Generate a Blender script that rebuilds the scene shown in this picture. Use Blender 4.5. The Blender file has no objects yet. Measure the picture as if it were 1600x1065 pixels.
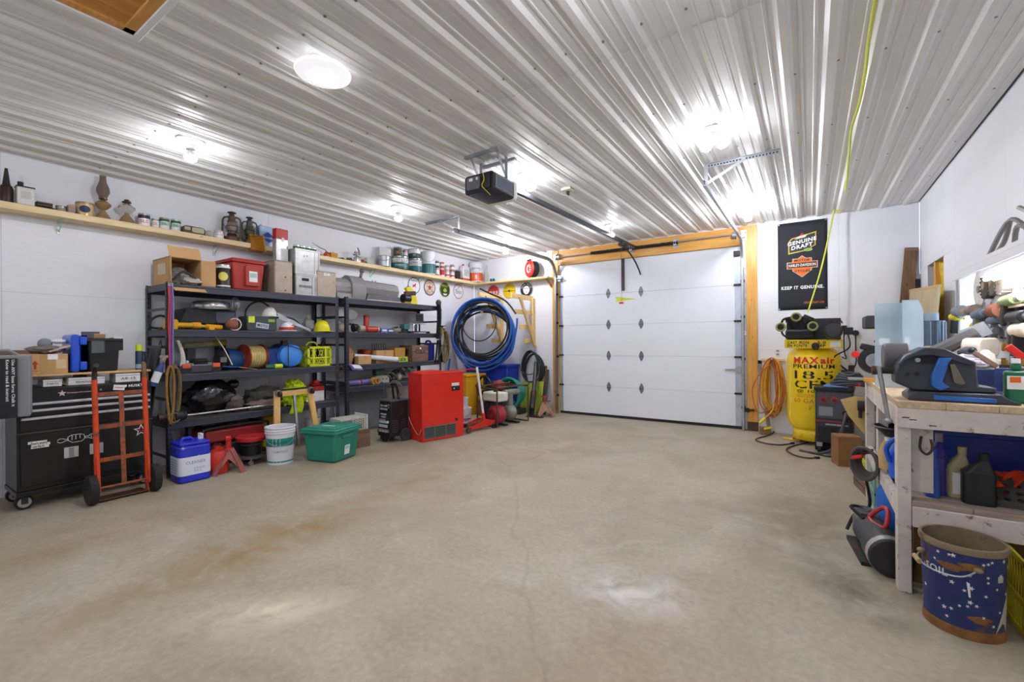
import bpy,bmesh,math,random
from mathutils import Vector as V,Matrix
random.seed(7)
SC = bpy.context.scene
COL = SC.collection
PI = math.pi

# ---------------------------------------------------------------- camera, world, exposure
FPX,YAW,PITCH,ROLL,CAMH = 700.82,-0.58582,0.00045,0.0072,1.40
def _axes():
    f = V((math.sin(YAW)*math.cos(PITCH),math.cos(YAW)*math.cos(PITCH),math.sin(PITCH)))
    r = V((math.cos(YAW),-math.sin(YAW),0)); d = -r.cross(f)
    c,s = math.cos(ROLL),math.sin(ROLL)
    return c*r+s*d,-s*r+c*d,f
RX,DN,FW = _axes()
cam = bpy.data.cameras.new('camera'); camo = bpy.data.objects.new('camera',cam); COL.objects.link(camo)
cam.sensor_width = 36; cam.sensor_fit = 'HORIZONTAL'; cam.lens = FPX*36/1600; cam.clip_start = .05
M4 = Matrix((RX,-DN,-FW)).transposed().to_4x4(); M4.translation = V((0,0,CAMH)); camo.matrix_world = M4
SC.camera = camo
W = bpy.data.worlds.new('world'); SC.world = W; W.use_nodes = True
W.node_tree.nodes['Background'].inputs[0].default_value = (.75,.85,1,1)
W.node_tree.nodes['Background'].inputs[1].default_value = 1.0
SC.view_settings.view_transform = 'Standard'; SC.view_settings.look = 'None'
SC.view_settings.gamma = 1; SC.view_settings.use_curve_mapping = False
SC.view_settings.exposure = 2.70
SC.cycles.diffuse_bounces = 8; SC.cycles.max_bounces = 14; SC.cycles.transmission_bounces = 8
LAMP = 62.0          # emission of each ceiling bulb
TUBE = 4.5           # emission of the fluorescent tube over the bench

def AT(u,v,x=None,y=None,z=None):
    """world point seen at photo position (u, v) on a real plane x=, y= or z="""
    r = RX*((u-800)/FPX) + DN*((v-532.5)/FPX) + FW
    if x is not None: t = x/r.x
    elif y is not None: t = y/r.y
    else: t = (z-CAMH)/r.z
    return V((0,0,CAMH)) + r*t
def LY(u,x): return AT(u,532,x=x).y          # depth along a side wall
def LZ(u,v,x): return AT(u,v,x=x).z
def BX(u,y): return AT(u,532,y=y).x
def BZ(u,v,y): return AT(u,v,y=y).z

# ---------------------------------------------------------------- materials
def lin(h):
    if not isinstance(h,str): return tuple(h)
    h = h.lstrip('#'); o = []
    for i in (0,2,4):
        c = int(h[i:i+2],16)/255
        o.append(c/12.92 if c <= .04045 else ((c+.055)/1.055)**2.4)
    return tuple(o)
_mats = {}
def mat(name,color,rough=.5,metal=0,var=.12,scale=9,rust=0,rustcol='#6b4428',bump=0,bscale=60,alpha=1,trans=0,emit=0,ior=1.45,stretch=None,coat=0,rscale=4,sheen=0,emitcol=None):
    if name in _mats: return _mats[name]
    m = bpy.data.materials.new(name); m.use_nodes = True; _mats[name] = m
    nt = m.node_tree; N = nt.nodes; L = nt.links; b = N['Principled BSDF']
    c = lin(color)
    b.inputs['Base Color'].default_value = (*c,1); b.inputs['Roughness'].default_value = rough; b.inputs['Metallic'].default_value = metal
    b.inputs['IOR'].default_value = ior
    if coat: b.inputs['Coat Weight'].default_value = coat
    if alpha < 1: b.inputs['Alpha'].default_value = alpha
    if trans: b.inputs['Transmission Weight'].default_value = trans
    if emit:
        b.inputs['Emission Color'].default_value = (*lin(emitcol or color),1); b.inputs['Emission Strength'].default_value = emit
    if var or rust or bump:
        tc = N.new('ShaderNodeTexCoord'); mp = N.new('ShaderNodeMapping'); L.new(tc.outputs['Object'],mp.inputs[0])
        if stretch: mp.inputs['Scale'].default_value = stretch
    out = None
    if var:
        n = N.new('ShaderNodeTexNoise'); n.inputs['Scale'].default_value = scale; n.inputs['Detail'].default_value = 5; n.inputs['Roughness'].default_value = .65
        L.new(mp.outputs[0],n.inputs[0])
        r = N.new('ShaderNodeValToRGB'); e = r.color_ramp.elements
        e[0].position = .3; e[1].position = .7
        e[0].color = (*[max(0,k*(1-var)) for k in c],1); e[1].color = (*[min(1,k*(1+var)) for k in c],1)
        L.new(n.outputs[0],r.inputs[0]); out = r.outputs[0]
    if rust:
        n = N.new('ShaderNodeTexNoise'); n.inputs['Scale'].default_value = rscale; n.inputs['Detail'].default_value = 8; n.inputs['Roughness'].default_value = .7
        L.new(mp.outputs[0],n.inputs[0])
        r = N.new('ShaderNodeValToRGB'); e = r.color_ramp.elements
        e[0].position = .62-rust*.3; e[1].position = .70-rust*.25
        L.new(n.outputs[0],r.inputs[0])
        mx = N.new('ShaderNodeMix'); mx.data_type = 'RGBA'
        L.new(r.outputs[0],mx.inputs[0])
        if out: L.new(out,mx.inputs[6])
        else: mx.inputs[6].default_value = (*c,1)
        mx.inputs[7].default_value = (*lin(rustcol),1); out = mx.outputs[2]
    if out: L.new(out,b.inputs['Base Color'])
    if bump:
        n = N.new('ShaderNodeTexNoise'); n.inputs['Scale'].default_value = bscale; n.inputs['Detail'].default_value = 4
        L.new(mp.outputs[0],n.inputs[0])
        bp = N.new('ShaderNodeBump'); bp.inputs['Strength'].default_value = bump; bp.inputs['Distance'].default_value = .01
        L.new(n.outputs[0],bp.inputs['Height']); L.new(bp.outputs[0],b.inputs['Normal'])
    return m
def wood(name,c1,c2,axis='y',scale=6,rough=.6,var=1):
    """long grain along one axis of the object"""
    if name in _mats: return _mats[name]
    m = bpy.data.materials.new(name); m.use_nodes = True; _mats[name] = m
    nt = m.node_tree; N = nt.nodes; L = nt.links; b = N['Principled BSDF']; b.inputs['Roughness'].default_value = rough
    tc = N.new('ShaderNodeTexCoord'); mp = N.new('ShaderNodeMapping'); L.new(tc.outputs['Object'],mp.inputs[0])
    s = [scale*4]*3; s['xyz'.index(axis)] = scale*.3; mp.inputs['Scale'].default_value = s
    n = N.new('ShaderNodeTexNoise'); n.inputs['Scale'].default_value = 1; n.inputs['Detail'].default_value = 6; n.inputs['Distortion'].default_value = 1.2
    L.new(mp.outputs[0],n.inputs[0])
    r = N.new('ShaderNodeValToRGB'); e = r.color_ramp.elements; e[0].position = .32; e[1].position = .68
    e[0].color = (*lin(c1),1); e[1].color = (*lin(c2),1)
    L.new(n.outputs[0],r.inputs[0])
    v = N.new('ShaderNodeTexVoronoi'); v.inputs['Scale'].default_value = 5
    mp2 = N.new('ShaderNodeMapping'); L.new(tc.outputs['Object'],mp2.inputs[0]); s2 = [1.6]*3; s2['xyz'.index(axis)] = .7; mp2.inputs['Scale'].default_value = s2
    L.new(mp2.outputs[0],v.inputs[0])
    r2 = N.new('ShaderNodeValToRGB'); e = r2.color_ramp.elements; e[0].position = .05; e[1].position = .11; e[0].color = (1,1,1,1); e[1].color = (0,0,0,1)
    L.new(v.outputs[0],r2.inputs[0])
    mx = N.new('ShaderNodeMix'); mx.data_type = 'RGBA'; L.new(r2.outputs[0],mx.inputs[0]); L.new(r.outputs[0],mx.inputs[6])
    mx.inputs[7].default_value = (*[k*.45 for k in lin(c1)],1)
    L.new(mx.outputs[2],b.inputs['Base Color'])
    return m

# ---------------------------------------------------------------- geometry
class G:
    def __init__(s): s.v = []; s.f = []; s.mi = []; s.m = 0; s.T = None
    def add(s,vs,fs):
        o = len(s.v)
        s.v += [tuple(s.T @ V(p)) if s.T else tuple(p) for p in vs]
        s.f += [tuple(i+o for i in f) for f in fs]; s.mi += [s.m]*len(fs); return s
    def box(s,x0,x1,y0,y1,z0,z1):
        vs = [(x,y,z) for z in (z0,z1) for y in (y0,y1) for x in (x0,x1)]
        return s.add(vs,[(0,2,3,1),(4,5,7,6),(0,1,5,4),(2,6,7,3),(0,4,6,2),(1,3,7,5)])
    def cb(s,c,d,R=None):
        """box by centre and full size, optional rotation (euler radians)"""
        h = [k/2 for k in d]
        vs = [V((x*h[0],y*h[1],z*h[2])) for z in (-1,1) for y in (-1,1) for x in (-1,1)]
        if R:
            from mathutils import Euler
            Q = Euler(R).to_matrix(); vs = [Q @ p for p in vs]
        vs = [p+V(c) for p in vs]
        return s.add(vs,[(0,2,3,1),(4,5,7,6),(0,1,5,4),(2,6,7,3),(0,4,6,2),(1,3,7,5)])
    def bar(s,p,q,w,t,up=(0,0,1)):
        """rectangular bar from p to q, w across, t along up"""
        p,q = V(p),V(q); d = (q-p).normalized(); u = V(up)
        a = d.cross(u)
        if a.length < 1e-4: a = d.cross(V((1,0,0)))
        a.normalize(); b = a.cross(d).normalized()
        vs = [e+a*(i*w/2)+b*(j*t/2) for e in (p,q) for j in (-1,1) for i in (-1,1)]
        return s.add(vs,[(0,1,3,2),(4,6,7,5),(0,4,5,1),(2,3,7,6),(0,2,6,4),(1,5,7,3)])
    def taper(s,x0,x1,y0,y1,z0,z1,k,ky=None):
        """box whose bottom is scaled by k about its centre"""
        ky = k if ky is None else ky; cx,cy = (x0+x1)/2,(y0+y1)/2
        vs = []
        for z,a,b in ((z0,k,ky),(z1,1,1)):
            vs += [(cx+(x-cx)*a,cy+(y-cy)*b,z) for y in (y0,y1) for x in (x0,x1)]
        return s.add(vs,[(0,2,3,1),(4,5,7,6),(0,1,5,4),(2,6,7,3),(0,4,6,2),(1,3,7,5)])
    def cyl(s,p,q,r,r2=None,n=16,caps=True):
        p,q = V(p),V(q); r2 = r if r2 is None else r2
        d = (q-p).normalized(); a = d.orthogonal().normalized(); b = d.cross(a)
        vs = [c+a*(k*math.cos(2*PI*i/n))+b*(k*math.sin(2*PI*i/n)) for c,k in ((p,r),(q,r2)) for i in range(n)]
        fs = [(i,(i+1) % n,n+(i+1) % n,n+i) for i in range(n)]
        if caps: fs += [tuple(range(n))[::-1],tuple(range(n,2*n))]
        return s.add(vs,fs)
    def lathe(s,prof,c=(0,0,0),n=24,ax=(0,0,1),close=True,sx=1,sy=1):
        c = V(c); d = V(ax).normalized()
        a = V((1,0,0)) if abs(d.z) > .99 else V((0,0,1)).cross(d).normalized()
        b = d.cross(a); vs = []
        for r,z in prof:
            vs += [c+d*z+a*(r*sx*math.cos(2*PI*i/n))+b*(r*sy*math.sin(2*PI*i/n)) for i in range(n)]
        fs = []
        for k in range(len(prof)-1):
            fs += [(k*n+i,k*n+(i+1) % n,(k+1)*n+(i+1) % n,(k+1)*n+i) for i in range(n)]
        if close:
            if prof[0][0] > 1e-6: fs.append(tuple(range(n))[::-1])
            if prof[-1][0] > 1e-6: fs.append(tuple(range((len(prof)-1)*n,len(prof)*n)))
        return s.add(vs,fs)
    def tube(s,pts,r,n=8,closed=False,caps=True):
        pts = [V(p) for p in pts]; m = len(pts); vs = []
        rr = r if isinstance(r,(list,tuple)) else [r]*m
        t = (pts[1]-pts[0]).normalized(); a = t.orthogonal().normalized()
        for i,p in enumerate(pts):
            if closed: t = (pts[(i+1) % m]-pts[i-1])
            else: t = pts[min(i+1,m-1)]-pts[max(i-1,0)]
            if t.length < 1e-9: t = V((0,0,1))
            t.normalize(); a = (a-t*a.dot(t))
            a = t.orthogonal() if a.length < 1e-6 else a
            a.normalize(); b = t.cross(a)
            vs += [p+a*(rr[i]*math.cos(2*PI*k/n))+b*(rr[i]*math.sin(2*PI*k/n)) for k in range(n)]
        fs = []
        for i in range(m if closed else m-1):
            j = (i+1) % m
            fs += [(i*n+k,i*n+(k+1) % n,j*n+(k+1) % n,j*n+k) for k in range(n)]
        if caps and not closed: fs += [tuple(range(n))[::-1],tuple(range((m-1)*n,m*n))]
        return s.add(vs,fs)
    def prism(s,poly,h0,h1,pl='xy'):
        """polygon extruded: pl names its two axes, h along the third"""
        n = len(poly)
        def P(a,b,h): return {'xy': (a,b,h),'xz': (a,h,b),'yz': (h,a,b)}[pl]
        vs = [P(a,b,h) for h in (h0,h1) for a,b in poly]
        fs = [tuple(range(n))[::-1],tuple(range(n,2*n))]+[(i,(i+1) % n,n+(i+1) % n,n+i) for i in range(n)]
        return s.add(vs,fs)
    def ball(s,c,r,n=14,m=8,z0=-1,z1=1):
        r = (r,r,r) if not isinstance(r,(tuple,list)) else r
        a0,a1 = math.asin(z0),math.asin(z1); vs = []
        for j in range(m+1):
            a = a0+(a1-a0)*j/m; k = max(math.cos(a),1e-4)
            vs += [(c[0]+r[0]*k*math.cos(2*PI*i/n),c[1]+r[1]*k*math.sin(2*PI*i/n),c[2]+r[2]*math.sin(a)) for i in range(n)]
        fs = [(j*n+i,j*n+(i+1) % n,(j+1)*n+(i+1) % n,(j+1)*n+i) for j in range(m) for i in range(n)]
        fs += [tuple(range(n))[::-1],tuple(range(m*n,(m+1)*n))]
        return s.add(vs,fs)
    def quad(s,a,b,c,d): return s.add([a,b,c,d],[(0,1,2,3)])
    def grid(s,fn,nu,nv):
        vs = [fn(i/nu,j/nv) for j in range(nv+1) for i in range(nu+1)]
        return s.add(vs,[(j*(nu+1)+i,j*(nu+1)+i+1,(j+1)*(nu+1)+i+1,(j+1)*(nu+1)+i) for j in range(nv) for i in range(nu)])
    def obj(s,name,m,parent=None,loc=None,rz=0,bev=0,smooth=35,solid=0,sub=0,seg=2,rot=None):
        me = bpy.data.meshes.new(name); me.from_pydata([tuple(p) for p in s.v],[],s.f)
        for k in (m if isinstance(m,(list,tuple)) else [m]): me.materials.append(k)
        if isinstance(m,(list,tuple)): me.polygons.foreach_set('material_index',s.mi)
        bm = bmesh.new(); bm.from_mesh(me); bmesh.ops.recalc_face_normals(bm,faces=bm.faces); bm.to_mesh(me); bm.free()
        if smooth:
            me.polygons.foreach_set('use_smooth',[True]*len(me.polygons)); me.set_sharp_from_angle(angle=math.radians(smooth))
        o = bpy.data.objects.new(name,me); COL.objects.link(o)
        if parent: o.parent = parent
        if loc is not None: o.location = loc
        if rot: o.rotation_euler = rot
        elif rz: o.rotation_euler = (0,0,rz)
        if solid:
            d = o.modifiers.new('solid','SOLIDIFY'); d.thickness = solid; d.offset = 0
        if sub:
            d = o.modifiers.new('sub','SUBSURF'); d.levels = d.render_levels = sub
        if bev:
            d = o.modifiers.new('bevel','BEVEL'); d.width = bev; d.segments = seg; d.limit_method = 'ANGLE'; d.angle_limit = math.radians(40)
        return o
def sm(pts,k=6,closed=False):
    """Catmull-Rom curve through points"""
    pts = [V(p) for p in pts]; n = len(pts); out = []
    for i in range(n if closed else n-1):
        p = [pts[(i+j) % n] if closed else pts[min(max(i+j,0),n-1)] for j in (-1,0,1,2)]
        for q in range(k):
            t = q/k
            out.append(.5*((2*p[1])+(p[2]-p[0])*t+(2*p[0]-5*p[1]+4*p[2]-p[3])*t*t+(3*p[1]-p[0]-3*p[2]+p[3])*t**3))
    if not closed: out.append(pts[-1])
    return out
def arc(c,r,a0,a1,n=12,pl='xy'):
    o = []
    for i in range(n+1):
        a = math.radians(a0+(a1-a0)*i/n); x,y = r*math.cos(a),r*math.sin(a)
        o.append(V(c)+V({'xy': (x,y,0),'xz': (x,0,y),'yz': (0,x,y)}[pl]))
    return o
def rrect(x0,x1,y0,y1,r,n=4):
    o = []
    for cx,cy,a in ((x1-r,y1-r,0),(x0+r,y1-r,90),(x0+r,y0+r,180),(x1-r,y0+r,270)):
        for i in range(n+1):
            t = math.radians(a+90*i/n); o.append((cx+r*math.cos(t),cy+r*math.sin(t)))
    return o
def tag(o,label,cat=None,group=None,kind=None):
    if label: o['label'] = label
    if cat: o['category'] = cat
    if group: o['group'] = group
    if kind: o['kind'] = kind
    return o
def thing(name,label,cat,loc=(0,0,0),rz=0,group=None,rot=None):
    o = bpy.data.objects.new(name,None); COL.objects.link(o); o.location = loc
    o.rotation_euler = rot if rot else (0,0,rz); o.empty_display_size = .05
    return tag(o,label,cat,group)
def kids(o): return [c for c in COL.objects if c.parent == o]
def dup(o,loc,rz=None,label=None,group=None):
    c = o.copy(); COL.objects.link(c); c.location = loc
    if rz is not None: c.rotation_euler = (0,0,rz)
    if label: c['label'] = label
    if group: c['group'] = group
    for k in o.children:
        d = k.copy(); COL.objects.link(d); d.parent = c
        for q in k.children:
            e = q.copy(); COL.objects.link(e); e.parent = d
    return c
def struct(o): o['kind'] = 'structure'; return o
def lettering(parent,s,m,org,xd,yd,h,w=None,bold=0,shear=0,fn=None,name='lettering',align='c',ext=.0008):
    """flat print: text of cap height h centred at org (align c) or starting there (l), along xd, up yd; fn maps (x, y, lift) to a point on a curved surface"""
    cu = bpy.data.curves.new(name,'FONT'); cu.body = s; cu.size = 1; cu.resolution_u = 2; cu.offset = bold; cu.shear = shear; cu.space_character = 1+bold*4; cu.space_line = .85
    t = bpy.data.objects.new(name,cu); me0 = t.to_mesh()
    vs = [V(p.co) for p in me0.vertices]; fs = [tuple(p.vertices) for p in me0.polygons]
    t.to_mesh_clear(); bpy.data.objects.remove(t); bpy.data.curves.remove(cu)
    if not vs: return None
    xs = [p.x for p in vs]; ys = [p.y for p in vs]; x0,x1 = min(xs),max(xs); y0,y1 = min(ys),max(ys)
    lines = s.count('\n')+1
    ky = h/(y1-y0); kx = (w/(x1-x0)) if w else ky
    ox = (x0+x1)/2 if align == 'c' else x0; oy = (y0+y1)/2 if align == 'c' else y0
    g = G()
    if fn: g.add([fn((p.x-ox)*kx,(p.y-oy)*ky,ext) for p in vs],fs)
    else:
        O,X,Y = V(org),V(xd).normalized(),V(yd).normalized(); Z = X.cross(Y)
        g.add([O+X*((p.x-ox)*kx)+Y*((p.y-oy)*ky)+Z*ext for p in vs],fs)
    return g.obj(name,m,parent,smooth=0)
def bent(parent,name,m,poly,fn,lift,nsub=0):
    g = G(); n = len(poly); cx,cy = sum(p[0] for p in poly)/n,sum(p[1] for p in poly)/n; K = (1,.8,.6,.4,.2)
    g.add([fn(cx+(x-cx)*k,cy+(y-cy)*k,lift) for k in K for x,y in poly]+[fn(cx,cy,lift)],[(j*n+i,j*n+(i+1) % n,(j+1)*n+(i+1) % n,(j+1)*n+i) for j in range(4) for i in range(n)]+[(4*n+i,4*n+(i+1) % n,5*n) for i in range(n)])
    return g.obj(name,m,parent,smooth=0)
def star(cx,cy,r,k=.42,n=5,a0=90):
    return [(cx+(r if i % 2 == 0 else r*k)*math.cos(math.radians(a0+i*180/n)),cy+(r if i % 2 == 0 else r*k)*math.sin(math.radians(a0+i*180/n))) for i in range(2*n)]
# ---------------------------------------------------------------- common materials
XL,XR,YB,YF,ZC = -6.17,1.20,7.80,-2.30,3.18
WHITE = mat('white_plastic','#e4e4e2',.4,var=.04)
BLACK = mat('black_plastic','#1c1c1f',.45,var=.2)
DKGREY = mat('dark_grey_plastic','#3a3c41',.5)
GREY = mat('grey_plastic','#85878a',.5)
STEEL = mat('galvanised_steel','#a9adb2',.38,.85,var=.18,scale=14)
CHROME = mat('bright_chrome','#d5d7da',.15,1,var=.05)
IRON = mat('dark_iron','#3b3835',.55,.6,var=.3,rust=.25,rscale=8)
RUSTY = mat('rusty_steel','#5d4a3c',.7,.4,var=.35,rust=.5,rscale=9)
RUBBER = mat('black_rubber','#202021',.75,var=.15,bump=.2)
BRASS = mat('brass_metal','#b08d43',.3,.9)
CARD = mat('brown_cardboard','#c09868',.85,var=.08,scale=5)
PAPER = mat('white_paper_label','#e6e6e2',.7,var=.03)
REDP = mat('red_paint','#d8281c',.35,var=.08,coat=.2)
YELLOW = mat('yellow_plastic','#d9cf22',.45,var=.1)
BLUE = mat('blue_plastic','#1f55c4',.4,var=.12)
PINE = wood('pine_board','#d9bb83','#ead3a3','y')
PINEX = wood('pine_board_across','#d6b57a','#e8cf9c','x')
PINEZ = wood('pine_upright','#d2ac6c','#e3c68e','z')
AMBER = wood('varnished_post','#c98d35','#dca956','z',rough=.4)
AMBERX = wood('varnished_beam','#c98d35','#dca956','x',rough=.4)
PINK = mat('print_red','#c8202a',.6,var=0)
INK = mat('print_black','#151517',.6,var=0)
PWHITE = mat('print_white','#eeeeee',.6,var=0)
PYEL = mat('print_yellow','#e8d22c',.6,var=0)
PGREEN = mat('print_green','#1f6a3c',.6,var=0)
PORANGE = mat('print_orange','#e2701e',.6,var=0)
PBLUE = mat('print_blue','#2d4f9e',.6,var=0)
PTEAL = mat('print_teal','#1d8a80',.6,var=0)

# floor: poured concrete with stains, pale patches, a painted sheen and hairline cracks
def floor_mat():
    m = bpy.data.materials.new('stained_concrete'); m.use_nodes = True
    nt = m.node_tree; N = nt.nodes; L = nt.links; b = N['Principled BSDF']
    tc = N.new('ShaderNodeTexCoord')
    def noise(sc,det,dist=0,st=None,w=0):
        mp = N.new('ShaderNodeMapping'); L.new(tc.outputs['Object'],mp.inputs[0])
        if st: mp.inputs['Scale'].default_value = st
        mp.inputs['Location'].default_value = (w,w*1.7,0)
        n = N.new('ShaderNodeTexNoise'); n.inputs['Scale'].default_value = sc; n.inputs['Detail'].default_value = det; n.inputs['Distortion'].default_value = dist; n.inputs['Roughness'].default_value = .62
        L.new(mp.outputs[0],n.inputs[0]); return n.outputs[0]
    def ramp(f,a,b_,ca,cb):
        r = N.new('ShaderNodeValToRGB'); e = r.color_ramp.elements; e[0].position = a; e[1].position = b_
        e[0].color = (*lin(ca),1); e[1].color = (*lin(cb),1); L.new(f,r.inputs[0]); return r.outputs[0]
    def mix(fac,a,b_,mode='MIX',k=None):
        x = N.new('ShaderNodeMix'); x.data_type = 'RGBA'; x.blend_type = mode
        if k is not None: x.inputs[0].default_value = k
        if fac is not None: L.new(fac,x.inputs[0])
        L.new(a,x.inputs[6])
        if isinstance(b_,str): x.inputs[7].default_value = (*lin(b_),1)
        else: L.new(b_,x.inputs[7])
        return x.outputs[2]
    base = ramp(noise(1.3,7,.6),.3,.7,'#a0967f','#b8af9c')
    c = mix(ramp(noise(.55,6,.8,(1,.6,1),3),.50,.68,'#000000','#b0b0b0'),base,'#a38a62')
    c = mix(ramp(noise(.9,8,1.2,None,9),.57,.70,'#000000','#909090'),c,'#d3cfc6')
    c = mix(ramp(noise(1.6,8,.9,None,21),.55,.72,'#000000','#a0a0a0'),c,'#8e8576')
    c = mix(None,c,ramp(noise(28,6),.25,.75,'#b4b4b4','#ffffff'),'MULTIPLY',.5)
    def stain_and_sheen(x,y,sx,sy,ang,col,k,sc):
        nonlocal c
        mp = N.new('ShaderNodeMapping'); L.new(tc.outputs['Object'],mp.inputs[0]); mp.vector_type = 'TEXTURE'; mp.inputs['Location'].default_value = (x,y,0); mp.inputs['Rotation'].default_value = (0,0,ang); mp.inputs['Scale'].default_value = (sx,sy,1)
        gr = N.new('ShaderNodeTexGradient'); gr.gradient_type = 'SPHERICAL'; L.new(mp.outputs[0],gr.inputs[0])
        m2 = N.new('ShaderNodeMath'); m2.operation = 'MULTIPLY'; L.new(gr.outputs[1],m2.inputs[0]); L.new(ramp(noise(sc,7,1),.35,.62,'#202020','#ffffff'),m2.inputs[1]); m3 = N.new('ShaderNodeMath'); m3.operation = 'MULTIPLY'; m3.inputs[1].default_value = k; m3.use_clamp = True; L.new(m2.outputs[0],m3.inputs[0]); c = mix(m3.outputs[0],c,col)
    stain_and_sheen(-3.2,1.75,.42,1.5,.05,'#8f744c',1.3,2.2); stain_and_sheen(-3.3,3.2,.3,.8,0,'#97805c',.8,3); stain_and_sheen(-.85,2.45,.42,.3,.2,'#d6d4d0',1.1,5); stain_and_sheen(-2.35,1.25,.5,.22,.9,'#cfc5ac',1.2,4); stain_and_sheen(-.05,3.9,.5,1.4,-.05,'#7d7262',1.0,3); stain_and_sheen(-.5,4.1,.8,.5,0,'#857a66',.8,3); stain_and_sheen(.2,3.1,.25,.5,.3,'#6a5f50',1.2,5); stain_and_sheen(-2.7,2.6,1.1,.4,.3,'#9a907c',.9,3)  # the small whitish patch is a glossy highlight painted into the colour
    v = N.new('ShaderNodeTexVoronoi'); v.feature = 'DISTANCE_TO_EDGE'; v.inputs['Scale'].default_value = .22
    mp = N.new('ShaderNodeMapping'); L.new(tc.outputs['Object'],mp.inputs[0]); mp.inputs['Location'].default_value = (1.3,2.1,0)
    nn = N.new('ShaderNodeTexNoise'); nn.inputs['Scale'].default_value = 2.5; nn.inputs['Detail'].default_value = 6; L.new(mp.outputs[0],nn.inputs[0])
    ad = N.new('ShaderNodeMix'); ad.data_type = 'RGBA'; ad.blend_type = 'LINEAR_LIGHT'; ad.inputs[0].default_value = .12
    L.new(mp.outputs[0],ad.inputs[6]); L.new(nn.outputs[1],ad.inputs[7]); L.new(ad.outputs[2],v.inputs[0])
    c = mix(ramp(v.outputs[0],.0005,.0022,'#777777','#000000'),c,'#5d5445')
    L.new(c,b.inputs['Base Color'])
    rr = N.new('ShaderNodeMapRange'); rr.inputs['To Min'].default_value = .42; rr.inputs['To Max'].default_value = .68; L.new(noise(1.1,5,.4,None,5),rr.inputs[0]); L.new(rr.outputs[0],b.inputs['Roughness'])
    bp = N.new('ShaderNodeBump'); bp.inputs['Strength'].default_value = .12; bp.inputs['Distance'].default_value = .01; L.new(noise(18,6),bp.inputs['Height']); L.new(bp.outputs[0],b.inputs['Normal'])
    return m
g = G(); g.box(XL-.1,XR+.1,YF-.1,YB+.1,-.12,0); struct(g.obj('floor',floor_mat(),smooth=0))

# walls: sheets of painted strand board with fine joints
WALL = mat('white_painted_board','#e2e4ea',.5,var=.02,scale=3,bump=.18,bscale=26,stretch=(1,.45,1))
JOINT = mat('board_joint','#b9b9bd',.8,var=0)
def wall(name,rects,to3,th=.012):
    """rects in wall coordinates (a0, a1, z0, z1), built as sheets 2 mm apart in front of a backing"""
    par = bpy.data.objects.new(name,None); COL.objects.link(par); struct(par)
    bg = G()
    for a0,a1,z0,z1 in rects:
        e = .0012; G_ = G()
        p = [to3(a0+e,0,z0+e),to3(a1-e,th,z1-e)]
        lo = [min(p[0][k],p[1][k]) for k in range(3)]; hi = [max(p[0][k],p[1][k]) for k in range(3)]
        G_.box(lo[0],hi[0],lo[1],hi[1],lo[2],hi[2]); G_.obj('wall_panel',WALL,par,smooth=0)
        p = [to3(a0,th*.35,z0),to3(a1,.1,z1)]
        lo = [min(p[0][k],p[1][k]) for k in range(3)]; hi = [max(p[0][k],p[1][k]) for k in range(3)]
        bg.box(lo[0],hi[0],lo[1],hi[1],lo[2],hi[2])
    bg.obj('backing',JOINT,par,smooth=0)
    return par
zs = [0,.62,1.89,ZC+.05]
ys = [YF,-1.6,.84,3.28,5.72,YB]
wall_left = wall('wall_left',[(ys[i],ys[i+1],zs[j],zs[j+1]) for i in range(5) for j in range(3)],lambda a,d,z: (XL-d,a,z))
wall('wall_front',[(XL+i*1.2283,XL+(i+1)*1.2283,zz[0],zz[1]) for i in range(6) for zz in ((0,1.6),(1.6,ZC+.05))],lambda a,d,z: (a,YF-d,z))
DX0,DX1,DZ = -4.07,-.88,2.87      # the vehicle door's opening
wall_back = wall('wall_back',[(XL,-5.2,0,1.9),(-5.2,DX0,0,1.9),(XL,-5.2,1.9,ZC+.05),(-5.2,DX0,1.9,ZC+.05),(DX0,DX1,DZ,ZC+.05),
                   (DX1,.35,0,1.24),(DX1,.35,1.24,1.95),(DX1,.35,1.95,ZC+.05),(.35,XR,0,1.24),(.35,XR,1.24,ZC+.05)],lambda a,d,z: (a,YB+d,z))
# side wall with a cut-out in the board and a window over the bench
CY0,CY1,CZ0,CZ1 = 6.55,7.35,.95,2.28
WY0,WY1,WZ0,WZ1 = 4.72,6.10,1.35,2.02
wall_right = wall('wall_right',[(YF,0,0,1.3),(0,2.4,0,1.3),(2.4,WY0,0,1.35),(WY0,WY1,0,WZ0),(WY1,CY0,0,CZ1),(CY0,CY1,0,CZ0),(CY1,YB,0,CZ1),
                    (YF,0,1.3,ZC+.05),(0,2.4,1.3,ZC+.05),(2.4,WY0,1.35,ZC+.05),(WY0,WY1,WZ1,ZC+.05),(WY1,CY0,CZ1,ZC+.05),(CY0,CY1,CZ1,ZC+.05),(CY1,YB,CZ1,ZC+.05)],
                  lambda a,d,z: (XR+d,a,z))
# the cut-out: studs and yellow insulation in the wall
INSUL = mat('yellow_insulation','#cdb73a',.95,var=.35,scale=18,bump=.8,bscale=35)
g = G(); g.box(XR+.10,XR+.14,CY0-.05,CY1+.05,CZ0-.05,CZ1+.05); g.obj('cavity_back',JOINT,wall_right)
g = G(); g.grid(lambda u,v: (XR+.06+.02*math.sin(u*17+v*5)*math.sin(v*11),CY0+.12+(CY1-CY0-.2)*u,CZ0+(CZ1-CZ0)*v),14,24); g.obj('insulation_batt',INSUL,wall_right)
for y in (CY0+.05,CY1-.30):
    g = G(); g.box(XR+.012,XR+.1,y-.04,y+.04,CZ0,CZ1); g.obj('stud',AMBER,wall_right,bev=.002)
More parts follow.
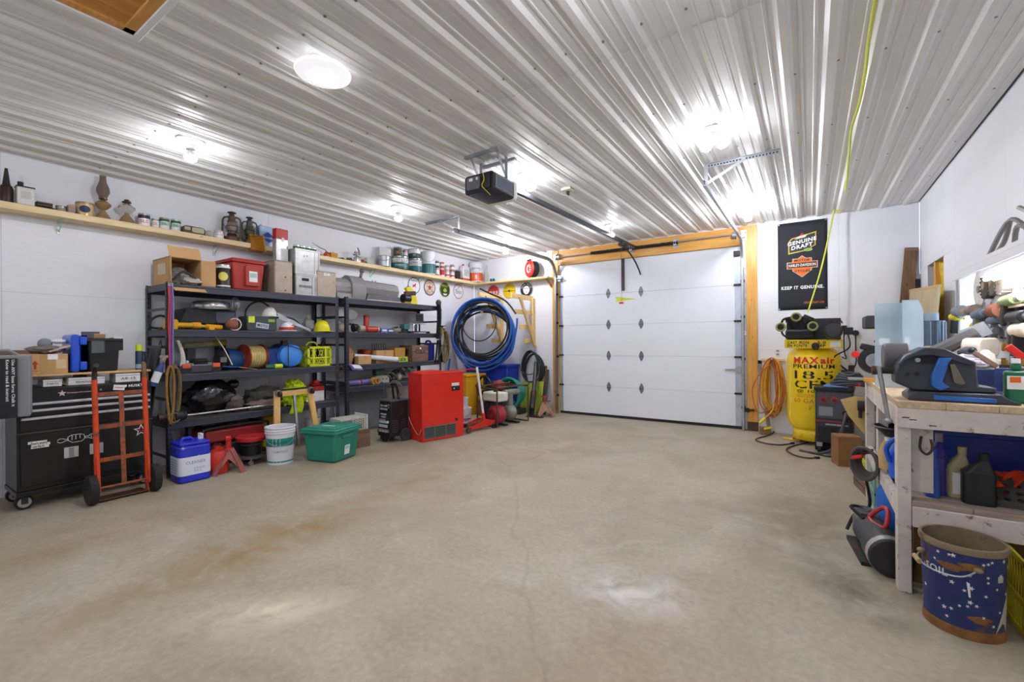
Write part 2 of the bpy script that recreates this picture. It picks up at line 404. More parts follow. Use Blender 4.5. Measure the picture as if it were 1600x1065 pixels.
# window
win = bpy.data.objects.new('window_1',None); COL.objects.link(win); struct(win)
WGLASS = mat('window_glass','#e8eef2',.05,var=0,trans=1,ior=1.2)
FRAMEW = mat('white_window_frame','#e6e8ea',.35,var=.03)
g = G()
for a in ((WY0,WY0+.05),(WY1-.05,WY1),((WY0+WY1)/2-.03,(WY0+WY1)/2+.03)): g.box(XR+.02,XR+.09,a[0],a[1],WZ0,WZ1)
for a in ((WZ0,WZ0+.05),(WZ1-.05,WZ1)): g.box(XR+.02,XR+.09,WY0,WY1,a[0],a[1])
g.obj('window_frame',FRAMEW,win,bev=.003)
for a,b in ((WY0+.05,(WY0+WY1)/2-.03),((WY0+WY1)/2+.03,WY1-.05)):
    g = G(); g.box(XR+.05,XR+.056,a,b,WZ0+.05,WZ1-.05); g.obj('pane',WGLASS,win,smooth=0)
g = G(); g.box(XR+.09,XR+.13,WY0-.04,WY1+.04,WZ0-.04,WZ0); g.box(XR+.012,XR+.09,WY0,WY1,WZ0-.02,WZ0); g.obj('window_sill',FRAMEW,win)

# ceiling: ribbed white steel sheets, two lengths lapped at y = 2.72
CEIL = mat('white_ribbed_steel','#e2e1df',.42,0,var=.02,scale=3)
CEIL.node_tree.nodes['Principled BSDF'].inputs['Specular IOR Level'].default_value = .32
ceil = bpy.data.objects.new('ceiling',None); COL.objects.link(ceil); struct(ceil)
P = .2355; RIB0 = .12
def rib_profile(x0,x1):
    """(x, z) along the sheet: a broad rib every pitch, two low ones between"""
    pts = []; k = math.floor((x0-RIB0)/P)-1
    while RIB0+k*P < x1+P:
        c = RIB0+k*P
        for dx,h in ((-.040,0),(-.017,.021),(.017,.021),(.040,0),(.068,0),(.074,.005),(.084,.005),(.090,0),(.145,0),(.151,.005),(.161,.005),(.167,0)):
            x = c+dx
            if x0-1e-6 <= x <= x1+1e-6: pts.append((x,ZC-h))
        k += 1
    if not pts or pts[0][0] > x0+1e-4: pts.insert(0,(x0,ZC))
    if pts[-1][0] < x1-1e-4: pts.append((x1,ZC))
    return pts
HX0,HX1,HY0,HY1 = -3.95,-3.10,.20,.98      # attic hatch
xk = RIB0-P*3.5
cuts = [XL]+[xk+.942*i for i in range(-6,3) if XL+.05 < xk+.942*i < XR-.02]+[XR]
for i in range(len(cuts)-1):
    for (y0,y1,dz) in ((YF,2.74,0),(2.70,YB,.003)):
        pr = rib_profile(cuts[i],cuts[i+1]); vs = []
        segs = [(y0,y1)]
        for a,b in segs:
            g = G(); n = len(pr); g.add([(x,y,z-dz) for y in (a,b) for x,z in pr],[(k,k+1,n+k+1,n+k) for k in range(n-1)])
            g.obj('ceiling_panel',CEIL,ceil,smooth=0,solid=.0008)
g = G(); g.box(XL-.1,XR+.1,YF-.1,YB+.1,ZC+.03,ZC+.08); g.obj('deck',JOINT,ceil,smooth=0)
SCREW = mat('screw_head','#8d8d8d',.4,.7,var=0)
g = G()
for k in range(-27,5):
    x = RIB0+k*P+.045
    if not XL+.05 < x < XR-.04: continue
    for j in range(-2,8):
        y = j*1.03+.45+(.02 if k % 2 else 0)
        g.cyl((x,y,ZC-.007),(x,y,ZC),.0075,.009,n=6)
    for j in (2.68,2.80): g.cyl((x-.02,j,ZC-.005),(x-.02,j,ZC),.007,n=6)
tag(g.obj('screw',SCREW,ceil,smooth=0),None,kind='stuff')
g = G(); g.box(XL,XL+.03,YF,YB,ZC-.012,ZC+.01); g.box(XL,XR,YB-.03,YB,ZC-.012,ZC+.01); g.obj('edge_trim',CEIL,ceil,smooth=0)
g = G(); g.box(XR-.012,XR,YF,YB,ZC-.006,ZC+.005); g.obj('edge_gap',BLACK,ceil,smooth=0)
# attic hatch: framed board hung in the ceiling
t = bpy.data.objects.new('trim_1',None); COL.objects.link(t); struct(t)
hx0,hx1,hy0,hy1 = -3.16,-2.28,.1,.93
g = G(); g.box(hx0,hx1,hy0,hy1,ZC-.032,ZC-.020); g.obj('hatch_board',wood('hatch_ply','#b9792f','#cf9448','y'),t)
g = G()
for b in ((hx0,hx1,hy1-.05,hy1),(hx0,hx1,hy0,hy0+.05),(hx1-.05,hx1,hy0,hy1),(hx0,hx0+.05,hy0,hy1)): g.box(*b,ZC-.045,ZC-.02)
g.obj('hatch_batten',wood('hatch_pine','#c98d45','#dba65c','x'),t,bev=.002)
g = G(); g.box(hx0-.03,hx1+.035,hy1,hy1+.035,ZC-.055,ZC-.015); g.box(hx0-.035,hx0,hy0-.03,hy1,ZC-.055,ZC-.015); g.obj('hatch_trim',FRAMEW,t,bev=.003)

# posts and header round the vehicle door
trim = bpy.data.objects.new('trim_2',None); COL.objects.link(trim); struct(trim)
g = G(); g.box(-4.19,-4.06,YB-.045,YB,.001,ZC-.03); g.obj('door_post',AMBER,trim,bev=.003)
g = G(); g.box(-.87,-.66,YB-.045,YB,.001,ZC-.03); g.obj('door_post',AMBER,trim,bev=.003)
g = G(); g.box(-4.055,-.875,YB-.045,YB,2.86,3.08); g.obj('header_beam',AMBERX,trim,bev=.003)
g = G(); g.box(-4.055,-.875,YB-.032,YB,3.082,3.145); g.obj('header_plate',AMBERX,trim,bev=.003)
g = G(); g.box(-.885,-.66,YB-.05,YB+.001,.0,.14); g.obj('splash_board',RUSTY,trim,bev=.003)
g = G(); g.box(DX0-.01,DX1+.01,YB-.008,YB+.0,3.0,3.15); g.obj('blocking',AMBERX,trim)

# sectional door: five insulated steel sections
door = bpy.data.objects.new('door_1',None); COL.objects.link(door); struct(door)
DOORW = mat('door_white_steel','#e0e4ec',.42,var=.02,scale=4,bump=.05,bscale=90)
EDGE = mat('door_end_stile','#b9c4cf',.35,.5,var=.1)
hinge_m = mat('hinge_grey','#7f8288',.4,.7)
DY = YB+.005; zz = [.045,.555,1.125,1.69,2.255,2.86]
for i in range(5):
    g = G(); g.box(-4.02,-.90,DY,DY+.045,zz[i]+.0012,zz[i+1]-.0012); g.obj('door_section',DOORW,door,bev=.0025)
    for x0,x1 in ((-4.055,-3.99),(-.975,-.885)):
        g = G(); g.box(x0,x1,DY-.005,DY+.0,zz[i]+.004,zz[i+1]-.004); g.obj('end_stile',EDGE,door,bev=.002)
g = G(); g.box(-4.06,-.885,DY+.046,DY+.06,.0,2.87); g.obj('door_light_stop',JOINT,door,smooth=0)  # sheet added behind the sections to block daylight at their gaps
for i in range(1,5):
    for x in (-3.06,-2.46):
        if i == 4: pass
        g = G(); h = .085
        g.prism([(x-.012,zz[i]-h),(x+.012,zz[i]-h),(x+.04,zz[i]-.02),(x+.04,zz[i]+.02),(x+.012,zz[i]+h),(x-.012,zz[i]+h),(x-.04,zz[i]+.02),(x-.04,zz[i]-.02)],DY-.006,DY,'xz')
        g.cyl((x-.035,DY-.012,zz[i]),(x+.035,DY-.012,zz[i]),.010,n=8)
        g.obj('hinge',hinge_m,door,bev=.002)
    for x in (-4.03,-.93):
        g = G(); g.box(x-.05,x+.05,DY-.03,DY-.004,zz[i]-.016,zz[i]+.016); g.cyl((x-.06,DY-.02,zz[i]),(x+.06,DY-.02,zz[i]),.009,n=8); g.obj('roller_hinge',IRON,door)
g = G(); g.box(-4.05,-.88,DY-.004,DY+.04,.001,.045); g.obj('bottom_seal',RUBBER,door)
g = G(); g.box(-2.80,-2.75,DY-.03,DY,2.29,2.855); g.obj('opener_bracket',DKGREY,door,bev=.004)
g = G(); g.cb((-1.02,DY-.02,.93),(.2,.02,.018)); g.cyl((-.93,DY-.03,.93),(-.93,DY,.93),.05,n=14); g.obj('slide_lock',STEEL,door)
g = G(); g.add([(-2.93,DY-.002,2.10),(-2.55,DY-.002,2.13),(-2.93,DY-.002,2.19),(-2.90,DY-.002,2.145)],[(0,1,3),(3,1,2)]); g.obj('lime_sticker',mat('lime_tape','#c9d63a',.5,var=.15),door,smooth=0)
# vertical tracks, curves and overhead tracks
for sx,x in ((1,-4.085),(-1,-.855)):
    R_ = .36; zt = 2.80
    pth = [(x,YB-.075,.0),(x,YB-.075,1.0),(x,YB-.075,2.0)]
    pth += [tuple(p) for p in arc((x,YB-.075-R_,zt-R_),R_,0,90,10,'yz')]
    # the track climbs slightly towards the back
    pth = [(p[0],p[1],p[2]) for p in pth]
    R_ = .34; zt = 2.94; yv = YB-.09
    pth = [(x,yv,.0),(x,yv,1.3),(x,yv,zt-R_-.01)]+[tuple(p) for p in arc((x,yv-R_,zt-R_),R_,0,90,10,'yz')]+[(x,4.72,zt)]
    g = G(); pv = [V(p) for p in pth]
    # C-shaped rail: three thin plates swept along the path
    for i in range(len(pv)-1):
        a,b = pv[i],pv[i+1]; d = (b-a).normalized(); nrm = V((0,-d.z,d.y))
        g.bar(a+V((sx*-.014,0,0)),b+V((sx*-.014,0,0)),.003,.056,nrm)
        for k in (-1,1): g.bar(a+nrm*(.027*k),b+nrm*(.027*k),.03,.003,nrm)
    g.obj('door_track',STEEL,trim)
    g = G(); g.box(x-.05 if sx > 0 else x+.02,x-.02 if sx > 0 else x+.05,YB-.06,YB-.045,.02,2.62); g.obj('track_angle',STEEL,trim)
    for z in (.35,1.1,1.75,2.3):
        g = G(); g.box(x-.03,x+.03,YB-.07,YB-.045,z-.02,z+.02); g.obj('track_clip',IRON,trim)
    # hanger: perforated angle on the ceiling, drop and brace
    hx = x; hz = zt+.028; w = .64
    g = G(); e = hx-w if sx > 0 else hx+w
    zc = ZC-.024
    g.box(min(hx,e),max(hx,e),4.83,4.835,zc-.038,zc); g.box(min(hx,e),max(hx,e),4.80,4.835,zc-.004,zc)
    g.bar((hx,4.83,zc),(hx,4.83,hz-.04),.034,.004,(0,1,0))
    g.bar((hx+(e-hx)*.55,4.828,zc-.02),(hx,4.82,hz-.01),.004,.03,(0,0,1))
    g.obj('track_hanger',STEEL,trim)
    g = G()
    for i in range(22): g.box(min(hx,e)+.02+i*.028,min(hx,e)+.034+i*.028,4.828,4.8302,zc-.027,zc-.014)
    tag(g.obj('hanger_slot',INK,trim,smooth=0),None,kind='stuff')
# torsion shaft and spring over the header
g = G(); g.cyl((-4.12,YB-.10,3.005),(-.80,YB-.10,3.03),.013,n=10); g.obj('torsion_shaft',STEEL,trim)
g = G(); n = 46
for i in range(n): 
    x = -3.35+1.55*i/n; g.cyl((x,YB-.10,3.011),(x+.025,YB-.10,3.011),.028,n=10)
g.obj('torsion_spring',BLACK,trim)
for x in (-4.02,-.96):
    g = G(); g.lathe([(.02,-.03),(.055,-.03),(.055,-.022),(.045,-.02),(.045,.02),(.055,.022),(.055,.03),(.02,.03)],(x,YB-.10,3.015),18,(1,0,0)); g.obj('cable_drum',STEEL,trim)
for x in (-4.10,-2.60,-1.85,-.84):
    g = G(); g.box(x-.025,x+.025,YB-.12,YB-.045,2.965,3.06); g.box(x-.04,x+.04,YB-.052,YB-.0452,2.94,3.09); g.obj('bearing_plate',STEEL,trim)
g = G(); g.box(-4.11,-4.0,YB-.075,YB-.046,2.55,2.66); g.cyl((-4.06,YB-.09,2.60),(-3.96,YB-.09,2.60),.02,n=10); g.obj('top_roller_bracket',STEEL,trim,bev=.002)
g = G(); g.box(-.98,-.90,YB-.05,YB-.0,2.70,2.78); g.obj('top_roller_bracket',IRON,trim,bev=.002)
# ---------------------------------------------------------------- ceiling lamps on their grid
BULB = mat('lit_bulb','#ffffff',.3,var=0,emit=LAMP,emitcol='#f5f6ff')
BULB2 = mat('lit_bulb_of_pair','#ffffff',.3,var=0,emit=LAMP*.6,emitcol='#f5f6ff')
PORC = mat('white_porcelain','#e6e6e4',.3,var=.02)
DOME = mat('frosted_dome','#f2f2f0',.4,var=0,emit=.1,emitcol='#f5f6ff')
LX,LYS = (-4.50,-2.53,-.66),(1.72,4.10,6.60)
def bulb_geo(g,c,r=.045,h=.1,d=(0,0,-1)):
    g.lathe([(r*.96,h*.66),(r,h*.72),(r*.85,h*.92),(r*.4,h*1.04),(0.001,h*1.07)],c,14,d,close=False)
def bulb_neck(g,c,r=.045,h=.1,d=(0,0,-1)): g.lathe([(.014,-.01),(.016,.02),(r*.7,h*.42),(r*.96,h*.66)],c,14,d,close=False)
where = {(0,0): 'above the tool chest',(1,1): 'just beyond the black door opener',(2,1): 'next to the track hanger',
         (1,2): 'over the middle of the garage door',(0,1): 'over the first black shelving unit',(0,2): 'near the corner over the blue hose',(2,2): 'over the wooden post and black banner',(0,-1): 'unseen, behind the viewpoint by the long wall',(1,-1): 'unseen, behind the viewpoint in the middle',(2,-1): 'unseen, behind the viewpoint by the window wall',(2,0): 'overhead, first along the yellow hose'}
for i,x in enumerate(LX):
    for j,y in enumerate((-.7,)+LYS):  # first row is unseen, the grid carried on behind the viewpoint for its light
        j -= 1; z0 = ZC-.0
        if (i,j) == (1,0):
            t = thing('ceiling_light','round white flat dome ceiling light glowing, nearest the attic hatch','light',(x-.04,y,z0),group='ceiling lamps')
            g = G(); g.lathe([(.001,-.002),(.105,-.002),(.105,-.045),(.09,-.05),(.001,-.05)],(0,0,0),32); g.obj('lamp_base',PORC,t)
            g = G(); g.lathe([(.095,-.05),(.165,-.055),(.170,-.065),(.165,-.075),(.10,-.095),(.09,-.096)],(0,0,0),36,close=False); g.obj('lamp_rim',DOME,t)
            g = G(); g.lathe([(.001,-.108),(.05,-.106),(.088,-.098),(.092,-.09),(.092,-.06),(.001,-.06)],(0,0,0),32); g.obj('lamp_lens',mat('lit_lens','#ffffff',.3,var=0,emit=LAMP*.75,emitcol='#f5f6ff'),t)
            continue
        lab = 'bare glowing bulb in white ceiling holder '+where.get((i,j),'behind the viewpoint')
        if (i,j) in ((1,1),(2,1)): lab = lab.replace('bare glowing bulb','pair of glowing bulbs')
        if (i,j) in ((0,2),(2,2)): lab = lab.replace('bare glowing','long cylindrical glowing')
        t = thing('ceiling_light',lab,'light',(x,y,z0),group='ceiling lamps')
        g = G(); g.lathe([(.001,0),(.10,0),(.105,-.018),(.085,-.034),(.036,-.045),(.034,-.085),(.001,-.085)],(0,0,0),24); g.obj('lamp_holder',PORC,t)
        g = G(); n_ = G()
        if (i,j) in ((1,1),(2,1)):
            for s in (-1,1):
                g = G(); n_ = G(); bulb_geo(g,(s*.03,0,-.07),.05,.11,(s*.5,0,-.86)); bulb_neck(n_,(s*.03,0,-.07),.05,.11,(s*.5,0,-.86)); b_ = g.obj('bulb',BULB2,t); n_.obj('bulb_neck',PORC,b_)
            continue
        elif (i,j) in ((0,2),(2,2)): g.lathe([(.02,-.08),(.04,-.09),(.045,-.11),(.045,-.21),(.035,-.225),(.001,-.228)],(0,0,0),16)
        else: bulb_geo(g,(0,0,-.08),.05,.105); bulb_neck(n_,(0,0,-.08),.05,.105)
        b_ = g.obj('bulb',BULB,t)
        if n_.v: n_.obj('bulb_neck',PORC,b_)

# ---------------------------------------------------------------- garage door opener with its rail
t = thing('door_opener','black garage door opener with white end cap hung from the ribbed ceiling','door opener',(-2.53,3.46,2.77))
g = G(); g.prism(rrect(-.165,.165,0,.175,.03),-.18,.16,'xz'); g.obj('housing',mat('opener_black','#141418',.3,coat=.3),t,bev=.004)
g = G(); g.prism(rrect(-.135,.02,.035,.155,.02),-.195,-.178,'xz'); g.obj('light_lens',mat('smoked_lens','#5d616c',.12,coat=1),t,bev=.006)
for a,b in ((-.10,-.06),(-.02,.0)):
    g = G(); g.prism(rrect(a,b,.115,.14,.006),-.2,-.194,'xz'); g.obj('button',WHITE,t)
g = G(); g.prism(rrect(.055,.135,.02,.165,.02),-.192,-.178,'xz'); g.obj('control_panel',BLACK,t,bev=.004)
g = G(); g.tube(sm([(.06,-.195,.16),(.075,-.2,.1),(.05,-.2,.05),(.09,-.19,.0),(.07,-.1,-.012)],5),.004,6); g.obj('antenna_wire',PYEL,t)
g = G(); g.prism(rrect(-.17,.17,-.005,.182,.035),.155,.215,'xz'); g.obj('end_cap',WHITE,t,bev=.012)
g = G(); g.box(.165,.172,-.15,.13,.03,.15); g.obj('side_panel',mat('opener_louver','#8c99a6',.3,.4),t,bev=.003)
g = G()
for i in range(7): g.box(.171,.176,-.14,.12,.038+i*.015,.046+i*.015)
tag(g.obj('louver',mat('louver_dark','#59636e',.4),t,smooth=0),None,kind='stuff')
zc = ZC-.024-2.77
g = G()
for s in (-1,1):
    g.bar((s*.15,.05,zc-.01),(s*.15,.05,.16),.03,.004,(0,1,0)); g.bar((s*.15,-.1,zc-.01),(s*.15,.05,.17),.004,.03)
g.box(-.19,.20,-.16,-.13,zc-.028,zc-.0); g.box(-.19,.20,.12,.15,zc-.028,zc)
g.obj('hanging_bracket',STEEL,t)
g = G(); g.bar((0,.1,.185),(0,YB-.10-3.46,3.02-2.77),.045,.05); g.obj('rail',mat('rail_grey','#4b4f57',.4,.6),t,bev=.004)
g = G(); g.box(-.05,.05,3.55,3.75,.165,.215); g.obj('trolley',BLACK,t,bev=.006)
g = G(); g.tube(sm([(.0,3.6,.17),(.03,3.85,.10),(.05,4.1,-.02),(.08,4.22,-.16),(.10,4.24,-.24)],6),.013,8); g.obj('door_arm',BLACK,t)
g = G(); g.tube([(-.12,3.9,.19),(-.12,3.9,-.72)],.003,6); g.obj('release_cord',mat('cord_red','#b05a50',.7),t)
g = G(); g.box(-.16,-.09,3.885,3.915,-.75,-.72); g.obj('release_handle',REDP,t,bev=.006)
# ceiling outlet with black plug and cord to the opener
t = thing('ceiling_outlet','small beige ceiling outlet with black plug beside the opener rail','outlet',(-2.59+.25,4.72,ZC))
g = G(); g.box(-.06,.06,-.06,.06,-.035,.0); g.obj('cover_plate',mat('beige_plate','#d6d0bd',.4),t,bev=.005)
g = G(); g.cyl((0,.01,-.035),(0,.01,-.085),.02,.016,12); g.obj('plug',BLACK,t,bev=.003)
g = G(); g.tube(sm([(0,.01,-.08),(-.02,-.1,-.10),(-.1,-.5,-.07),(-.2,-1.0,-.13),(-.28,-1.06,-.24)],6),.005,6); g.obj('cord',WHITE,t)
# yellow air hose stapled along the ceiling, dropping to the compressor
YH = mat('yellow_air_hose','#c9cf3a',.45,var=.05)
def c_(u,v): return AT(u,v,z=ZC-.035)
top = [c_(1368,0),c_(1352,112),c_(1343,160),c_(1330,203),c_(1327,240),c_(1322,290)]
a = AT(1310,332,y=7.62); a2 = AT(1304,318,y=7.55)
pts = [(top[0].x+.06,-.6,ZC-.034),(top[0].x+.02,.9,ZC-.034)]+top+[AT(1316,316,y=7.45),a,a2,AT(1301,340,y=7.6),AT(1283,420,y=7.45),AT(1262,488,y=7.30)]
g = G(); g.tube(sm(pts,8),.0095,8)
o = tag(g.obj('air_hose',YH),'thin yellow air hose running along the ceiling and down past the black banner','hose')
# ---------------------------------------------------------------- placing helpers: objects are modelled facing local -y, x across, z up
def RD(u0,u1,x=None,y=None):
    """centre and radius of an upright round thing whose sides are seen at u0 and u1"""
    p = AT((u0+u1)/2,532,x=x,y=y); d = math.hypot(p.x,p.y)
    return p.x,p.y,d*(math.atan((u1-800)/FPX)-math.atan((u0-800)/FPX))/2
def LT(name,label,cat,u0,u1,vt,xf,zb,group=None):
    """thing against the long wall, front face at x = xf, standing at height zb; returns it, its width and height"""
    y0,y1 = LY(u0,xf),LY(u1,xf)
    return thing(name,label,cat,(xf,(y0+y1)/2,zb),PI/2,group),y1-y0,LZ((u0+u1)/2,vt,xf)-zb
def BT(name,label,cat,u0,u1,vt,yf,zb,group=None):
    x0,x1 = BX(u0,yf),BX(u1,yf)
    return thing(name,label,cat,((x0+x1)/2,yf,zb),0,group),x1-x0,BZ((u0+u1)/2,vt,yf)-zb
TIN = mat('tin_plate','#b5b5b0',.3,.8,var=.15,scale=20)
def can(name,label,cat,u0,u1,vt,zb,m,bands=(),lid=TIN,x=None,y=None,text=None,group=None,handle=False,h=None,taper=1,open_=False):
    px,py,r = RD(u0,u1,x,y)
    h = h or AT((u0+u1)/2,vt,x=x,y=y).z-zb
    t = thing(name,label,cat,(px,py,zb+.0005),0,group); a0 = math.atan2(-py,-px); rb = r*taper
    R_ = lambda z: rb+(r-rb)*z/h
    g = G()
    if open_: g.lathe([(.001,.004),(rb*.95,.004),(r*.95,h),(r,h),(rb,0),(.001,0)],(0,0,0),24)
    else: g.lathe([(.001,0),(rb*1.02,0),(rb*1.02,h*.03),(rb,h*.04),(r,h*.94),(r*1.02,h*.95),(r*1.02,h),(.001,h)],(0,0,0),24)
    g.obj('body',m,t)
    if open_:
        g = G(); g.tube([(r*1.0*math.cos(a),r*1.0*math.sin(a),h) for a in [2*PI*i/28 for i in range(28)]],r*.05,6,closed=True); g.obj('rim',m,t)
    elif lid:
        g = G(); g.lathe([(.001,h),(r*.62,h),(r*.66,h-.004),(r*.74,h-.002),(r*.78,h+.003),(r*.98,h+.002),(r*1.035,h-.004),(r*1.03,h-.02*min(1,h*6)),(r*1.0,h-.02*min(1,h*6))],(0,0,0),24,close=False); g.obj('lid',lid,t)
    for z0,z1,bm in bands:
        g = G(); g.lathe([(R_(h*z0)+.0006,h*z0),(R_(h*z1)+.0006,h*z1)],(0,0,0),28,close=False); g.obj('label_band',bm,t)
    if text:
        for s,tm,zc,th,ww in text:
            rr = R_(h*zc); lettering(t,s,tm,None,None,None,h*th,min(ww,1.5)*r,.015,fn=lambda X,Y,l,rr=rr,zc=zc: V(((rr+.0012)*math.cos(a0+X/rr),(rr+.0012)*math.sin(a0+X/rr),h*zc+Y)))
    if handle:
        g = G(); b = a0+PI/2; hx,hy = math.cos(b)*r,math.sin(b)*r; fx,fy = math.cos(a0)*r*1.06,math.sin(a0)*r*1.06
        g.tube(sm([(hx,hy,h*.85),(hx*.75+fx*.7,hy*.75+fy*.7,h*.62),(fx*1.02,fy*1.02,h*.52),(-hx*.75+fx*.7,-hy*.75+fy*.7,h*.62),(-hx,-hy,h*.85)],6),.004,6); g.obj('bail_handle',STEEL,t)
    return t

# ---------------------------------------------------------------- the plank shelf high on the long wall, and its short return
ZS = 2.678
for k,(y0,y1,lab) in enumerate(((YF+.05,3.30,'long pine plank shelf on the long wall carrying the oil lamps and lanterns'),(3.303,7.795,'pine plank shelf on the long wall carrying the paint cans'))):
    t = thing('plank_shelf',lab,'shelf',(XL,(y0+y1)/2,ZS),PI/2)
    w = y1-y0
    g = G(); g.box(-w/2,w/2,-.215,-.002,-.062,0); g.obj('board',wood('pine_shelf','#dcc190','#ecd8ab','x'),t,bev=.004)
    n = 4
    for i in range(n):
        x = -w/2+w*(i+.5)/n
        g = G(); g.box(x-.012,x+.012,-.18,-.003,-.068,-.062); g.box(x-.012,x+.012,-.008,-.0005,-.19,-.062); g.bar((x,-.15,-.066),(x,-.006,-.17),.006,.012); g.obj('bracket',mat('pale_green_bracket','#b9c7b9',.4,.3),t)
t = thing('corner_shelf','short pine shelf on the back wall under the red hose reel','shelf',((-5.94-4.19)/2,YB,2.648))
w = 5.94-4.195
g = G(); g.box(-w/2,w/2,-.24,-.001,-.035,0); g.obj('board',PINEX,t,bev=.003)
g = G(); g.prism([(-.235,-.036),(-.2,-.036),(-.02,-.20),(-.001,-.20),(-.001,-.15)],w/2-.05,w/2-.015,'yz'); g.obj('end_bracket',AMBER,t,bev=.002)
ZC2 = 2.6485
# ---- things on the plank, from the tool chest towards the far corner
XS = -6.055
DKB = mat('dark_brown_tin','#3d2f2c',.4,.5,var=.3,rust=.3)
px,py,r = RD(0,23,XS)
t = thing('oil_can','dark brown oil can with tall cone spout on the plank shelf','oil can',(px,py,ZS+.0005))
h1 = LZ(12,289,XS)-ZS; h2 = LZ(10,263,XS)-ZS
g = G(); g.lathe([(.001,0),(r,0),(r*1.02,h1*.1),(r,h1*.8),(r*.85,h1*.93),(r*.6,h1),(.001,h1)],n=20); g.obj('body',DKB,t)
g = G(); g.lathe([(r*.6,h1),(r*.55,h1+.02),(r*.22,h2),(r*.12,h2),(.001,h2)],n=16); g.obj('spout',IRON,t)
t,w,h = LT('oil_tin','worn white rectangular tin with black cap on the plank shelf','tin',28,56,292,-5.99,ZS+.0005)
g = G(); g.box(-w/2,w/2,0,.10,0,h); g.obj('body',mat('worn_white_tin','#cfcfca',.45,.1,rust=.12,rscale=7),t,bev=.006)
g = G(); g.box(-w/2-.003,w/2+.003,-.003,.103,h-.008,h+.004); g.box(-w/2-.003,w/2+.003,-.003,.103,0,.008); g.obj('rim',DKB,t)
g = G(); g.cyl((-w*.25,.04,h),(-w*.25,.04,h+.012),.012); g.cyl((-w*.25,.04,h+.012),(-w*.25,.04,h+.045),.02); g.obj('cap',BLACK,t,bev=.003)
g = G(); g.prism(rrect(-w*.3,w*.3,h*.35,h*.75,.01),-.0015,0,'xz'); g.obj('label',mat('faded_label','#bdbdb9',.6),t)
for i,(u0,u1,v,d) in enumerate(((57,87,323,.09),(59,84,316,.08))):
    zb = ZS+.0005+(0 if i == 0 else LZ(72,323,-5.99)-ZS+.001)
    t,w,h = LT('flat_tin',('flat brown tobacco tin at the bottom of a pair on the plank shelf','flat brown hinged tin lying on another flat tin')[i],'tin',u0,u1,v,-5.99,zb)
    g = G(); g.box(-w/2,w/2,0,d,0,h*.6); g.obj('body',DKB,t,bev=.005)
    g = G(); g.box(-w/2-.002,w/2+.002,-.002,d+.002,h*.62,h); g.obj('lid',mat('brown_lid','#5a4340',.4,.4,rust=.2),t,bev=.005)
can('shoe_polish_tin','small low tin with dark lid between flat tins and tobacco can','tin',88,106,323,ZS,TIN,[(.2,.75,mat('faded_pink','#a58b86',.6))],lid=DKB,x=XS)
t,w,h = LT('small_box','small faded pinkish box beside the round tobacco can','box',108,119,321,-6.0,ZS+.0005)
g = G(); g.box(-w/2,w/2,0,.06,0,h); g.obj('carton',mat('pinkish_card','#9c8784',.8),t,bev=.002)
g = G(); g.box(-w/2-.001,w/2+.001,-.001,.061,h-.012,h+.001); g.obj('flap',CARD,t)
can('tobacco_can','round cream tobacco can with dark blue oval label','can',119,149,318,ZS,mat('cream_tin','#c0ab84',.4,.2,rust=.15),[(.0,.12,BRASS),(.86,.93,BRASS)],lid=mat('gold_lid','#b09462',.35,.6),x=XS)
oval = COL.objects[-1]
def on_can(t,r,zc,a0,poly,m,lift=.0014,name='emblem'):
    return bent(t,name,m,poly,lambda X,Y,l: V(((r+l)*math.cos(a0+X/r),(r+l)*math.sin(a0+X/r),zc+Y)),lift)
px,py,r = RD(119,149,XS); tc_ = [o for o in COL.objects if o.get('label','').startswith('round cream')][0]
hc = LZ(134,318,XS)-ZS
on_can(tc_,r,hc*.48,math.atan2(-py,-px),[(r*.62*math.cos(a),hc*.26*math.sin(a)) for a in [2*PI*i/24 for i in range(24)]],mat('navy_print','#2a3350',.5))
OILGLASS = mat('lamp_glass','#e9e2d8',.05,var=0,trans=.85,ior=1.2)
AMBERGL = mat('amber_oil_glass','#b59a72',.08,var=.05,trans=.5,ior=1.3)
def oil_lamp(u0,u1,vt,tall,lab):
    px,py,r = RD(u0,u1,XS); t = thing('oil_lamp',lab,'oil lamp',(px,py,ZS+.0005))
    H = LZ((u0+u1)/2,vt,XS)-ZS; f = .44*H if tall else .8*H
    g = G(); g.lathe([(.001,0),(r,0),(r*.95,f*.06),(r*.55,f*.3),(r*.25,f*.46),(r*.22,f*.52),(.001,f*.52)],n=24); g.obj('foot',AMBERGL,t)
    g = G(); g.lathe([(r*.2,f*.5),(r*.55,f*.58),(r*.92,f*.74),(r*.9,f*.83),(r*.5,f*.96),(r*.28,f),(.001,f)],n=24); g.obj('font',mat('oil_font','#a98d62',.1,var=.08,trans=.35) if tall else OILGLASS,t)
    g = G(); g.lathe([(r*.3,f),(r*.32,f*1.03),(r*.5,f*1.05),(r*.5,f*1.09),(r*.3,f*1.12),(r*.25,f*1.2),(.001,f*1.22)],n=20); g.cyl((r*.3,0,f*1.05),(r*.85,0,f*1.05),.003); g.cyl((r*.85,0,f*1.05),(r*.95,0,f*1.05),.010); g.obj('burner',mat('burner_brass','#5a4a38',.35,.8),t)
    if tall:
        g = G(); g.lathe([(r*.46,f*1.09),(r*.5,f*1.2),(r*.78,f*1.42),(r*.74,f*1.62),(r*.42,f*1.95),(r*.36,H-.004),(r*.42,H),(r*.39,H),(r*.33,H-.01),(r*.39,f*1.95),(r*.71,f*1.62),(r*.75,f*1.42),(r*.47,f*1.2),(r*.43,f*1.09)],n=24,close=False); g.obj('chimney',mat('smoky_chimney','#b9a99e',.05,var=.1,trans=.8,ior=1.15),t)
oil_lamp(148,177,275,True,'glass oil lamp with tall smoky chimney on the plank shelf')
oil_lamp(184,215,311,False,'clear glass oil lamp without chimney on the plank shelf')
NAVY = mat('navy_print_tin','#1c2444',.35,.2)
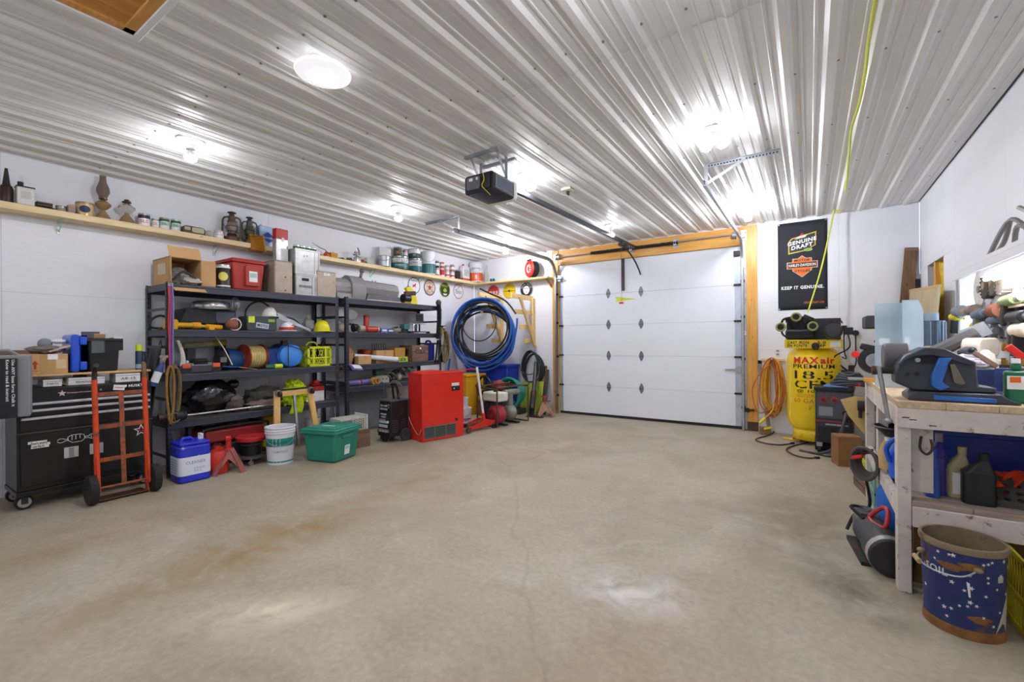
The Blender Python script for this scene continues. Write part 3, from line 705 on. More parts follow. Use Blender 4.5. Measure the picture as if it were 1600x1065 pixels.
WTIN = mat('white_print_tin','#e3e3e3',.35,.1)
can('oil_can_round','white can with navy top band and big red letters','can',217,236,335,ZS,WTIN,[(.62,.97,NAVY),(0,.06,TIN)],x=XS,text=[('OILO',PINK,.38,.26,1.5),('o',PINK,.8,.14,.3)])
can('oil_can_round','short white can with red print next to two green topped cans','can',238,250,343,ZS,WTIN,[(.85,.95,mat('navy_print','#2a3350'))],x=XS,text=[('OIL',PINK,.5,.3,1.2)])
can('oil_can_round','first of two white and green oil cans before the lanterns','can',250,266,341,ZS,WTIN,[(.68,.97,PGREEN),(.35,.62,mat('pale_green_print','#a9c4b6'))],x=XS,text=[('OIL',PGREEN,.48,.18,1.0)])
can('oil_can_round','second white and green oil can beside the old glass meter','can',268,284,344,ZS,WTIN,[(.68,.97,PGREEN),(.35,.62,mat('pale_green_print','#a9c4b6'))],x=XS,text=[('OIL',PGREEN,.48,.18,1.0)])
# old marker lamps
OLDB = mat('old_bronze','#5c4a35',.5,.5,rust=.25); LENS = mat('cloudy_lens','#b5b09a',.25,var=.15)
t,w,h = LT('marker_lamp','old bronze marker lamp with cloudy lens panels on the plank shelf','lamp',287,323,354,-5.99,ZS+.0005)
g = G(); g.prism(rrect(-w/2,w/2,0,h,h*.45),0,.10,'xz'); g.obj('housing',OLDB,t,bev=.006)
g = G(); g.prism(rrect(-w*.12,w*.42,h*.22,h*.88,h*.2),-.006,0,'xz'); g.obj('lens',LENS,t,bev=.003)
g = G(); g.prism(rrect(-w*.44,-w*.18,h*.4,h*.85,h*.15),-.006,0,'xz'); g.obj('lens',LENS,t,bev=.003)
t,w,h = LT('marker_lamp','small grey marker lamp beside the white and red can','lamp',322,335,360,-6.0,ZS+.0005)
g = G(); g.lathe([(.001,0),(h*.4,0),(h*.5,.03),(h*.5,.06),(.001,.07)],(0,.07,h*.5),18,(0,-1,0)); g.obj('housing',TIN,t)
g = G(); g.lathe([(h*.42,0),(h*.3,.012),(.001,.018)],(0,-.0,h*.5),18,(0,-1,0)); g.obj('lens',LENS,t)
can('oil_can_round','white can with faint red print just before the brown lantern','can',336,351,361,ZS,WTIN,[(.75,.8,PINK)],x=XS,text=[('Gargoyle',PINK,.5,.2,1.4)])
def lantern(u0,u1,vt,m,gl,lab):
    px,py,R_ = RD(u0,u1,XS); r = R_*.66; t = thing('barn_lantern',lab,'lantern',(px,py,ZS+.0005)); H = LZ((u0+u1)/2,vt,XS)-ZS
    g = G(); g.lathe([(.001,0),(r*1.25,0),(r*1.28,H*.03),(r*1.2,H*.14),(r*.8,H*.19),(r*.5,H*.22),(.001,H*.22)],n=22); g.obj('fuel_tank',m,t)
    g = G(); g.lathe([(r*.55,H*.23),(r*.7,H*.3),(r*.98,H*.42),(r*.9,H*.55),(r*.62,H*.66),(.001,H*.66)],n=22); g.obj('globe',gl,t)
    g = G(); g.lathe([(r*.78,H*.64),(r*.82,H*.68),(r*.6,H*.7),(r*.66,H*.83),(r*.45,H*.87),(r*.4,H*.93),(r*.78,H*.955),(r*.7,H*.975),(r*.3,H),(.001,H)],n=22); g.obj('hood',m,t)
    g = G(); g.lathe([(r*.8,H*.21),(r*.85,H*.23),(r*.8,H*.25)],n=20,close=False)
    for z in (.33,.5): g.tube([(r*1.0*math.cos(a),r*1.0*math.sin(a),H*z) for a in [2*PI*i/20 for i in range(20)]],.003,5,closed=True)
    g.obj('wire_guard',IRON,t)
    b = math.atan2(-py,-px)+PI/2; cx,cy = math.cos(b),math.sin(b)
    for s in (-1,1):
        g = G(); g.tube(sm([(cx*s*r*.9,cy*s*r*.9,H*.1),(cx*s*R_*.95,cy*s*R_*.95,H*.18),(cx*s*R_,cy*s*R_,H*.5),(cx*s*R_*.9,cy*s*R_*.9,H*.76),(cx*s*r*.6,cy*s*r*.6,H*.82)],5),r*.16,8); g.obj('side_tube',m,t)
    g = G(); g.tube(sm([(cx*R_,cy*R_,H*.62),(cx*R_*1.05+.03,cy*R_*1.05,H*.45),(cx*R_*.8+.09,cy*R_*.8,H*.30),(0.1,0,H*.26),(-cx*R_*.8+.09,-cy*R_*.8,H*.30),(-cx*R_,-cy*R_,H*.62)],5),.003,5); g.obj('bail_handle',IRON,t)
lantern(349,378,331,mat('brown_lantern_tin','#594842',.5,.4,rust=.35),mat('dusty_globe','#8d7f79',.25,var=.2,trans=.2),'rusty brown barn lantern, larger of the two on the plank shelf')
lantern(379,403,339,mat('grey_lantern_tin','#56544f',.5,.5,rust=.15),mat('green_globe','#5a5c42',.2,var=.2,trans=.2),'dark grey barn lantern with greenish globe beside the brown one')
t,w,h = LT('blue_tin','pale blue rectangular tin with dark blue diamond emblem on the plank shelf','tin',407,432,354,-6.0,ZS+.0005)
g = G(); g.box(-w/2,w/2,0,.10,0,h); g.obj('body',mat('pale_blue_tin','#9fb6d8',.4,.1,var=.08),t,bev=.008)
g = G(); g.prism([(-w*.35,h*.52),(0,h*.72),(w*.42,h*.52),(0,h*.47)],-.0015,0,'xz'); g.prism([(-w*.35,h*.40),(w*.42,h*.40),(w*.1,h*.2),(-.1*w,h*.28)],-.0015,0,'xz'); g.obj('emblem',PBLUE,t)
g = G(); g.cyl((-w*.3,.05,h),(-w*.3,.05,h+.02),.015); g.obj('cap',TIN,t)
lettering(t,'MOTOR OIL',PBLUE,(0,-.002,h*.46),(1,0,0),(0,0,1),.02,w*.7)
# second plank: oiler, amber box, irons, ornament, pail, paint
px,py,r = RD(506,517,XS)
t = thing('pump_oiler','small red pump oiler with long thin spout on the plank shelf','oil can',(px,py,ZS+.0005))
g = G(); g.lathe([(.001,0),(r,0),(r,.05),(r*.5,.08),(r*.3,.09),(.001,.09)],n=16); g.obj('body',mat('old_red_tin','#b8452f',.45,.2,rust=.15),t)
g = G(); p2 = AT(488,379,x=XS)-V((px,py,ZS)); g.tube([V((0,0,.085)),V((0,0,.095))+p2*.1,p2*.5+V((0,0,.04)),p2],[.007,.006,.005,.003],8); g.obj('spout',IRON,t)
t,w,h = LT('oil_tin','small square amber tin beside the red pump oiler','tin',518,529,395,-6.0,ZS+.0005)
g = G(); g.box(-w/2,w/2,0,.07,0,h); g.obj('body',mat('amber_tin','#b8841e',.4,.2),t,bev=.004)
g = G(); g.cyl((0,.035,h),(0,.035,h+.012),.012); g.obj('cap',BRASS,t)
for i,(u0,u1,v,m,lab) in enumerate(((530,543,402,IRON,'dark flat iron plane lying on the plank shelf'),(543,555,402,RUSTY,'rusty flat iron plane beside the silver figure'),(564,573,405,mat('dark_red_iron','#7c2a24',.5,.3,rust=.2),'dark red block plane by the silver figure'),(571,576,408,IRON,'grey block plane before the white box and pail'))):
    t,w,h = LT('hand_plane',lab,'tool',u0,u1,v,-6.0,ZS+.0005)
    g = G(); g.box(-w/2,w/2,0,.05,0,h*.4); g.obj('sole',m,t,bev=.004)
    g = G(); g.prism([(-w*.4,h*.4),(w*.3,h*.4),(w*.15,h),(-w*.1,h*.9)],.01,.04,'xz'); g.obj('body',m,t,bev=.003)
    g = G(); g.ball((-w*.32,.025,h*.62),(h*.2,h*.2,h*.3)); g.obj('knob',RUSTY,t)
px,py,r = RD(553,565,XS)
t = thing('blow_torch','silver blow torch with upright nozzle on the plank shelf','torch',(px,py,ZS+.0005)); H = LZ(559,387,XS)-ZS
g = G(); g.lathe([(.001,0),(r,0),(r*1.05,H*.1),(r*.9,H*.35),(r*.4,H*.45),(.001,H*.45)],n=18); g.obj('tank',TIN,t)
g = G(); g.cyl((0,0,H*.45),(0,0,H*.6),r*.35); g.cyl((0,-r*.8,H*.66),(0,r*.8,H*.62),r*.3,r*.4); g.obj('burner',STEEL,t)
g = G(); g.tube(sm([(0,r*.4,H*.6),(0,r*.6,H*.8),(0,r*.1,H)],4),.008,6); g.cyl((0,-r*.6,H*.5),(0,-r*1.2,H*.5),.01); g.obj('handle',IRON,t)
t,w,h = LT('white_carton','plain white carton behind the galvanised pail','box',594,612,387,-6.07,ZS+.0005)
g = G(); g.box(-w/2,w/2,0,.09,0,h); g.obj('carton',mat('white_card','#d5d3d2',.8),t,bev=.003)
g = G(); g.box(-w/2-.0008,w/2+.0008,-.001,.0905,h-.02,h-.018); g.obj('flap_edge',GREY,t)
t = LT('white_carton','low white carton beside the galvanised pail','box',575,587,403,-6.07,ZS+.0005); t,w,h = t
g = G(); g.box(-w/2,w/2,0,.08,0,h); g.obj('carton',mat('white_card','#d5d3d2',.8),t,bev=.003)
g = G(); g.box(-w/2-.0008,w/2+.0008,-.001,.0805,h-.02,h-.018); g.obj('flap_edge',GREY,t)
can('pail','small galvanised pail on the plank shelf beside paint cans','pail',590,611,401,ZS,STEEL,x=-5.995,open_=True,taper=.85,handle=True)
TEALP = mat('teal_print','#2a6e70',.45); DKGRN = mat('dark_green_tin','#24382f',.35,.3)
LBL = mat('paint_label','#d9dcda',.5,var=.06)
a = can('paint_can','big dark green paint can with white and teal label, second can on top','paint can',612,639,402,ZS,DKGRN,[(.12,.5,TEALP),(.5,.86,LBL)],x=-6.055,text=[('PAINT',LBL,.3,.14,1.0)],handle=True)
za = ZS+LZ(625,402,-6.055)-ZS
can('paint_can','small dark green and orange paint can on top of the teal one','paint can',616,629,387,za+.004,mat('olive_tin','#3b4434',.35,.3),[(.2,.75,mat('green_print','#44563f',.5))],x=-6.07,text=[('M',PORANGE,.45,.3,.6)])
can('paint_can','tiny pinkish can beside the green can on the teal paint can','paint can',630,638,391,za+.004,mat('pink_tin','#a07a7a',.4,.2),[(.3,.7,LBL)],x=-6.045)
b = can('paint_can','white labelled paint can under another, next to the tall white pail','paint can',640,660,405,ZS,mat('black_tin','#2d3030',.35,.3),[(.1,.45,TEALP),(.45,.88,LBL)],x=-6.055,text=[('PAINT',INK,.68,.1,.9)],handle=True)
zb_ = LZ(650,405,-6.055)
can('paint_can','grey and white paint can on top of the white labelled one','paint can',639,658,390,zb_+.004,DKGRN,[(.5,.9,LBL),(.1,.5,mat('dark_teal','#27423f',.5))],x=-6.055,text=[('17',LBL,.3,.2,.4)])
can('paint_pail','tall white pail with teal lower half on the plank shelf','pail',660,681,394,ZS,mat('pail_white','#dfe1e6',.4,var=.03),[(.02,.45,TEALP)],x=-6.055,handle=True,lid=mat('pail_lid','#c9ccd2',.4))
stacks = ((680,687,408,419,NAVY,mat('red_print_tin','#b0403a'),'navy'),(688,695,410,419,mat('red_print_tin','#b0403a'),WTIN,'red and white'),(696,703,415,424,mat('rose_tin','#c9a7a4'),WTIN,'rose and white'),(704,711,414,425,mat('brown_tin','#a4664a'),WTIN,'brown'))
for u0,u1,v1,v2,m1,m2,nm in stacks:
    z2 = LZ((u0+u1)/2,v2,-6.05)
    can('small_can',f'lower small can under the {nm} one by the tall pail','can',u0,u1,v2,ZS,m2,[(.2,.8,PINK if nm != 'navy' else LBL)] if nm in ('navy','red and white') else [(.3,.5,PINK)],x=-6.05)
    can('small_can',f'upper small {nm} can of a stacked pair by the tall pail','can',u0,u1,v1,z2+.003,m1,[(.3,.7,LBL)],x=-6.05)
# in the corner
t,w,h = LT('flat_tin','small brown tin standing in the shelf corner','tin',715,720,422,-6.08,ZS+.0005)
g = G(); g.box(-w/2,w/2,0,.06,0,h); g.obj('body',DKB,t,bev=.003)
g = G(); g.box(-w/2-.002,w/2+.002,-.002,.062,h-.02,h+.001); g.obj('lid',TIN,t)
t,w,h = LT('oil_jug','white and red rectangular jug beside the orange pail','jug',724,735,413,-6.05,ZS+.0005)
g = G(); g.box(-w/2,w/2,0,.09,0,h*.8); g.taper(-w/2,w/2,0,.09,h*.8,h*.88,1); g.obj('body',WTIN,t,bev=.008)
g = G(); g.cyl((-w*.2,.045,h*.88),(-w*.2,.045,h),.022); g.obj('cap',REDP,t)
g = G(); g.prism(rrect(-w*.35,w*.35,h*.3,h*.7,.01),-.0015,0,'xz'); g.obj('label',mat('pale_blue_label','#b9c4cc',.6),t)
g = G(); g.box(-w/2-.001,w/2+.001,-.001,.091,.0,h*.16); g.obj('label_band',mat('red_print_tin','#b0403a'),t)
can('paint_pail','white and orange pail standing in the shelf corner','pail',734,755,411,ZS,mat('pail_white','#dfe1e6'),[(.04,.47,mat('orange_band','#d9652e',.45))],y=7.68,lid=mat('pail_lid','#c9ccd2'),text=[('DECK STAIN',INK,.68,.1,1.3),('1',LBL,.25,.2,.2)],handle=True)
px,py,r = RD(758.5,764,y=7.66)
t = thing('glass_bottle','clear glass bottle on the corner shelf by the orange pail','bottle',(px,py,ZC2+.0005)); H = BZ(761,416,7.66)-ZC2
g = G(); g.lathe([(.001,0),(r,0),(r,H*.5),(r*.4,H*.72),(r*.35,H*.93),(r*.45,H*.94),(r*.45,H),(.001,H)],n=16); g.obj('glass',mat('bottle_glass','#dfeae6',.06,var=0,trans=.8,ior=1.25),t)
g = G(); g.cyl((0,0,H),(0,0,H+.015),r*.48); g.obj('cap',TIN,t)
px,py,r = RD(765,775,y=7.62)
t = thing('safety_goggles','small teal goggles on the corner shelf','goggles',(px,py,ZC2))
for s in (-1,1):
    g = G(); g.tube([(s*r*.5+r*.42*math.cos(a),0,.035+.03*math.sin(a)) for a in [2*PI*i/14 for i in range(14)]],.008,6,closed=True); g.obj('lens_frame',PTEAL,t)
    g = G(); g.cyl((s*r*.5,-.002,.035),(s*r*.5,.002,.035),.028); g.obj('lens',mat('dark_lens','#1f5450',.1),t)
g = G(); g.tube(sm([(-r*.9,0,.03),(-r*.6,.08,.012),(r*.6,.08,.012),(r*.9,0,.03)],5),.005,6); g.obj('strap',PTEAL,t)
# hose reel
pc = AT(826,416,y=7.56)
t = thing('hose_reel','round red hose reel with white swirl emblem on the corner shelf','hose reel',(pc.x,7.56,ZC2+.0005),math.radians(-28)); R_ = .165; zc = R_+.012
g = G(); g.lathe([(.001,0),(R_*.93,0),(R_,.012),(R_,.028),(R_*.93,.034),(.001,.034)],(0,0,zc),36,(0,1,0)); g.obj('front_plate',REDP,t)
g = G(); g.lathe([(.001,.034),(R_*.9,.034),(R_*.95,.06),(R_*.95,.15),(R_*.85,.165),(.001,.165)],(0,0,zc),32,(0,1,0)); g.obj('drum',BLACK,t)
g = G(); g.box(-.05,.05,.02,.15,0,.03); g.obj('foot',BLACK,t,bev=.004); g = G(); g.box(-.06,.06,-.002,.03,zc*2-.02,zc*2+.004); g.obj('top_clip',BLACK,t,bev=.004)
for k in range(5):
    a = math.radians(-50+k*30); g = G()
    a1,a2 = a-.14,a+.14
    g.prism([(.03*math.cos(a1),zc+.03*math.sin(a1)),(.10*math.cos(a-.07),zc+.1*math.sin(a-.07)),(.10*math.cos(a+.07),zc+.1*math.sin(a+.07)),(.03*math.cos(a2),zc+.03*math.sin(a2))],-.0015,0,'xz'); g.obj('emblem_ray',PWHITE,t,smooth=0)
g = G(); pts = [(.085*math.cos(math.radians(a)),zc+.085*math.sin(math.radians(a))) for a in range(75,291,12)]+[(.035*math.cos(math.radians(a))-.012,zc+.05*math.sin(math.radians(a))) for a in range(290,74,-12)]
g.prism(pts,-.0015,0,'xz'); g.obj('emblem_swirl',PWHITE,t,smooth=0)

# ---------------------------------------------------------------- round tin signs
def sign(p,rz,lab,base,rings,r=.155):
    t = thing('round_sign',lab,'sign',p,rz,'round tin signs on the walls')
    g = G(); g.lathe([(.001,-.004),(r,-.004),(r,.0),(r*.98,.004),(.001,.004)],(0,-.006,0),40,(0,-1,0)); g.obj('disc',base,t)
    for k,(r0,r1,m) in enumerate(rings):
        g = G(); l = .0042+k*.0005
        n = 40; vs = [(q*math.cos(2*PI*i/n),-.006-l,q*math.sin(2*PI*i/n)) for q in (r0*r,r1*r) for i in range(n)]
        g.add(vs,[(i,(i+1) % n,n+(i+1) % n,n+i) for i in range(n)]); g.obj('ring',m,t,smooth=0)
    return t
def flat(t,poly,m,lift=.0115,name='emblem'):
    g = G(); g.add([(a,-lift,b) for a,b in poly],[tuple(range(len(poly)))]); return g.obj(name,m,t,smooth=0)
def ring_text(t,s,m,r,h,a0,a1,lift=.012):
    """letters set round an arc, clockwise from angle a0 to a1 (degrees)"""
    n = len(s)
    for i,ch in enumerate(s):
        if ch == ' ': continue
        a = math.radians(a0+(a1-a0)*i/max(1,n-1)); up = V((math.cos(a),0,math.sin(a))); rt = V((math.sin(a),0,-math.cos(a)))
        if a1 > a0: up,rt = -up,-rt
        lettering(t,ch,m,V((math.cos(a)*r,-lift,math.sin(a)*r)),rt,up,h,bold=.02)
def wl(u,v): return V((XL,AT(u,v,x=XL).y,min(AT(u,v,x=XL).z,2.455)))
def wb(u,v): p = AT(u,v,y=YB); return V((p.x,YB,min(p.z,2.45)))
CREAM = mat('cream_sign','#e4d2bd',.45,var=.06)
t = sign(wl(646.5,444),PI/2,'round white sign with dark blue rim and red winged emblem, behind yellow guard',mat('sign_white','#e2e6ea',.4),[(.9,1,mat('navy_print','#2a3350'))])
lettering(t,'MOBILGAS',PBLUE,(0,-.011,.09),(1,0,0),(0,0,1),.028,.16,.03)
flat(t,[(-.06,-.05),(-.03,-.01),(-.05,.02),(0,.01),(.03,.05),(.05,.02),(.03,0),(.06,-.05),(.02,-.02),(-.02,-.03)],PINK)
t = sign(wl(670.8,449),PI/2,'round cream sign with dark rim and red star',CREAM,[(.88,1,mat('maroon_print','#4c2826',.5)),(.5,.54,mat('maroon_print','#4c2826'))])
flat(t,star(0,0,.075),mat('brick_print','#a3463c',.5)); ring_text(t,'TEXACO',mat('maroon_print','#4c2826'),.11,.036,145,35); ring_text(t,'GASOLINE',mat('maroon_print','#4c2826'),.11,.03,215,325)
t = sign(wl(694.8,452.3),PI/2,'round dark green sign with yellow rim and pale parrot',mat('sign_green','#23381f',.45),[(.9,1,mat('lime_print','#a9bd3a',.5))])
lettering(t,'POLLY',mat('lime_print','#c8d65a'),(0,-.011,.075),(1,0,0),(0,0,1),.05,.2,.03)
flat(t,[(-.06,-.02),(-.02,.03),(.02,.03),(.06,-.02),(.03,-.05),(-.03,-.05)],mat('lime_print','#c8d65a')); flat(t,[(-.07,-.08),(.07,-.08),(.03,-.115),(-.03,-.115)],PWHITE)
t = sign(wl(715.7,454.6),PI/2,'round white sign with thin red rim reading Esso',mat('sign_white','#e2e6ea'),[(.9,1,mat('rose_print','#c0505c',.5))])
lettering(t,'Esso',mat('slate_print','#3f4a66',.5),(0,-.011,0),(1,0,0),(0,0,1),.09,.19,.0,.3)
t = sign(wb(771,454.5),0,'round red sign with white letters behind the blue hose coil',mat('sign_red','#c8323a',.45),[(.93,1,mat('rose_pale','#dd9aa0',.5))])
lettering(t,'GULF',PWHITE,(0,-.011,-.02),(1,0,0),(0,0,1),.085,.24,.04)
t = sign(wb(796,453.2),0,'round yellow sign with a thin dark bar across its middle',mat('sign_yellow','#dfbe1f',.4),[(.94,1,mat('dark_yellow','#b79b1a',.5))])
g = G(); g.box(-.14,.14,-.0125,-.011,-.006,.006); g.obj('bar',mat('dark_yellow2','#57511f',.5),t,smooth=0)
flat(t,[(-.018,-.02),(.018,-.02),(.018,.02),(-.018,.02)],INK,.0128); ring_text(t,'MOTOR OIL',mat('dark_yellow','#b79b1a'),.11,.03,150,30)
t = sign(wb(822.8,450.2),0,'round black sign with white centre and ring of small letters',mat('sign_black','#23252d',.45),[(.93,.97,PWHITE),(.48,.52,PWHITE)])
flat(t,[(.07*math.cos(2*PI*i/24),.085*math.sin(2*PI*i/24)-.01) for i in range(24)],PWHITE); ring_text(t,'GARAGE SERVICE',PWHITE,.113,.026,160,20)
flat(t,[(-.045,.03),(-.01,.03),(-.01,.02),(-.045,.018)],INK,.0125); flat(t,[(.01,.03),(.045,.03),(.045,.018),(.01,.02)],INK,.0125); flat(t,[(-.03,-.045),(.03,-.045),(.0,-.058)],INK,.0125)

# ---------------------------------------------------------------- lumber racks and hose coils in the corner
def rack(u,vt,vb,arms,lab):
    px = AT(u,vt,y=YB-.04).x; zt = BZ(u,vt,YB-.04); zb = BZ(u,vb,YB-.04)
    t = thing('lumber_rack',lab,'rack',(px,YB,zt))
    g = G(); g.box(-.02,.02,-.09,-.001,zb-zt,.0); g.obj('upright',PINEZ,t,bev=.003)
    L_ = arms[0][1]
    g = G(); g.prism([(-L_+.14,-.02),(-L_+.21,-.02),(-.02,zb-zt-.02),(-.095,zb-zt+.0)],.022,.058,'yz'); g.obj('brace',PINEZ,t,bev=.003)
    for f,L in arms:
        z = (zb-zt)*f
        g = G(); g.box(-.024,-.06,-L,-.002,z-.045,z+.045); g.obj('arm',wood('pine_arm','#d9b878','#ead09a','y'),t,bev=.003)
    return t
rack(833.5,466,541,[(0,.78),(.30,.66),(.60,.50),(.88,.33)],'pine lumber rack with four arms between hose coils and door post')
rack(784,464,541,[(0.0,.80),(.30,.70),(.60,.52),(.88,.34)],'pine lumber rack seen through the big blue hose coil')
BHOSE = mat('blue_poly_pipe','#2c62c0',.35,var=.08,coat=.2); KHOSE = mat('black_poly_pipe','#26282c',.4,var=.15)
pc = AT(755,513,y=7.08)
t = thing('pipe_coil','big hanging coil of blue poly pipe with black pipe inside, in the corner','pipe coil',(pc.x,7.08,pc.z),math.radians(16))
def loop(R_,cz,dy,ph,amp=.03,ky=0,n=44,cx=0,ez=1.0):
    return [(cx+R_*math.cos(a)*(1+amp*.5*math.sin(2*a+ph)),dy+ky*math.sin(a+ph),cz+R_*ez*math.sin(a)*(1+amp*math.sin(3*a+ph)*.6)) for a in [2*PI*i/n for i in range(n)]]
random.seed(3)
for k in range(6):
    g = G(); g.tube(loop(.62+.012*(k % 3)-.05*(k//3),-.03-.05*(k % 3)+.02*(k//3),-.13+.05*k,k*.8,.03,.03,ez=1.02+.03*(k % 3)),.019,8,closed=True); g.obj('blue_loop',BHOSE,t)
for k in range(7):
    g = G(); g.tube(loop(.51+.022*(k % 4),-.02-.02*k+.03,-.15+.045*k,k*.6+1,.025,.03,cx=.03),.018,8,closed=True); g.obj('black_loop',KHOSE,t)
for k in range(3):
    g = G(); g.tube(loop(.59,-.12-.05*k,-.05+.08*k,k+.4,.03,.03,ez=.93),.019,8,closed=True); g.obj('black_loop' if k != 1 else 'blue_loop',KHOSE if k != 1 else BHOSE,t)
g = G(); g.tube(loop(.345,.10,-.16,.3,.02,.02,cx=-.02),.011,8,closed=True); g.obj('thin_black_loop',KHOSE,t)
def rel(u,v,y,c): return Matrix.Rotation(-math.radians(16),3,'Z') @ (AT(u,v,y=y-.12)-V(c))
c0 = (pc.x,7.08,pc.z)
g = G(); g.tube(sm([rel(750,451,7.1,c0),rel(765,458,7.1,c0),rel(790,470,7.1,c0),rel(806,490,7.12,c0)],6),.018,8); g.obj('black_end',KHOSE,t)
g = G(); g.tube(sm([rel(808,497,7.1,c0),rel(807,512,7.1,c0),rel(800,545,7.1,c0),rel(790,560,7.12,c0)],6),.019,8); g.obj('blue_end',BHOSE,t)
t = tag(G().tube(sm([AT(703,560,x=-6.02),AT(701,578,x=-6.04),AT(702,595,x=-6.05),AT(706,608,x=-6.0),AT(716,625,x=-5.9)],6),.02,8).obj('blue_pipe',BHOSE),'blue pipe tail hanging down the wall behind the red heater','pipe')
# tan rope hung on the wall beside the shelving
pc = AT(692,535,x=-6.10)
t = thing('rope_hank','tan rope hank hanging on a nail beside the shelving','rope',pc)
TANR = mat('tan_rope','#8a7548',.85,var=.25,scale=40,bump=.5)
for k in range(5):
    w = .07+.012*k; H = .30+.012*(k % 3)
    g = G(); g.tube([(-.02+.018*k,w*math.cos(a)+.01*math.sin(3*a+k),-.02*k+H*math.sin(a)) for a in [2*PI*i/28 for i in range(28)]],.011,6,closed=True); g.obj('rope_loop',TANR,t)
g = G(); g.box(-.06,.0,-.02,.02,.30,.34); g.cyl((-.07,0,.33),(.07,0,.33),.008); g.obj('nail',IRON,t)
g = G(); g.tube([(.045,.0,-.08),(.05,.07,-.03),(.0,.08,-.05),(-.03,.0,-.05),(.02,-.08,-.05)],.012,6,closed=True); g.obj('rope_wrap',TANR,t)
# black cable coil hung under the lumber rack
pc = AT(832,572,y=7.66)
t = thing('cable_coil','coil of black cable hanging below the lumber rack','cable',(pc.x,7.66,pc.z))
for k in range(5):
    g = G(); g.tube([(.02*(k-2)*.6+(.19+.008*k)*math.cos(a)*(1-.12*math.sin(a)),-.06+.03*k,-.02*k+(.31+.008*(k % 3))*math.sin(a)) for a in [2*PI*i/36 for i in range(36)]],.013,8,closed=True); g.obj('cable_loop',KHOSE,t)
g = G(); g.tube([(-.04+.2*math.cos(a),-.085,-.0+.14*math.sin(a)-.02) for a in [PI+PI*i/14 for i in range(15)]],.01,6); g.obj('cable_end',KHOSE,t)
g = G(); g.cyl((0,.135,.31),(0,-.09,.33),.009); g.obj('hook',STEEL,t)
# ---------------------------------------------------------------- two black rivet shelving units
from mathutils import noise as NZ
SLATE = mat('slate_shelf_steel','#3a3e4a',.42,.25,var=.1); SLOT = mat('slot_dark','#121317',.7,var=0); DECK = mat('shelf_deck','#4b4a4c',.7,var=.25,scale=12)
XF,XBK = -5.56,-6.13
def blob(g,c,r,seed=0,amp=.25,f=2.2,n=22,m=14,flat=True):
    """crumpled soft mass resting flat on z = c.z - r.z"""
    g0 = len(g.v); g.ball(c,r,n,m)
    for i in range(g0,len(g.v)):
        p = V(g.v[i]); q = V(((p.x-c[0])/r[0],(p.y-c[1])/r[1],(p.z-c[2])/r[2]))
        k = 1+amp*NZ.noise(q*f+V((seed*7.1,seed*3.3,seed)))+amp*.5*NZ.noise(q*f*2.7+V((seed,5,2)))
        p = V(c)+V((q.x*r[0]*k,q.y*r[1]*k,q.z*r[2]*k))
        if flat: p.z = max(p.z,c[2]-r[2])
        g.v[i] = tuple(p)
    return g
def shelving(y0,y1,tops,lab,thr=()):
    t = thing('shelving_unit',lab,'shelving',((XF),(y0+y1)/2,0),PI/2,'black steel shelving units')
    w = y1-y0; d = XF-XBK; H = tops[0]+.015
    for sx in (-1,1):
        for yy in (0,1):
            x = sx*w/2; a,b = (x,x+.05) if sx < 0 else (x-.05,x)
            g = G(); f = 0 if yy == 0 else d-.003
            g.box(a,b,f,f+.003,.001,H)
            s0,s1 = (0,.045) if yy == 0 else (d-.045,d)
            g.box(a if sx < 0 else b-.003,a+.003 if sx < 0 else b,s0,s1,.001,H)
            p = g.obj('post',SLATE,t)
            g = G()
            for k in range(int(H/.05)):
                z = .04+k*.05; c = (a+b)/2
                g.box(c-.006,c+.006,f-.0012,f+.0042,z,z+.022)
                xx = a if sx < 0 else b-.003; g.box(xx-.001,xx+.004,(s0+s1)/2-.006,(s0+s1)/2+.006,z,z+.022)
            tag(g.obj('post_slot',SLOT,p,smooth=0),None,kind='stuff')
        for zz in (.2,.8,1.35,1.75):
            g = G(); x = sx*(w/2-.006); g.box(x-.004,x+.004,.003,d-.003,zz,zz+.03); g.obj('side_rail',SLATE,t)
    for zt in tops:
        for f in (0,1):
            g = G(); yy = .003 if f == 0 else d-.015
            g.box(-w/2+.003,w/2-.003,yy,yy+.012,zt-.08,zt-.012); g.box(-w/2+.003,w/2-.003,yy-.002 if f == 0 else yy-.014,yy+.014,zt-.026,zt-.012); g.box(-w/2+.003,w/2-.003,yy-.002,yy+.012,zt-.08,zt-.072); g.obj('beam',SLATE,t,bev=.002)
        for sx in (-1,1):
            g = G(); x = sx*(w/2-.01); g.box(x-.006,x+.006,.01,d-.01,zt-.07,zt-.012); g.obj('end_beam',SLATE,t)
        g = G(); g.box(-w/2+.006,w/2-.006,.006,d-.006,zt-.012,zt); g.obj('deck',DECK,t,smooth=0)
    return t
Y1A,Y1B,Y2A,Y2B = 1.90,3.94,4.06,6.06
T1 = (2.03,1.55,1.075,.585); T2 = (2.04,1.55,1.07,.75)
shelving(Y1A,Y1B,T1,'black rivet shelving unit nearest the tool chest, with red tote on top')
shelving(Y2A,Y2B,T2,'black rivet shelving unit nearest the corner, with grey machine on top')
Z1,Z2,Z3,Z4 = [z+.001 for z in T1]
def bx(t,name,x0,x1,y0,y1,z0,z1,m,bev=.003,parent=None): g = G(); g.box(x0,x1,y0,y1,z0,z1); return g.obj(name,m,parent or t,bev=bev)
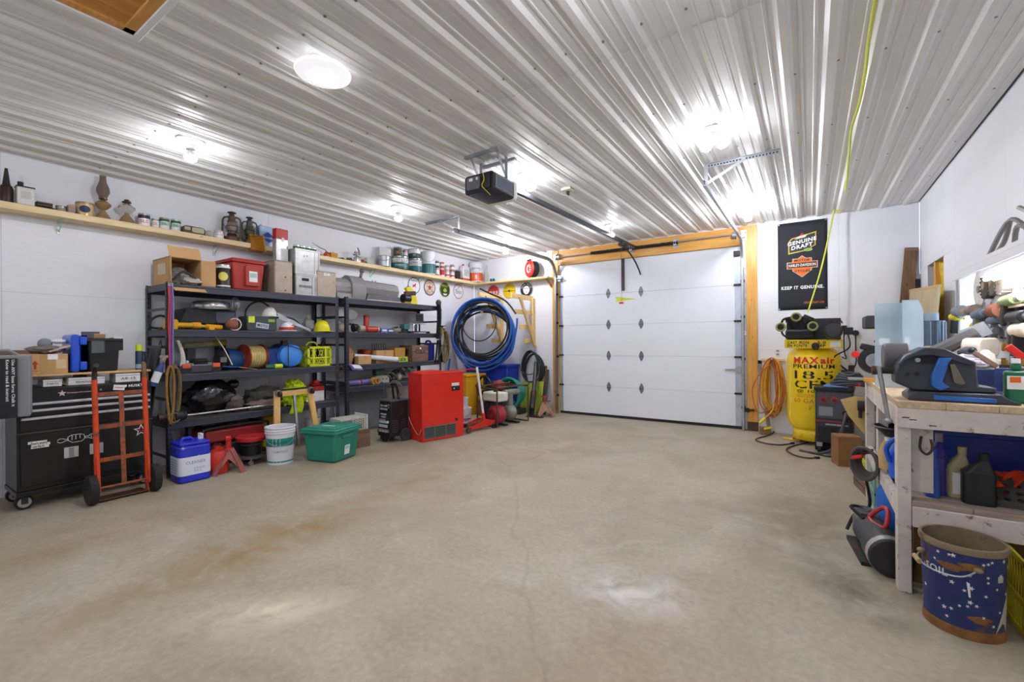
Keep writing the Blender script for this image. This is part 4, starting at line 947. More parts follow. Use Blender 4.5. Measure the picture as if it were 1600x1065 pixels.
# -- top of unit one
t,w,h = LT('cardboard_box','open cardboard box on its side with flaps out, stuffed with grey cloth','box',265,316,403,-5.64,Z1)
th = .006; d = .44
g = G(); g.box(-w/2,w/2,0,d,0,th); g.box(-w/2,w/2,0,d,h-th,h); g.box(-w/2,-w/2+th,0,d,0,h); g.box(w/2-th,w/2,0,d,0,h); g.box(-w/2,w/2,d-th,d,0,h); g.obj('carton',CARD,t)
g = G(); g.bar((0,-.0,h),(0,.05,h+.12),w*.98,th,(0,1,0)); g.obj('top_flap',CARD,t)
g = G(); g.bar((0,0,.004),(0,-.14,-.075),w*.98,th); g.obj('bottom_flap',CARD,t)
g = G(); g.bar((-w/2,0,h/2),(-w/2-.02,-.11,h/2),th,h*.95); g.obj('side_flap',CARD,t)
g = G(); g.bar((w/2,0,h/2),(w/2+.115,-.06,h/2),th,h*.95); g.obj('side_flap',CARD,t)
g = G(); g.box(-w/2-.001,-w/2,.1,.3,h*.4,h*.8); g.obj('label',mat('faded_print_card','#cfbfa5',.8),t)
o = thing('cloth_bundle','bundle of grey cloth and webbing inside the open cardboard box','cloth',t.location+V((0,0,.007)),PI/2)
for i,(a,b,c,rr,m) in enumerate(((-.03,.12,.075,(w*.36,.11,.075),mat('grey_cloth','#8d8a88',.9,var=.2,bump=.3)),(.05,.03,.045,(w*.3,.10,.045),mat('pale_cloth','#a9a29a',.9,var=.2,bump=.3)),(-.02,.16,.15,(w*.25,.09,.05),mat('taupe_cloth','#75706e',.9,var=.2,bump=.3)))):
    g = G(); blob(g,(a,b,c),rr,i+1,.3); g.obj('cloth',m,o)
g = G(); g.tube(sm([(-.12,.0,.04),(-.05,-.05,.13),(.04,-.04,.1),(.12,-.02,.03)],5),.012,6); g.obj('webbing',DKGREY,o)
can('shop_tin','tall brown tin with round yellow label on the shelving top','tin',338,361,414,Z1,mat('dark_brown_print','#33231d',.4),[(.85,.95,LBL),(.08,.14,LBL)],x=-5.68)
px,py,r = RD(338,361,x=-5.68); tin = [o for o in COL.objects if o.get('label','').startswith('tall brown tin')][0]
on_can(tin,r,(LZ(349,414,-5.68)-Z1)*.5,math.atan2(-py,-px),[(r*.7*math.cos(a),.05*math.sin(a)) for a in [2*PI*i/20 for i in range(20)]],mat('label_yellow','#d6cf62',.5))
def tote(name,lab,u0,u1,vt,xf,zb,d,m,lidm,k=.86,hand='front'):
    t,w,h = LT(name,lab,'tote',u0,u1,vt,xf,zb)
    g = G(); g.taper(-w/2+.012,w/2-.012,.012,d-.012,.0,h-.04,k,k+.03); g.obj('tub',m,t,bev=.025,seg=3)
    g = G(); g.box(-w/2,w/2,0,d,h-.045,h-.018); g.obj('rim',m,t,bev=.008)
    g = G(); g.box(-w/2+.006,w/2-.006,.006,d-.006,h-.02,h-.002); g.box(-w/2+.04,w/2-.04,.04,d-.04,h-.006,h+.006); g.obj('lid',lidm,t,bev=.008)
    return t,w,h,d
REDT = mat('red_tote_plastic','#a8332c',.45,var=.08)
t,w,h,d = tote('storage_tote','red plastic storage tote with white sticker on top of the shelving',363,417,405,-5.60,Z1,.50,REDT,REDT)
g = G(); g.prism([(-w*.12,h*.15),(w*.3,h*.15),(w*.3,h*.76),(w*.24,h*.82),(-w*.06,h*.82),(-w*.12,h*.76)],-.006,.05,'xz'); g.obj('handle_panel',REDT,t,bev=.006)
g = G(); g.box(-w*.02,w*.22,-.008,-.006,h*.28,h*.62); g.obj('sticker',PAPER,t); g = G(); g.box(.0,w*.2,-.0088,-.008,h*.42,h*.56); g.obj('sticker_print',mat('pale_teal_print','#9fc6c6',.6),t)
BEIGE = mat('beige_painted_steel','#a89a8b',.5,.2,rust=.22,rustcol='#8a5d2c',rscale=3)
t,w,h = LT('steel_box','tall beige steel box with rusty side beside the red tote','box',430,458,407,-5.60,Z1)
g = G(); g.box(-w/2,w/2,0,.42,0,h); g.obj('case',BEIGE,t,bev=.012)
g = G(); g.box(-w/2-.001,w/2+.001,-.001,.421,h-.016,h-.012); g.obj('lid_seam',IRON,t)
for z in (.1,.5):
    g = G(); g.cyl((.02,-.004,h*z),(.02,.002,h*z),.009,n=10); g.obj('rivet',IRON,t)
ztop = Z1+h
t = thing('red_topped_tin','tall silver tin with red top standing on the beige steel box','tin',(-5.74,LY(442,-5.74),ztop+.001),PI/2)
w = LY(452,-5.74)-LY(433,-5.74); h = LZ(442,358,-5.74)-ztop
g = G(); g.box(-w/2,w/2,0,.09,0,h*.7); g.obj('body',mat('silver_print_tin','#b9b9b9',.35,.4,var=.2),t,bev=.006)
g = G(); g.box(-w/2-.001,w/2+.001,-.001,.091,h*.7,h); g.obj('red_top',mat('tin_red','#b5291f',.4),t,bev=.006)
g = G(); g.prism([(.02*math.cos(a)+.01,h*.68+.03*math.sin(a)) for a in [2*PI*i/16 for i in range(16)]],-.003,0,'xz'); g.obj('emblem',PAPER,t)
g = G(); g.box(-w*.1,w*.48,-.0025,0,.0,h*.42); g.obj('label',PAPER,t)
g = G(); g.cyl((0,.045,h),(0,.045,h+.012),.014); g.obj('cap',TIN,t)
ALU = mat('worn_aluminium','#a7a8a6',.4,.6,var=.22,scale=8,rust=.1,rustcol='#6b5a4a')
t,w,h = LT('beverage_crate','lower worn aluminium crate with hand slot on the shelving top','crate',463,495,429,-5.60,Z1)
def alu_crate(t,w,h,d,slot=True):
    g = G(); g.box(-w/2,w/2,0,.006,0,h); g.box(-w/2,w/2,d-.006,d,0,h); g.box(-w/2,-w/2+.006,0,d,0,h); g.box(w/2-.006,w/2,0,d,0,h); g.box(-w/2,w/2,0,d,0,.006); g.obj('panel',ALU,t)
    g = G()
    for x in (-w/2,w/2-.018,w*.28): g.box(x,x+.018,-.006,.001,0,h)
    g.box(-w/2-.005,w/2+.005,-.008,.008,h-.018,h+.002); g.box(-w/2-.005,w/2+.005,-.008,.004,0,.02)
    g.box(-w/2-.006,-w/2,0,.02,0,h)
    g.obj('edge_band',ALU,t,bev=.002)
    if slot:
        g = G(); g.prism(rrect(-w*.22,w*.12,h*.70,h*.84,.008),-.002,.0005,'xz'); g.obj('hand_slot',SLOT,t)
alu_crate(t,w,h-.005,.40); lettering(t,'BEVERAGES',INK,(-.01,-.001,h*.42),(1,0,0),(0,0,1),.035,w*.62,.02)
zc2 = Z1+h
t,w,h = LT('beverage_crate','upper worn aluminium crate holding green and white oil cans','crate',462,500,390,-5.61,zc2)
alu_crate(t,w,h-.004,.36,False); lettering(t,'J.T.',INK,(-.02,-.001,h*.72),(1,0,0),(0,0,1),.025,w*.25,.02)
for k in range(4):
    y = t.location.y-w/2+.055+k*(w-.11)/3.0
    c = thing('oil_can_round',('first','second','third','last')[k]+' green and white oil can along the upper crate front','can',(-5.67,y,zc2+.008)); hh = h+.035
    g = G(); g.lathe([(.001,0),(.043,0),(.043,hh),(.001,hh)],n=18); g.obj('body',WTIN,c)
    g = G(); g.lathe([(.0436,hh*.72),(.0436,hh*.96)],n=18,close=False); g.obj('label_band',PGREEN,c)
    g = G(); g.lathe([(.038,hh),(.038,hh+.002),(.044,hh+.003),(.044,hh-.006)],n=18,close=False); g.obj('rim',TIN,c)
t,w,h = LT('steel_box','beige rust-stained steel box at the shelving end next to the crates','box',496,526,424,-5.60,Z1)
g = G(); g.box(-w/2,w/2,0,.40,0,h); g.obj('case',BEIGE,t,bev=.01)
g = G(); g.box(-w/2-.001,w/2+.001,-.001,.401,h-.014,h-.010); g.obj('lid_seam',IRON,t)
g = G(); g.prism(rrect(-.05,.05,h-.06,h-.02,.008),-.003,0,'xz'); g.obj('latch_plate',TIN,t); g = G(); g.cyl((0,-.006,h-.04),(0,0,h-.04),.007,n=10); g.obj('keyhole',IRON,t)
# leaning clear bin between red tote and shelf wall, with an amber box tilted on it
t = thing('clear_bin','translucent grey plastic bin lid leaning behind the red tote','bin lid',(-5.95,LY(420,-5.95),Z1),PI/2)
g = G(); g.bar((-.22,.0,.33),(.14,.0,.43),.40,.008); g.obj('sheet',mat('clear_grey_plastic','#c3c3c6',.2,trans=.3,var=.05),t)
g = G(); g.bar((-.22,-.2,.33),(.14,-.2,.43),.012,.02); g.obj('edge',DKGREY,t)
g = G(); g.box(-.05,.1,-.02,.12,0,.375); g.obj('tub',mat('clear_grey_plastic','#c3c3c6'),t,bev=.01)
t = thing('amber_case','tilted amber plastic case resting on the plank shelf edge','case',(-5.93,LY(405,-5.93),LZ(410,392,-5.93)),0,rot=(math.radians(-14),0,PI/2))
g = G(); g.box(-.085,.085,0,.08,0,.22); g.obj('shell',mat('amber_plastic','#b5771e',.25,var=.2,trans=.25),t,bev=.01)
g = G(); g.box(.082,.10,-.004,.084,-.004,.224); g.obj('edge',mat('case_edge','#c7a06a',.4),t,bev=.004)
# -- second level of unit one
def ring(c,R_,n=36,pl='xy'): return [V(c)+V({'xy': (R_*math.cos(a),R_*math.sin(a),0),'xz': (R_*math.cos(a),0,R_*math.sin(a)),'yz': (0,R_*math.cos(a),R_*math.sin(a))}[pl]) for a in [2*PI*i/n for i in range(n)]]
t = thing('black_hose','black hose loop at the open end of the second shelf','hose',(-5.78,LY(255,-5.78),Z2),PI/2)
g = G(); g.tube(sm([(.25,.05,.03),(.1,.0,.10),(-.02,.0,.15),(-.10,.02,.10),(-.11,.02,.03),(-.04,.03,.014)],6),.012,8); g.obj('hose',RUBBER,t)
g = G(); g.cyl((-.04,.03,.014),(.01,.03,.014),.016); g.obj('fitting',BRASS,t)
YTOOL = mat('yellow_tool','#d6a516',.45,var=.15,rust=.08)
t,w,h = LT('yellow_jack','long yellow lever jack lying along the second shelf','tool',258,352,497,-5.66,Z2)
g = G(); g.cyl((-w/2+.1,.03,.05),(w*.05,.03,.05),.028,n=12); g.cyl((w*.05,.03,.045),(w*.2,.03,.04),.016,n=10); g.obj('barrel',YTOOL,t)
g = G(); g.cyl((w*.18,.03,.04),(w*.46,.03,.03),.030,n=12); g.box(w*.2,w*.3,-.02,.06,.0,.05); g.obj('handle',mat('orange_yellow','#df9a14',.45),t,bev=.004)
g = G(); g.prism(rrect(-w/2,-w/2+.12,0,.11,.02),0,.07,'xz'); g.obj('head',YTOOL,t,bev=.005)
g = G(); g.cyl((-w*.05,.03,.05),(w*.08,.03,.05),.036,n=12); g.obj('collar',mat('orange_yellow','#df9a14'),t)
px,py,r = RD(351,374,x=-5.64)
t = thing('float_ball','round brown plastic float with white rim on the second shelf','float',(px,py,Z2+.0),PI/2)
g = G(); g.ball((0,0,r*.95),r*.95,18,12); g.obj('ball',mat('brown_ball','#84503f',.5),t)
g = G(); g.tube(ring((.02,-.03,r*.95),r*.93,24,'xz'),.007,6,closed=True); g.obj('rim',mat('pink_white','#dcc7bd',.5),t)
t,w,h = LT('black_tray','flat black plastic tray case under the silver ring on the second shelf','tray',281,369,483,-5.78,Z2)
g = G(); g.prism([(-w/2,h*.3),(-w/2+.06,h),(w/2,h),(w/2,h*.3)],0,.3,'xz'); g.obj('lid',BLACK,t,bev=.008)
g = G(); g.box(-w/2+.06,w/2-.02,.01,.28,0,h*.3); g.obj('base',BLACK,t,bev=.005)
g = G(); g.box(w*.12,w*.48,-.006,0,h*.35,h*.9); g.obj('front_panel',mat('slate_plastic','#4c5162',.35),t,bev=.004)
g = G(); g.bar((-.02,-.02,h),(.09,-.12,.0),.006,.006); g.bar((.07,-.01,h*.4),(.12,-.10,.02),.006,.006); g.obj('strap',BLACK,t)
zt = Z2+h
px,py,r = RD(299,362,x=-5.86)
t = thing('trim_ring','shiny silver wheel trim ring lying on the black tray','ring',(px,py,zt+.001))
r = min(r,.215); g = G(); g.lathe([(r*.72,.0),(r*.96,.0),(r,.02),(r*1.0,.05),(r*.93,.085),(r*.8,.095),(r*.7,.08),(r*.72,0)],n=40,close=False); g.obj('ring',mat('brushed_aluminium','#b7b8ba',.25,.9,var=.1),t)
g = G(); g.lathe([(.001,.02),(r*.72,.02),(r*.72,.03),(.001,.03)],n=32); g.obj('web',mat('dark_web','#4a4a4e',.4,.6),t)
px,py,r = RD(361,375,x=-5.70)
t = thing('wire_whisk','bell shaped silver wire cage standing on edge beside the trim ring','cage',(px,py,zt+.001))
for k in range(6):
    a = PI*k/6; g = G(); g.tube([(r*1.0*math.cos(b)*math.cos(a),r*math.cos(b)*math.sin(a),.075+.075*math.sin(b)) for b in [2*PI*i/20 for i in range(20)]],.004,5,closed=True); g.obj('wire',STEEL,t)
g = G(); g.ball((0,0,.07),(r*.6,r*.6,.05),12,8); g.obj('lamp_core',mat('grey_core','#8e8e8e',.3,.5),t)
t,w,h = LT('battery_charger','dark grey charger box with yellow sticker on the second shelf','charger',386,433,494,-5.64,Z2)
g = G(); g.prism(rrect(-w/2,w/2,0,h,.025),0,.22,'xz'); g.obj('case',mat('grey_green_case','#3d4446',.45),t,bev=.008)
g = G(); g.box(-w*.45,-w*.25,-.002,0,h*.55,h*.98); g.obj('yellow_sticker',mat('lime_sticker','#d3dd3d',.5),t)
g = G(); g.cb((.0,-.002,h*.35),(w*.42,.004,h*.35),(0,.14,0)); g.obj('white_label',mat('blue_white_label','#b9c3d3',.5),t); lettering(t,'MOTO',INK,(0,-.0045,h*.35),(1,0,-.14),(.14,0,1),h*.2,w*.34,.03)
g = G(); g.box(w*.2,w*.42,-.002,0,h*.62,h*.82); g.obj('green_label',mat('leaf_print','#8fb04a',.5),t)
g = G(); g.tube(sm([(-w*.42,.1,h),(-w*.38,.1,h+.08),(-w*.2,.1,h+.16),(w*.12,.12,h+.19),(w*.42,.12,h+.13),(w*.7,.12,h+.02)],6),.011,7); g.obj('cable',RUBBER,t)
zc_ = Z2+h
def hardhat(u0,u1,vt,x,zb,m,lab,tilt=0,ridge=None):
    px,py,r = RD(u0,u1,x=x); h = min(LZ((u0+u1)/2,vt,x)-zb,r*1.3)
    t = thing('hard_hat',lab,'hard hat',(px,py,zb+.001),PI/2,rot=(tilt,0,PI/2+.3))
    g = G(); g.lathe([(r*.90,.012),(r*.92,h*.25),(r*.85,h*.55),(r*.62,h*.85),(r*.3,h*.98),(.001,h)],n=28,sy=1.0,close=False); g.lathe([(r*.84,.012),(r*.78,h*.5),(r*.5,h*.85),(.001,h*.95)],n=28,close=False); g.obj('shell',m,t)
    g = G(); g.lathe([(r*.84,.006),(r*1.0,.0),(r*1.02,.006),(r*.9,.018)],n=28,close=False); g.prism([(r*1.12*math.cos(a),-r*.75+r*.5*math.sin(a)*-1) for a in [PI*i/12 for i in range(13)]] if 0 else [(-r*.75,-r*.6),(-r*.5,-r*1.22),(0,-r*1.34),(r*.5,-r*1.22),(r*.75,-r*.6)],.002,.01,'xy'); g.obj('brim',m,t)
    for dx in (-r*.22,0,r*.22):
        g = G(); g.tube([(dx,-r*.8*math.cos(b),h*.35+h*.67*math.sin(b)) for b in [PI*.16+PI*.68*i/10 for i in range(11)]],.007,6); g.obj('ridge',m,t)
    return t,r,h
WHAT = mat('white_hat','#dcdad0',.35,var=.08); YHAT = mat('yellow_hat','#d9d21e',.35,var=.06)
hardhat(408,434,478,-5.72,zc_,WHAT,'dirty white hard hat on top of the charger box')
t,r,h = hardhat(436,461,491,-5.68,Z2,mat('clean_white_hat','#e6e6ec',.3,var=.03),'white hard hat with red face shield beside the charger box')
g = G(); g.lathe([(r*.96,.004),(r*1.0,h*.42)],n=24,close=False); g.obj('red_band',mat('shield_red','#c24a36',.35),t); on_can(t,r*.93,h*.62,-PI/2,[(.014*math.cos(a),.014*math.sin(a)) for a in [2*PI*i/12 for i in range(12)]],PORANGE,.004)
hardhat(489,517,500,-5.66,Z2,YHAT,'bright yellow hard hat at the end of the second shelf')
t = thing('metal_strip','long bent aluminium strip sliding off the second shelf','strip',(-5.60,LY(440,-5.60),Z2),PI/2)
w = LY(486,-5.6)-t.location.y
for k,dz in enumerate((0,.03,.055)):
    g = G(); g.bar((.0,.06+.02*k,.17+dz),(w,.0+.03*k,.012+dz*.2),.006,.028); g.obj('strip',STEEL,t)
g = G(); g.tube(sm([(-.02,.14,.16),(.12,.16,.19),(w*.7,.16,.15),(w*.95,.12,.02)],6),.009,7); g.obj('bent_rod',IRON,t)
g = G(); g.bar((w*.55,-.02,.06),(w*1.02,-.09,-.05),.03,.004); g.obj('blade',mat('brown_steel','#7a7370',.4,.6),t)
t,w,h = LT('plastic_bag','crumpled white plastic bag behind the yellow hard hat','bag',479,497,496,-5.86,Z2)
g = G(); blob(g,(0,.1,.1),(w*.42,.09,.1),5,.25); g.obj('bag',mat('white_bag','#cfcfcb',.5,trans=.2),t)
g = G(); g.cyl((0,.1,.18),(.01,.1,.24),.02,.035,n=9); g.obj('twist',mat('white_bag','#cfcfcb'),t)
# -- third level of unit one
t,w,h = LT('paper_roll','long yellowed roll of paper at the back of the third shelf','roll',290,356,531,-5.95,Z3+.0)
zr = LZ(320,537,-5.95)-Z3
g = G(); g.cyl((-w/2,.05,zr-.02),(w*.15,.05,zr),.035,n=16); g.obj('roll',mat('aged_paper','#b5a886',.8,var=.2),t)
g = G(); g.cyl((w*.15,.05,zr),(w/2,.05,zr+.015),.036,n=16); g.obj('tube',mat('mustard_tube','#a28a3b',.7),t)
g = G(); g.box(-w/2+.02,-w/2+.1,.0,.12,0,zr-.055); g.obj('prop',DKGREY,t); g = G(); g.box(w/2-.1,w/2-.02,0,.12,0,zr-.025); g.obj('prop',DKGREY,t)
t = thing('white_strap','white webbing strap hanging at the third shelf front corner','strap',(-5.60,LY(288,-5.6),Z3),PI/2)
g = G(); g.grid(lambda u,v: (-.05+.06*math.sin(v*2.4)+.028*(u-.5)*(1+v),.03+.05*v,.02+.34*(1-v)),2,14); g.obj('strap',mat('white_webbing','#d6d3ca',.8),t,solid=.004)
g = G(); g.tube(sm([(.35,.1,.40),(.42,.05,.25),(.48,.0,.07)],5),.006,6); g.obj('rod',mat('cream_rod','#d8cfbd',.5),t)
px,py,r = RD(299,323,x=-5.75)
t = thing('hose_coil','small coil of black ribbed hose on the third shelf','hose',(px,py,Z3))
for k in range(4):
    g = G(); g.tube(ring((0,0,.09+.016*k),r*(1-.06*(k % 2)),26),.015,7,closed=True); g.obj('coil_loop',RUBBER,t)
g = G(); g.lathe([(.001,0),(r*.9,0),(r*.9,.075),(.001,.075)],n=20); g.obj('tub',BLACK,t)
t,w,h = LT('tool_tray','black open tool tray with two orange latches on the third shelf','tool box',279,343,568,-5.61,Z3)
g = G(); g.box(-w/2,w/2,0,.008,0,h*.8); g.box(-w/2,w/2,.22,.228,0,h*.8); g.box(-w/2,-w/2+.008,0,.228,0,h*.8); g.box(w/2-.008,w/2,0,.228,0,h*.8); g.box(-w/2,w/2,0,.228,0,.008); g.obj('tray',DKGREY,t)
g = G(); g.box(-w/2+.01,w/2-.01,.006,.03,h*.72,h*.9); g.cyl((-w*.4,.11,h*.95),(w*.4,.11,h*.95),.012); g.obj('handle_bar',GREY,t)
for x in (-w*.42,w*.32):
    g = G(); g.box(x,x+.075,-.012,.012,h*.55,h*1.02); g.obj('latch',mat('orange_latch','#d6563c',.4),t,bev=.005)
    g = G(); g.box(x-.01,x+.085,-.006,.0,0,h*.55); g.obj('latch_base',BLACK,t)
for i in range(3):
    g = G(); g.cyl((-w*.3+.08*i,.1,h*.5),(-w*.3+.08*i+.05,.14,h*1.25),.022,n=12); g.obj('bottle',(mat('pale_blue_bottle','#a9b9bd',.3),WHITE,GREY)[i],t)
t,w,h = LT('shop_vacuum','grey and blue tapered vacuum body lying on the third shelf','vacuum',337,396,545,-5.76,Z3)
g = G(); g.lathe([(.001,0),(.12,0),(.13,.02),(.105,w*.55),(.09,w*.62),(.001,w*.62)],(-w*.15,.13,.135),26,(1,0,-.08)); g.obj('drum',mat('navy_blue_drum','#27508f',.4,var=.1),t)
g = G(); g.lathe([(.001,0),(.08,0),(.115,.03),(.125,.1),(.12,.13),(.001,.13)],(-w*.35,.13,.135),24,(1,0,-.08)); g.obj('motor_head',DKGREY,t)
g = G(); g.tube(ring((-w*.17,.13,.135),.13,24,'yz'),.012,6,closed=True); g.obj('clamp_ring',BLACK,t)
g = G(); g.box(-w*.38,-w*.22,-.0,.02,.1,.16); g.obj('switch',GREY,t)
px,py,r = RD(384,419,x=-5.70)
t = thing('rope_spool','red spool wound with pale yellow rope on the third shelf','spool',(-5.72,LY(402,-5.72),Z3),PI/2+.12)
R_ = .155; wl_ = .22
for s in (-1,1):
    g = G(); g.lathe([(.02,-.006),(R_,-.006),(R_,.006),(.02,.006)],(s*wl_/2,.10,R_),30,(1,0,0)); g.obj('flange',mat('red_brown_flange','#963a26',.45),t)
g = G()
for i in range(13):
    x = -wl_/2+.016+i*(wl_-.032)/12; g.tube(ring((x,.10,R_),.125+.006*(i % 2),26,'yz'),.0105,6,closed=True)
tag(g.obj('rope_winding',mat('pale_rope','#d3bd7c',.8,var=.15),t),None,kind='stuff')
g = G(); g.cyl((-wl_/2-.01,.10,R_),(wl_/2+.01,.10,R_),.03); g.obj('core',CARD,t)
t = thing('steel_rule','flat pry bar with blue grip on the third shelf edge','tool',(-5.59,LY(372,-5.59),Z3),PI/2)
g = G(); g.bar((-.16,.02,.06),(.0,-.0,.045),.016,.01); g.obj('grip',PBLUE,t)
g = G(); g.bar((.0,0,.045),(.2,-.02,.008),.022,.006); g.obj('blade',STEEL,t)
px,py,r = RD(436,478,x=-5.64)
t = thing('blue_drum','blue plastic drum lying on the third shelf, pale round end outward','drum',(-5.62,LY(457,-5.62),Z3),PI/2-.1); R_ = min(r,.172)
g = G(); g.lathe([(.001,.0),(R_*.55,.004),(R_*.9,.03),(R_,.07),(R_,.10)],(0,0,R_),32,(0,1,0),close=False); g.obj('end_cap',mat('sky_blue_plastic','#3f8be0',.35,var=.08),t)
g = G(); g.lathe([(R_,.10),(R_*1.01,.12),(R_,.14),(R_,.40),(R_*.9,.44),(.001,.45)],(0,0,R_),32,(0,1,0),close=False); g.obj('barrel',mat('deep_blue_plastic','#1b3f8f',.4),t)
g = G(); g.box(-R_-.11,-R_+.04,.1,.3,.0,.26); g.obj('side_box',mat('deep_blue_plastic','#1b3f8f'),t,bev=.02)
g = G(); g.tube(sm([(-.12,-.0,R_*2-.02),(-.02,-.015,R_*1.75),(.1,-.0,R_*1.5),(.16,.02,R_*1.25)],6),.006,6); g.box(-.1,-.04,.05,.12,R_*2-.015,R_*2+.04); g.obj('strap',BLACK,t)
g = G(); g.bar((-.06,-.012,0.0),(-.06,-.012,R_*2),.008,.008); g.obj('rod',IRON,t)
t = thing('spray_can','lime yellow spray can lying on the third shelf in front of the blue drum','spray can',(-5.585,LY(434.5,-5.585),Z3+.03),PI/2-.25)
g = G(); g.cyl((-.045,.0,0),(.05,.02,0),.029,n=16); g.obj('cap',mat('lime_cap','#c3d827',.35),t,bev=.004)
g = G(); g.cyl((-.14,-.015+.02,0),(-.045,.0,0),.026,n=16); g.obj('body',mat('green_can','#3b6b50',.4),t)
def milk_crate(t,w,d,h,m,lat=True):
    """open lattice crate: floor, corner posts, rims and crossed bars"""
    g = G(); b = .012
    for z in (0,h-.03): 
        hh = .03
        g.box(-w/2,w/2,0,b,z,z+hh); g.box(-w/2,w/2,d-b,d,z,z+hh); g.box(-w/2,-w/2+b,0,d,z,z+hh); g.box(w/2-b,w/2,0,d,z,z+hh)
    g.box(-w/2,w/2,0,b,h*.40,h*.47); g.box(-w/2,-w/2+b,0,d,h*.40,h*.47); g.box(w/2-b,w/2,0,d,h*.4,h*.47)
    g.obj('rim',m,t,bev=.002)
    for x in (-w/2,w/2-.03):
        for y in (0,d-.03): g = G(); g.box(x,x+.03,y,y+.03,0,h); g.obj('corner_post',m,t,bev=.003)
    for x in (-w*.25,w*.25): g = G(); g.box(x-.015,x+.015,.001,b,h*.05,h*.95); g.obj('middle_post',m,t,bev=.003)
    g = G(); n = 9
    for i in range(n):
        x = -w/2+.02+(w-.04)*i/n
        for s in (-1,1): 
            a = (x,.006,.03 if s > 0 else h*.40); c = (x+(w-.04)/n,.006,h*.40 if s > 0 else .03); g.bar(a,c,.004,.007)
            if i % 3: a = (x,.006,h*.5 if s > 0 else h*.86); c = (x+(w-.04)/n,.006,h*.86 if s > 0 else h*.5); g.bar(a,c,.004,.007)
        y = .02+(d-.04)*i/n
        for sx in (-w/2+.006,w/2-.006):
            for s in (-1,1): g.bar((sx,y,.03 if s > 0 else h*.9),(sx,y+(d-.04)/n,h*.9 if s > 0 else .03),.004,.006)
    tag(g.obj('lattice',m,t),None,kind='stuff')
    g = G(); g.box(-w/2+.01,w/2-.01,.01,d-.01,.002,.010); g.obj('floor_grid',m,t)
LIMEC = mat('lime_crate_plastic','#c9d026',.45,var=.08)
t,w,h = LT('milk_crate','bright lime yellow milk crate at the end of the third shelf','crate',481,518,541,-5.60,Z3)
milk_crate(t,w,.33,h,LIMEC)
o = thing('cable_jumble','jumble of black cables and clamps inside the lime milk crate','cable',t.location+V((0,0,.012)),PI/2)
g = G(); random.seed(5)
for k in range(5):
    g.tube([(w*.05*math.sin(k)+(w*.34-.01*k)*math.cos(a),.16+.11*math.sin(a+k),.09+.03*k+.05*math.sin(2*a+k)) for a in [2*PI*i/22 for i in range(22)]],.011,6,closed=True)
g.obj('cable',RUBBER,o)
for k in range(3):
    g = G(); g.bar((w*(.12+.1*k),.08+.03*k,.2),(w*(.28+.07*k),.10,h+.06),.02,.014); g.obj('clamp',BLACK,o)
g = G(); g.tube([(-w*.2+.08*math.cos(a),.08,h+.0+.05*math.sin(a)) for a in [PI*i/12 for i in range(13)]],.012,6); g.obj('yellow_cable',mat('lime_crate_plastic','#c9d026'),o)
# -- fourth level of unit one
GBAG = mat('black_bin_bag','#141416',.22,var=.1,bump=.5,bscale=14,coat=.2)
t,w,h = LT('garbage_bag','full black garbage bag lying on the lowest shelf','bag',283,368,592,-5.78,Z4)
g = G(); blob(g,(0,.0,h*.5),(w*.46,.17,h*.5),3,.22,2.6,34,20); g.obj('bag',GBAG,t)
g = G(); blob(g,(w*.46,.02,h*.8),(.07,.05,.05),8,.4,3,14,8,False); g.obj('knot',GBAG,t)
CAMO = mat('dark_olive_cloth','#3f3b33',.9,var=.45,scale=9,bump=.4)
t,w,h = LT('work_jacket','crumpled dark olive work jacket on the lowest shelf beside the garbage bag','jacket',378,441,600,-5.74,Z4)
g = G(); blob(g,(0,.02,h*.42),(w*.46,.16,h*.45),11,.35,2.4,30,16); g.obj('body',CAMO,t)
g = G(); blob(g,(-.05,-.10,h*.2),(w*.36,.08,h*.22),12,.35); g.obj('sleeve',mat('taupe_sleeve','#6f6058',.9,var=.2,bump=.4),t)
g = G(); g.bar((w*.22,-.13,h*.5),(w*.3,-.15,h*.2),.02,.004); g.obj('buckle',TIN,t)
t,w,h = LT('folded_coverall','flat folded brown coverall between the bag and the jacket','clothes',350,382,620,-5.68,Z4)
g = G(); blob(g,(0,.05,h*.5),(w*.5,.13,h*.5),14,.25); g.obj('body',mat('brown_cloth','#524943',.9,var=.25,bump=.4),t)
g = G(); blob(g,(0,.02,h*.9),(w*.4,.08,h*.2),15,.25); g.obj('fold',mat('taupe_sleeve','#6f6058'),t)
HIVIS = mat('hi_vis_cloth','#c5dc17',.8,var=.2,scale=6,bump=.5,bscale=20)
t,w,h = LT('hi_vis_vest','heap of bright hi-vis yellow vests spilling over the lowest shelf','vest',437,480,588,-5.66,Z4)
for i,(a,b,c,rr) in enumerate(((-.06,.04,h*.3,(.12,.12,h*.3)),(.06,.08,h*.5,(.12,.11,h*.36)),(-.08,-.06,h*.25,(.08,.06,h*.22)),(.08,-.05,h*.3,(.08,.05,h*.2)))):
    g = G(); blob(g,(a,b,c),rr,20+i,.5,2.8,26,16); g.obj('vest_fold',HIVIS,t)
g = G(); g.grid(lambda u,v: (-.12+.16*u+.02*math.sin(6*u+4*v),-.11-.015*math.sin(8*u),.10-.2*v),8,8); g.obj('hanging_tail',HIVIS,t,solid=.006)
t = thing('roller_shaft','long silver shaft with black roller end along the lowest shelf edge','shaft',(-5.52,LY(285,-5.52),Z4-.0),PI/2)
L_ = LY(440,-5.52)-t.location.y
g = G(); g.cyl((0,.02,.05),(L_,.05,.045),.013,n=12); g.obj('shaft',mat('polished_shaft','#c4c6ca',.2,.95,var=.05),t)
g = G(); g.lathe([(.001,-.07),(.05,-.07),(.055,-.06),(.055,.0),(.045,.01),(.045,.03),(.03,.04),(.001,.04)],(0,.02,.056),24,(1,0,0)); g.obj('roller',BLACK,t)
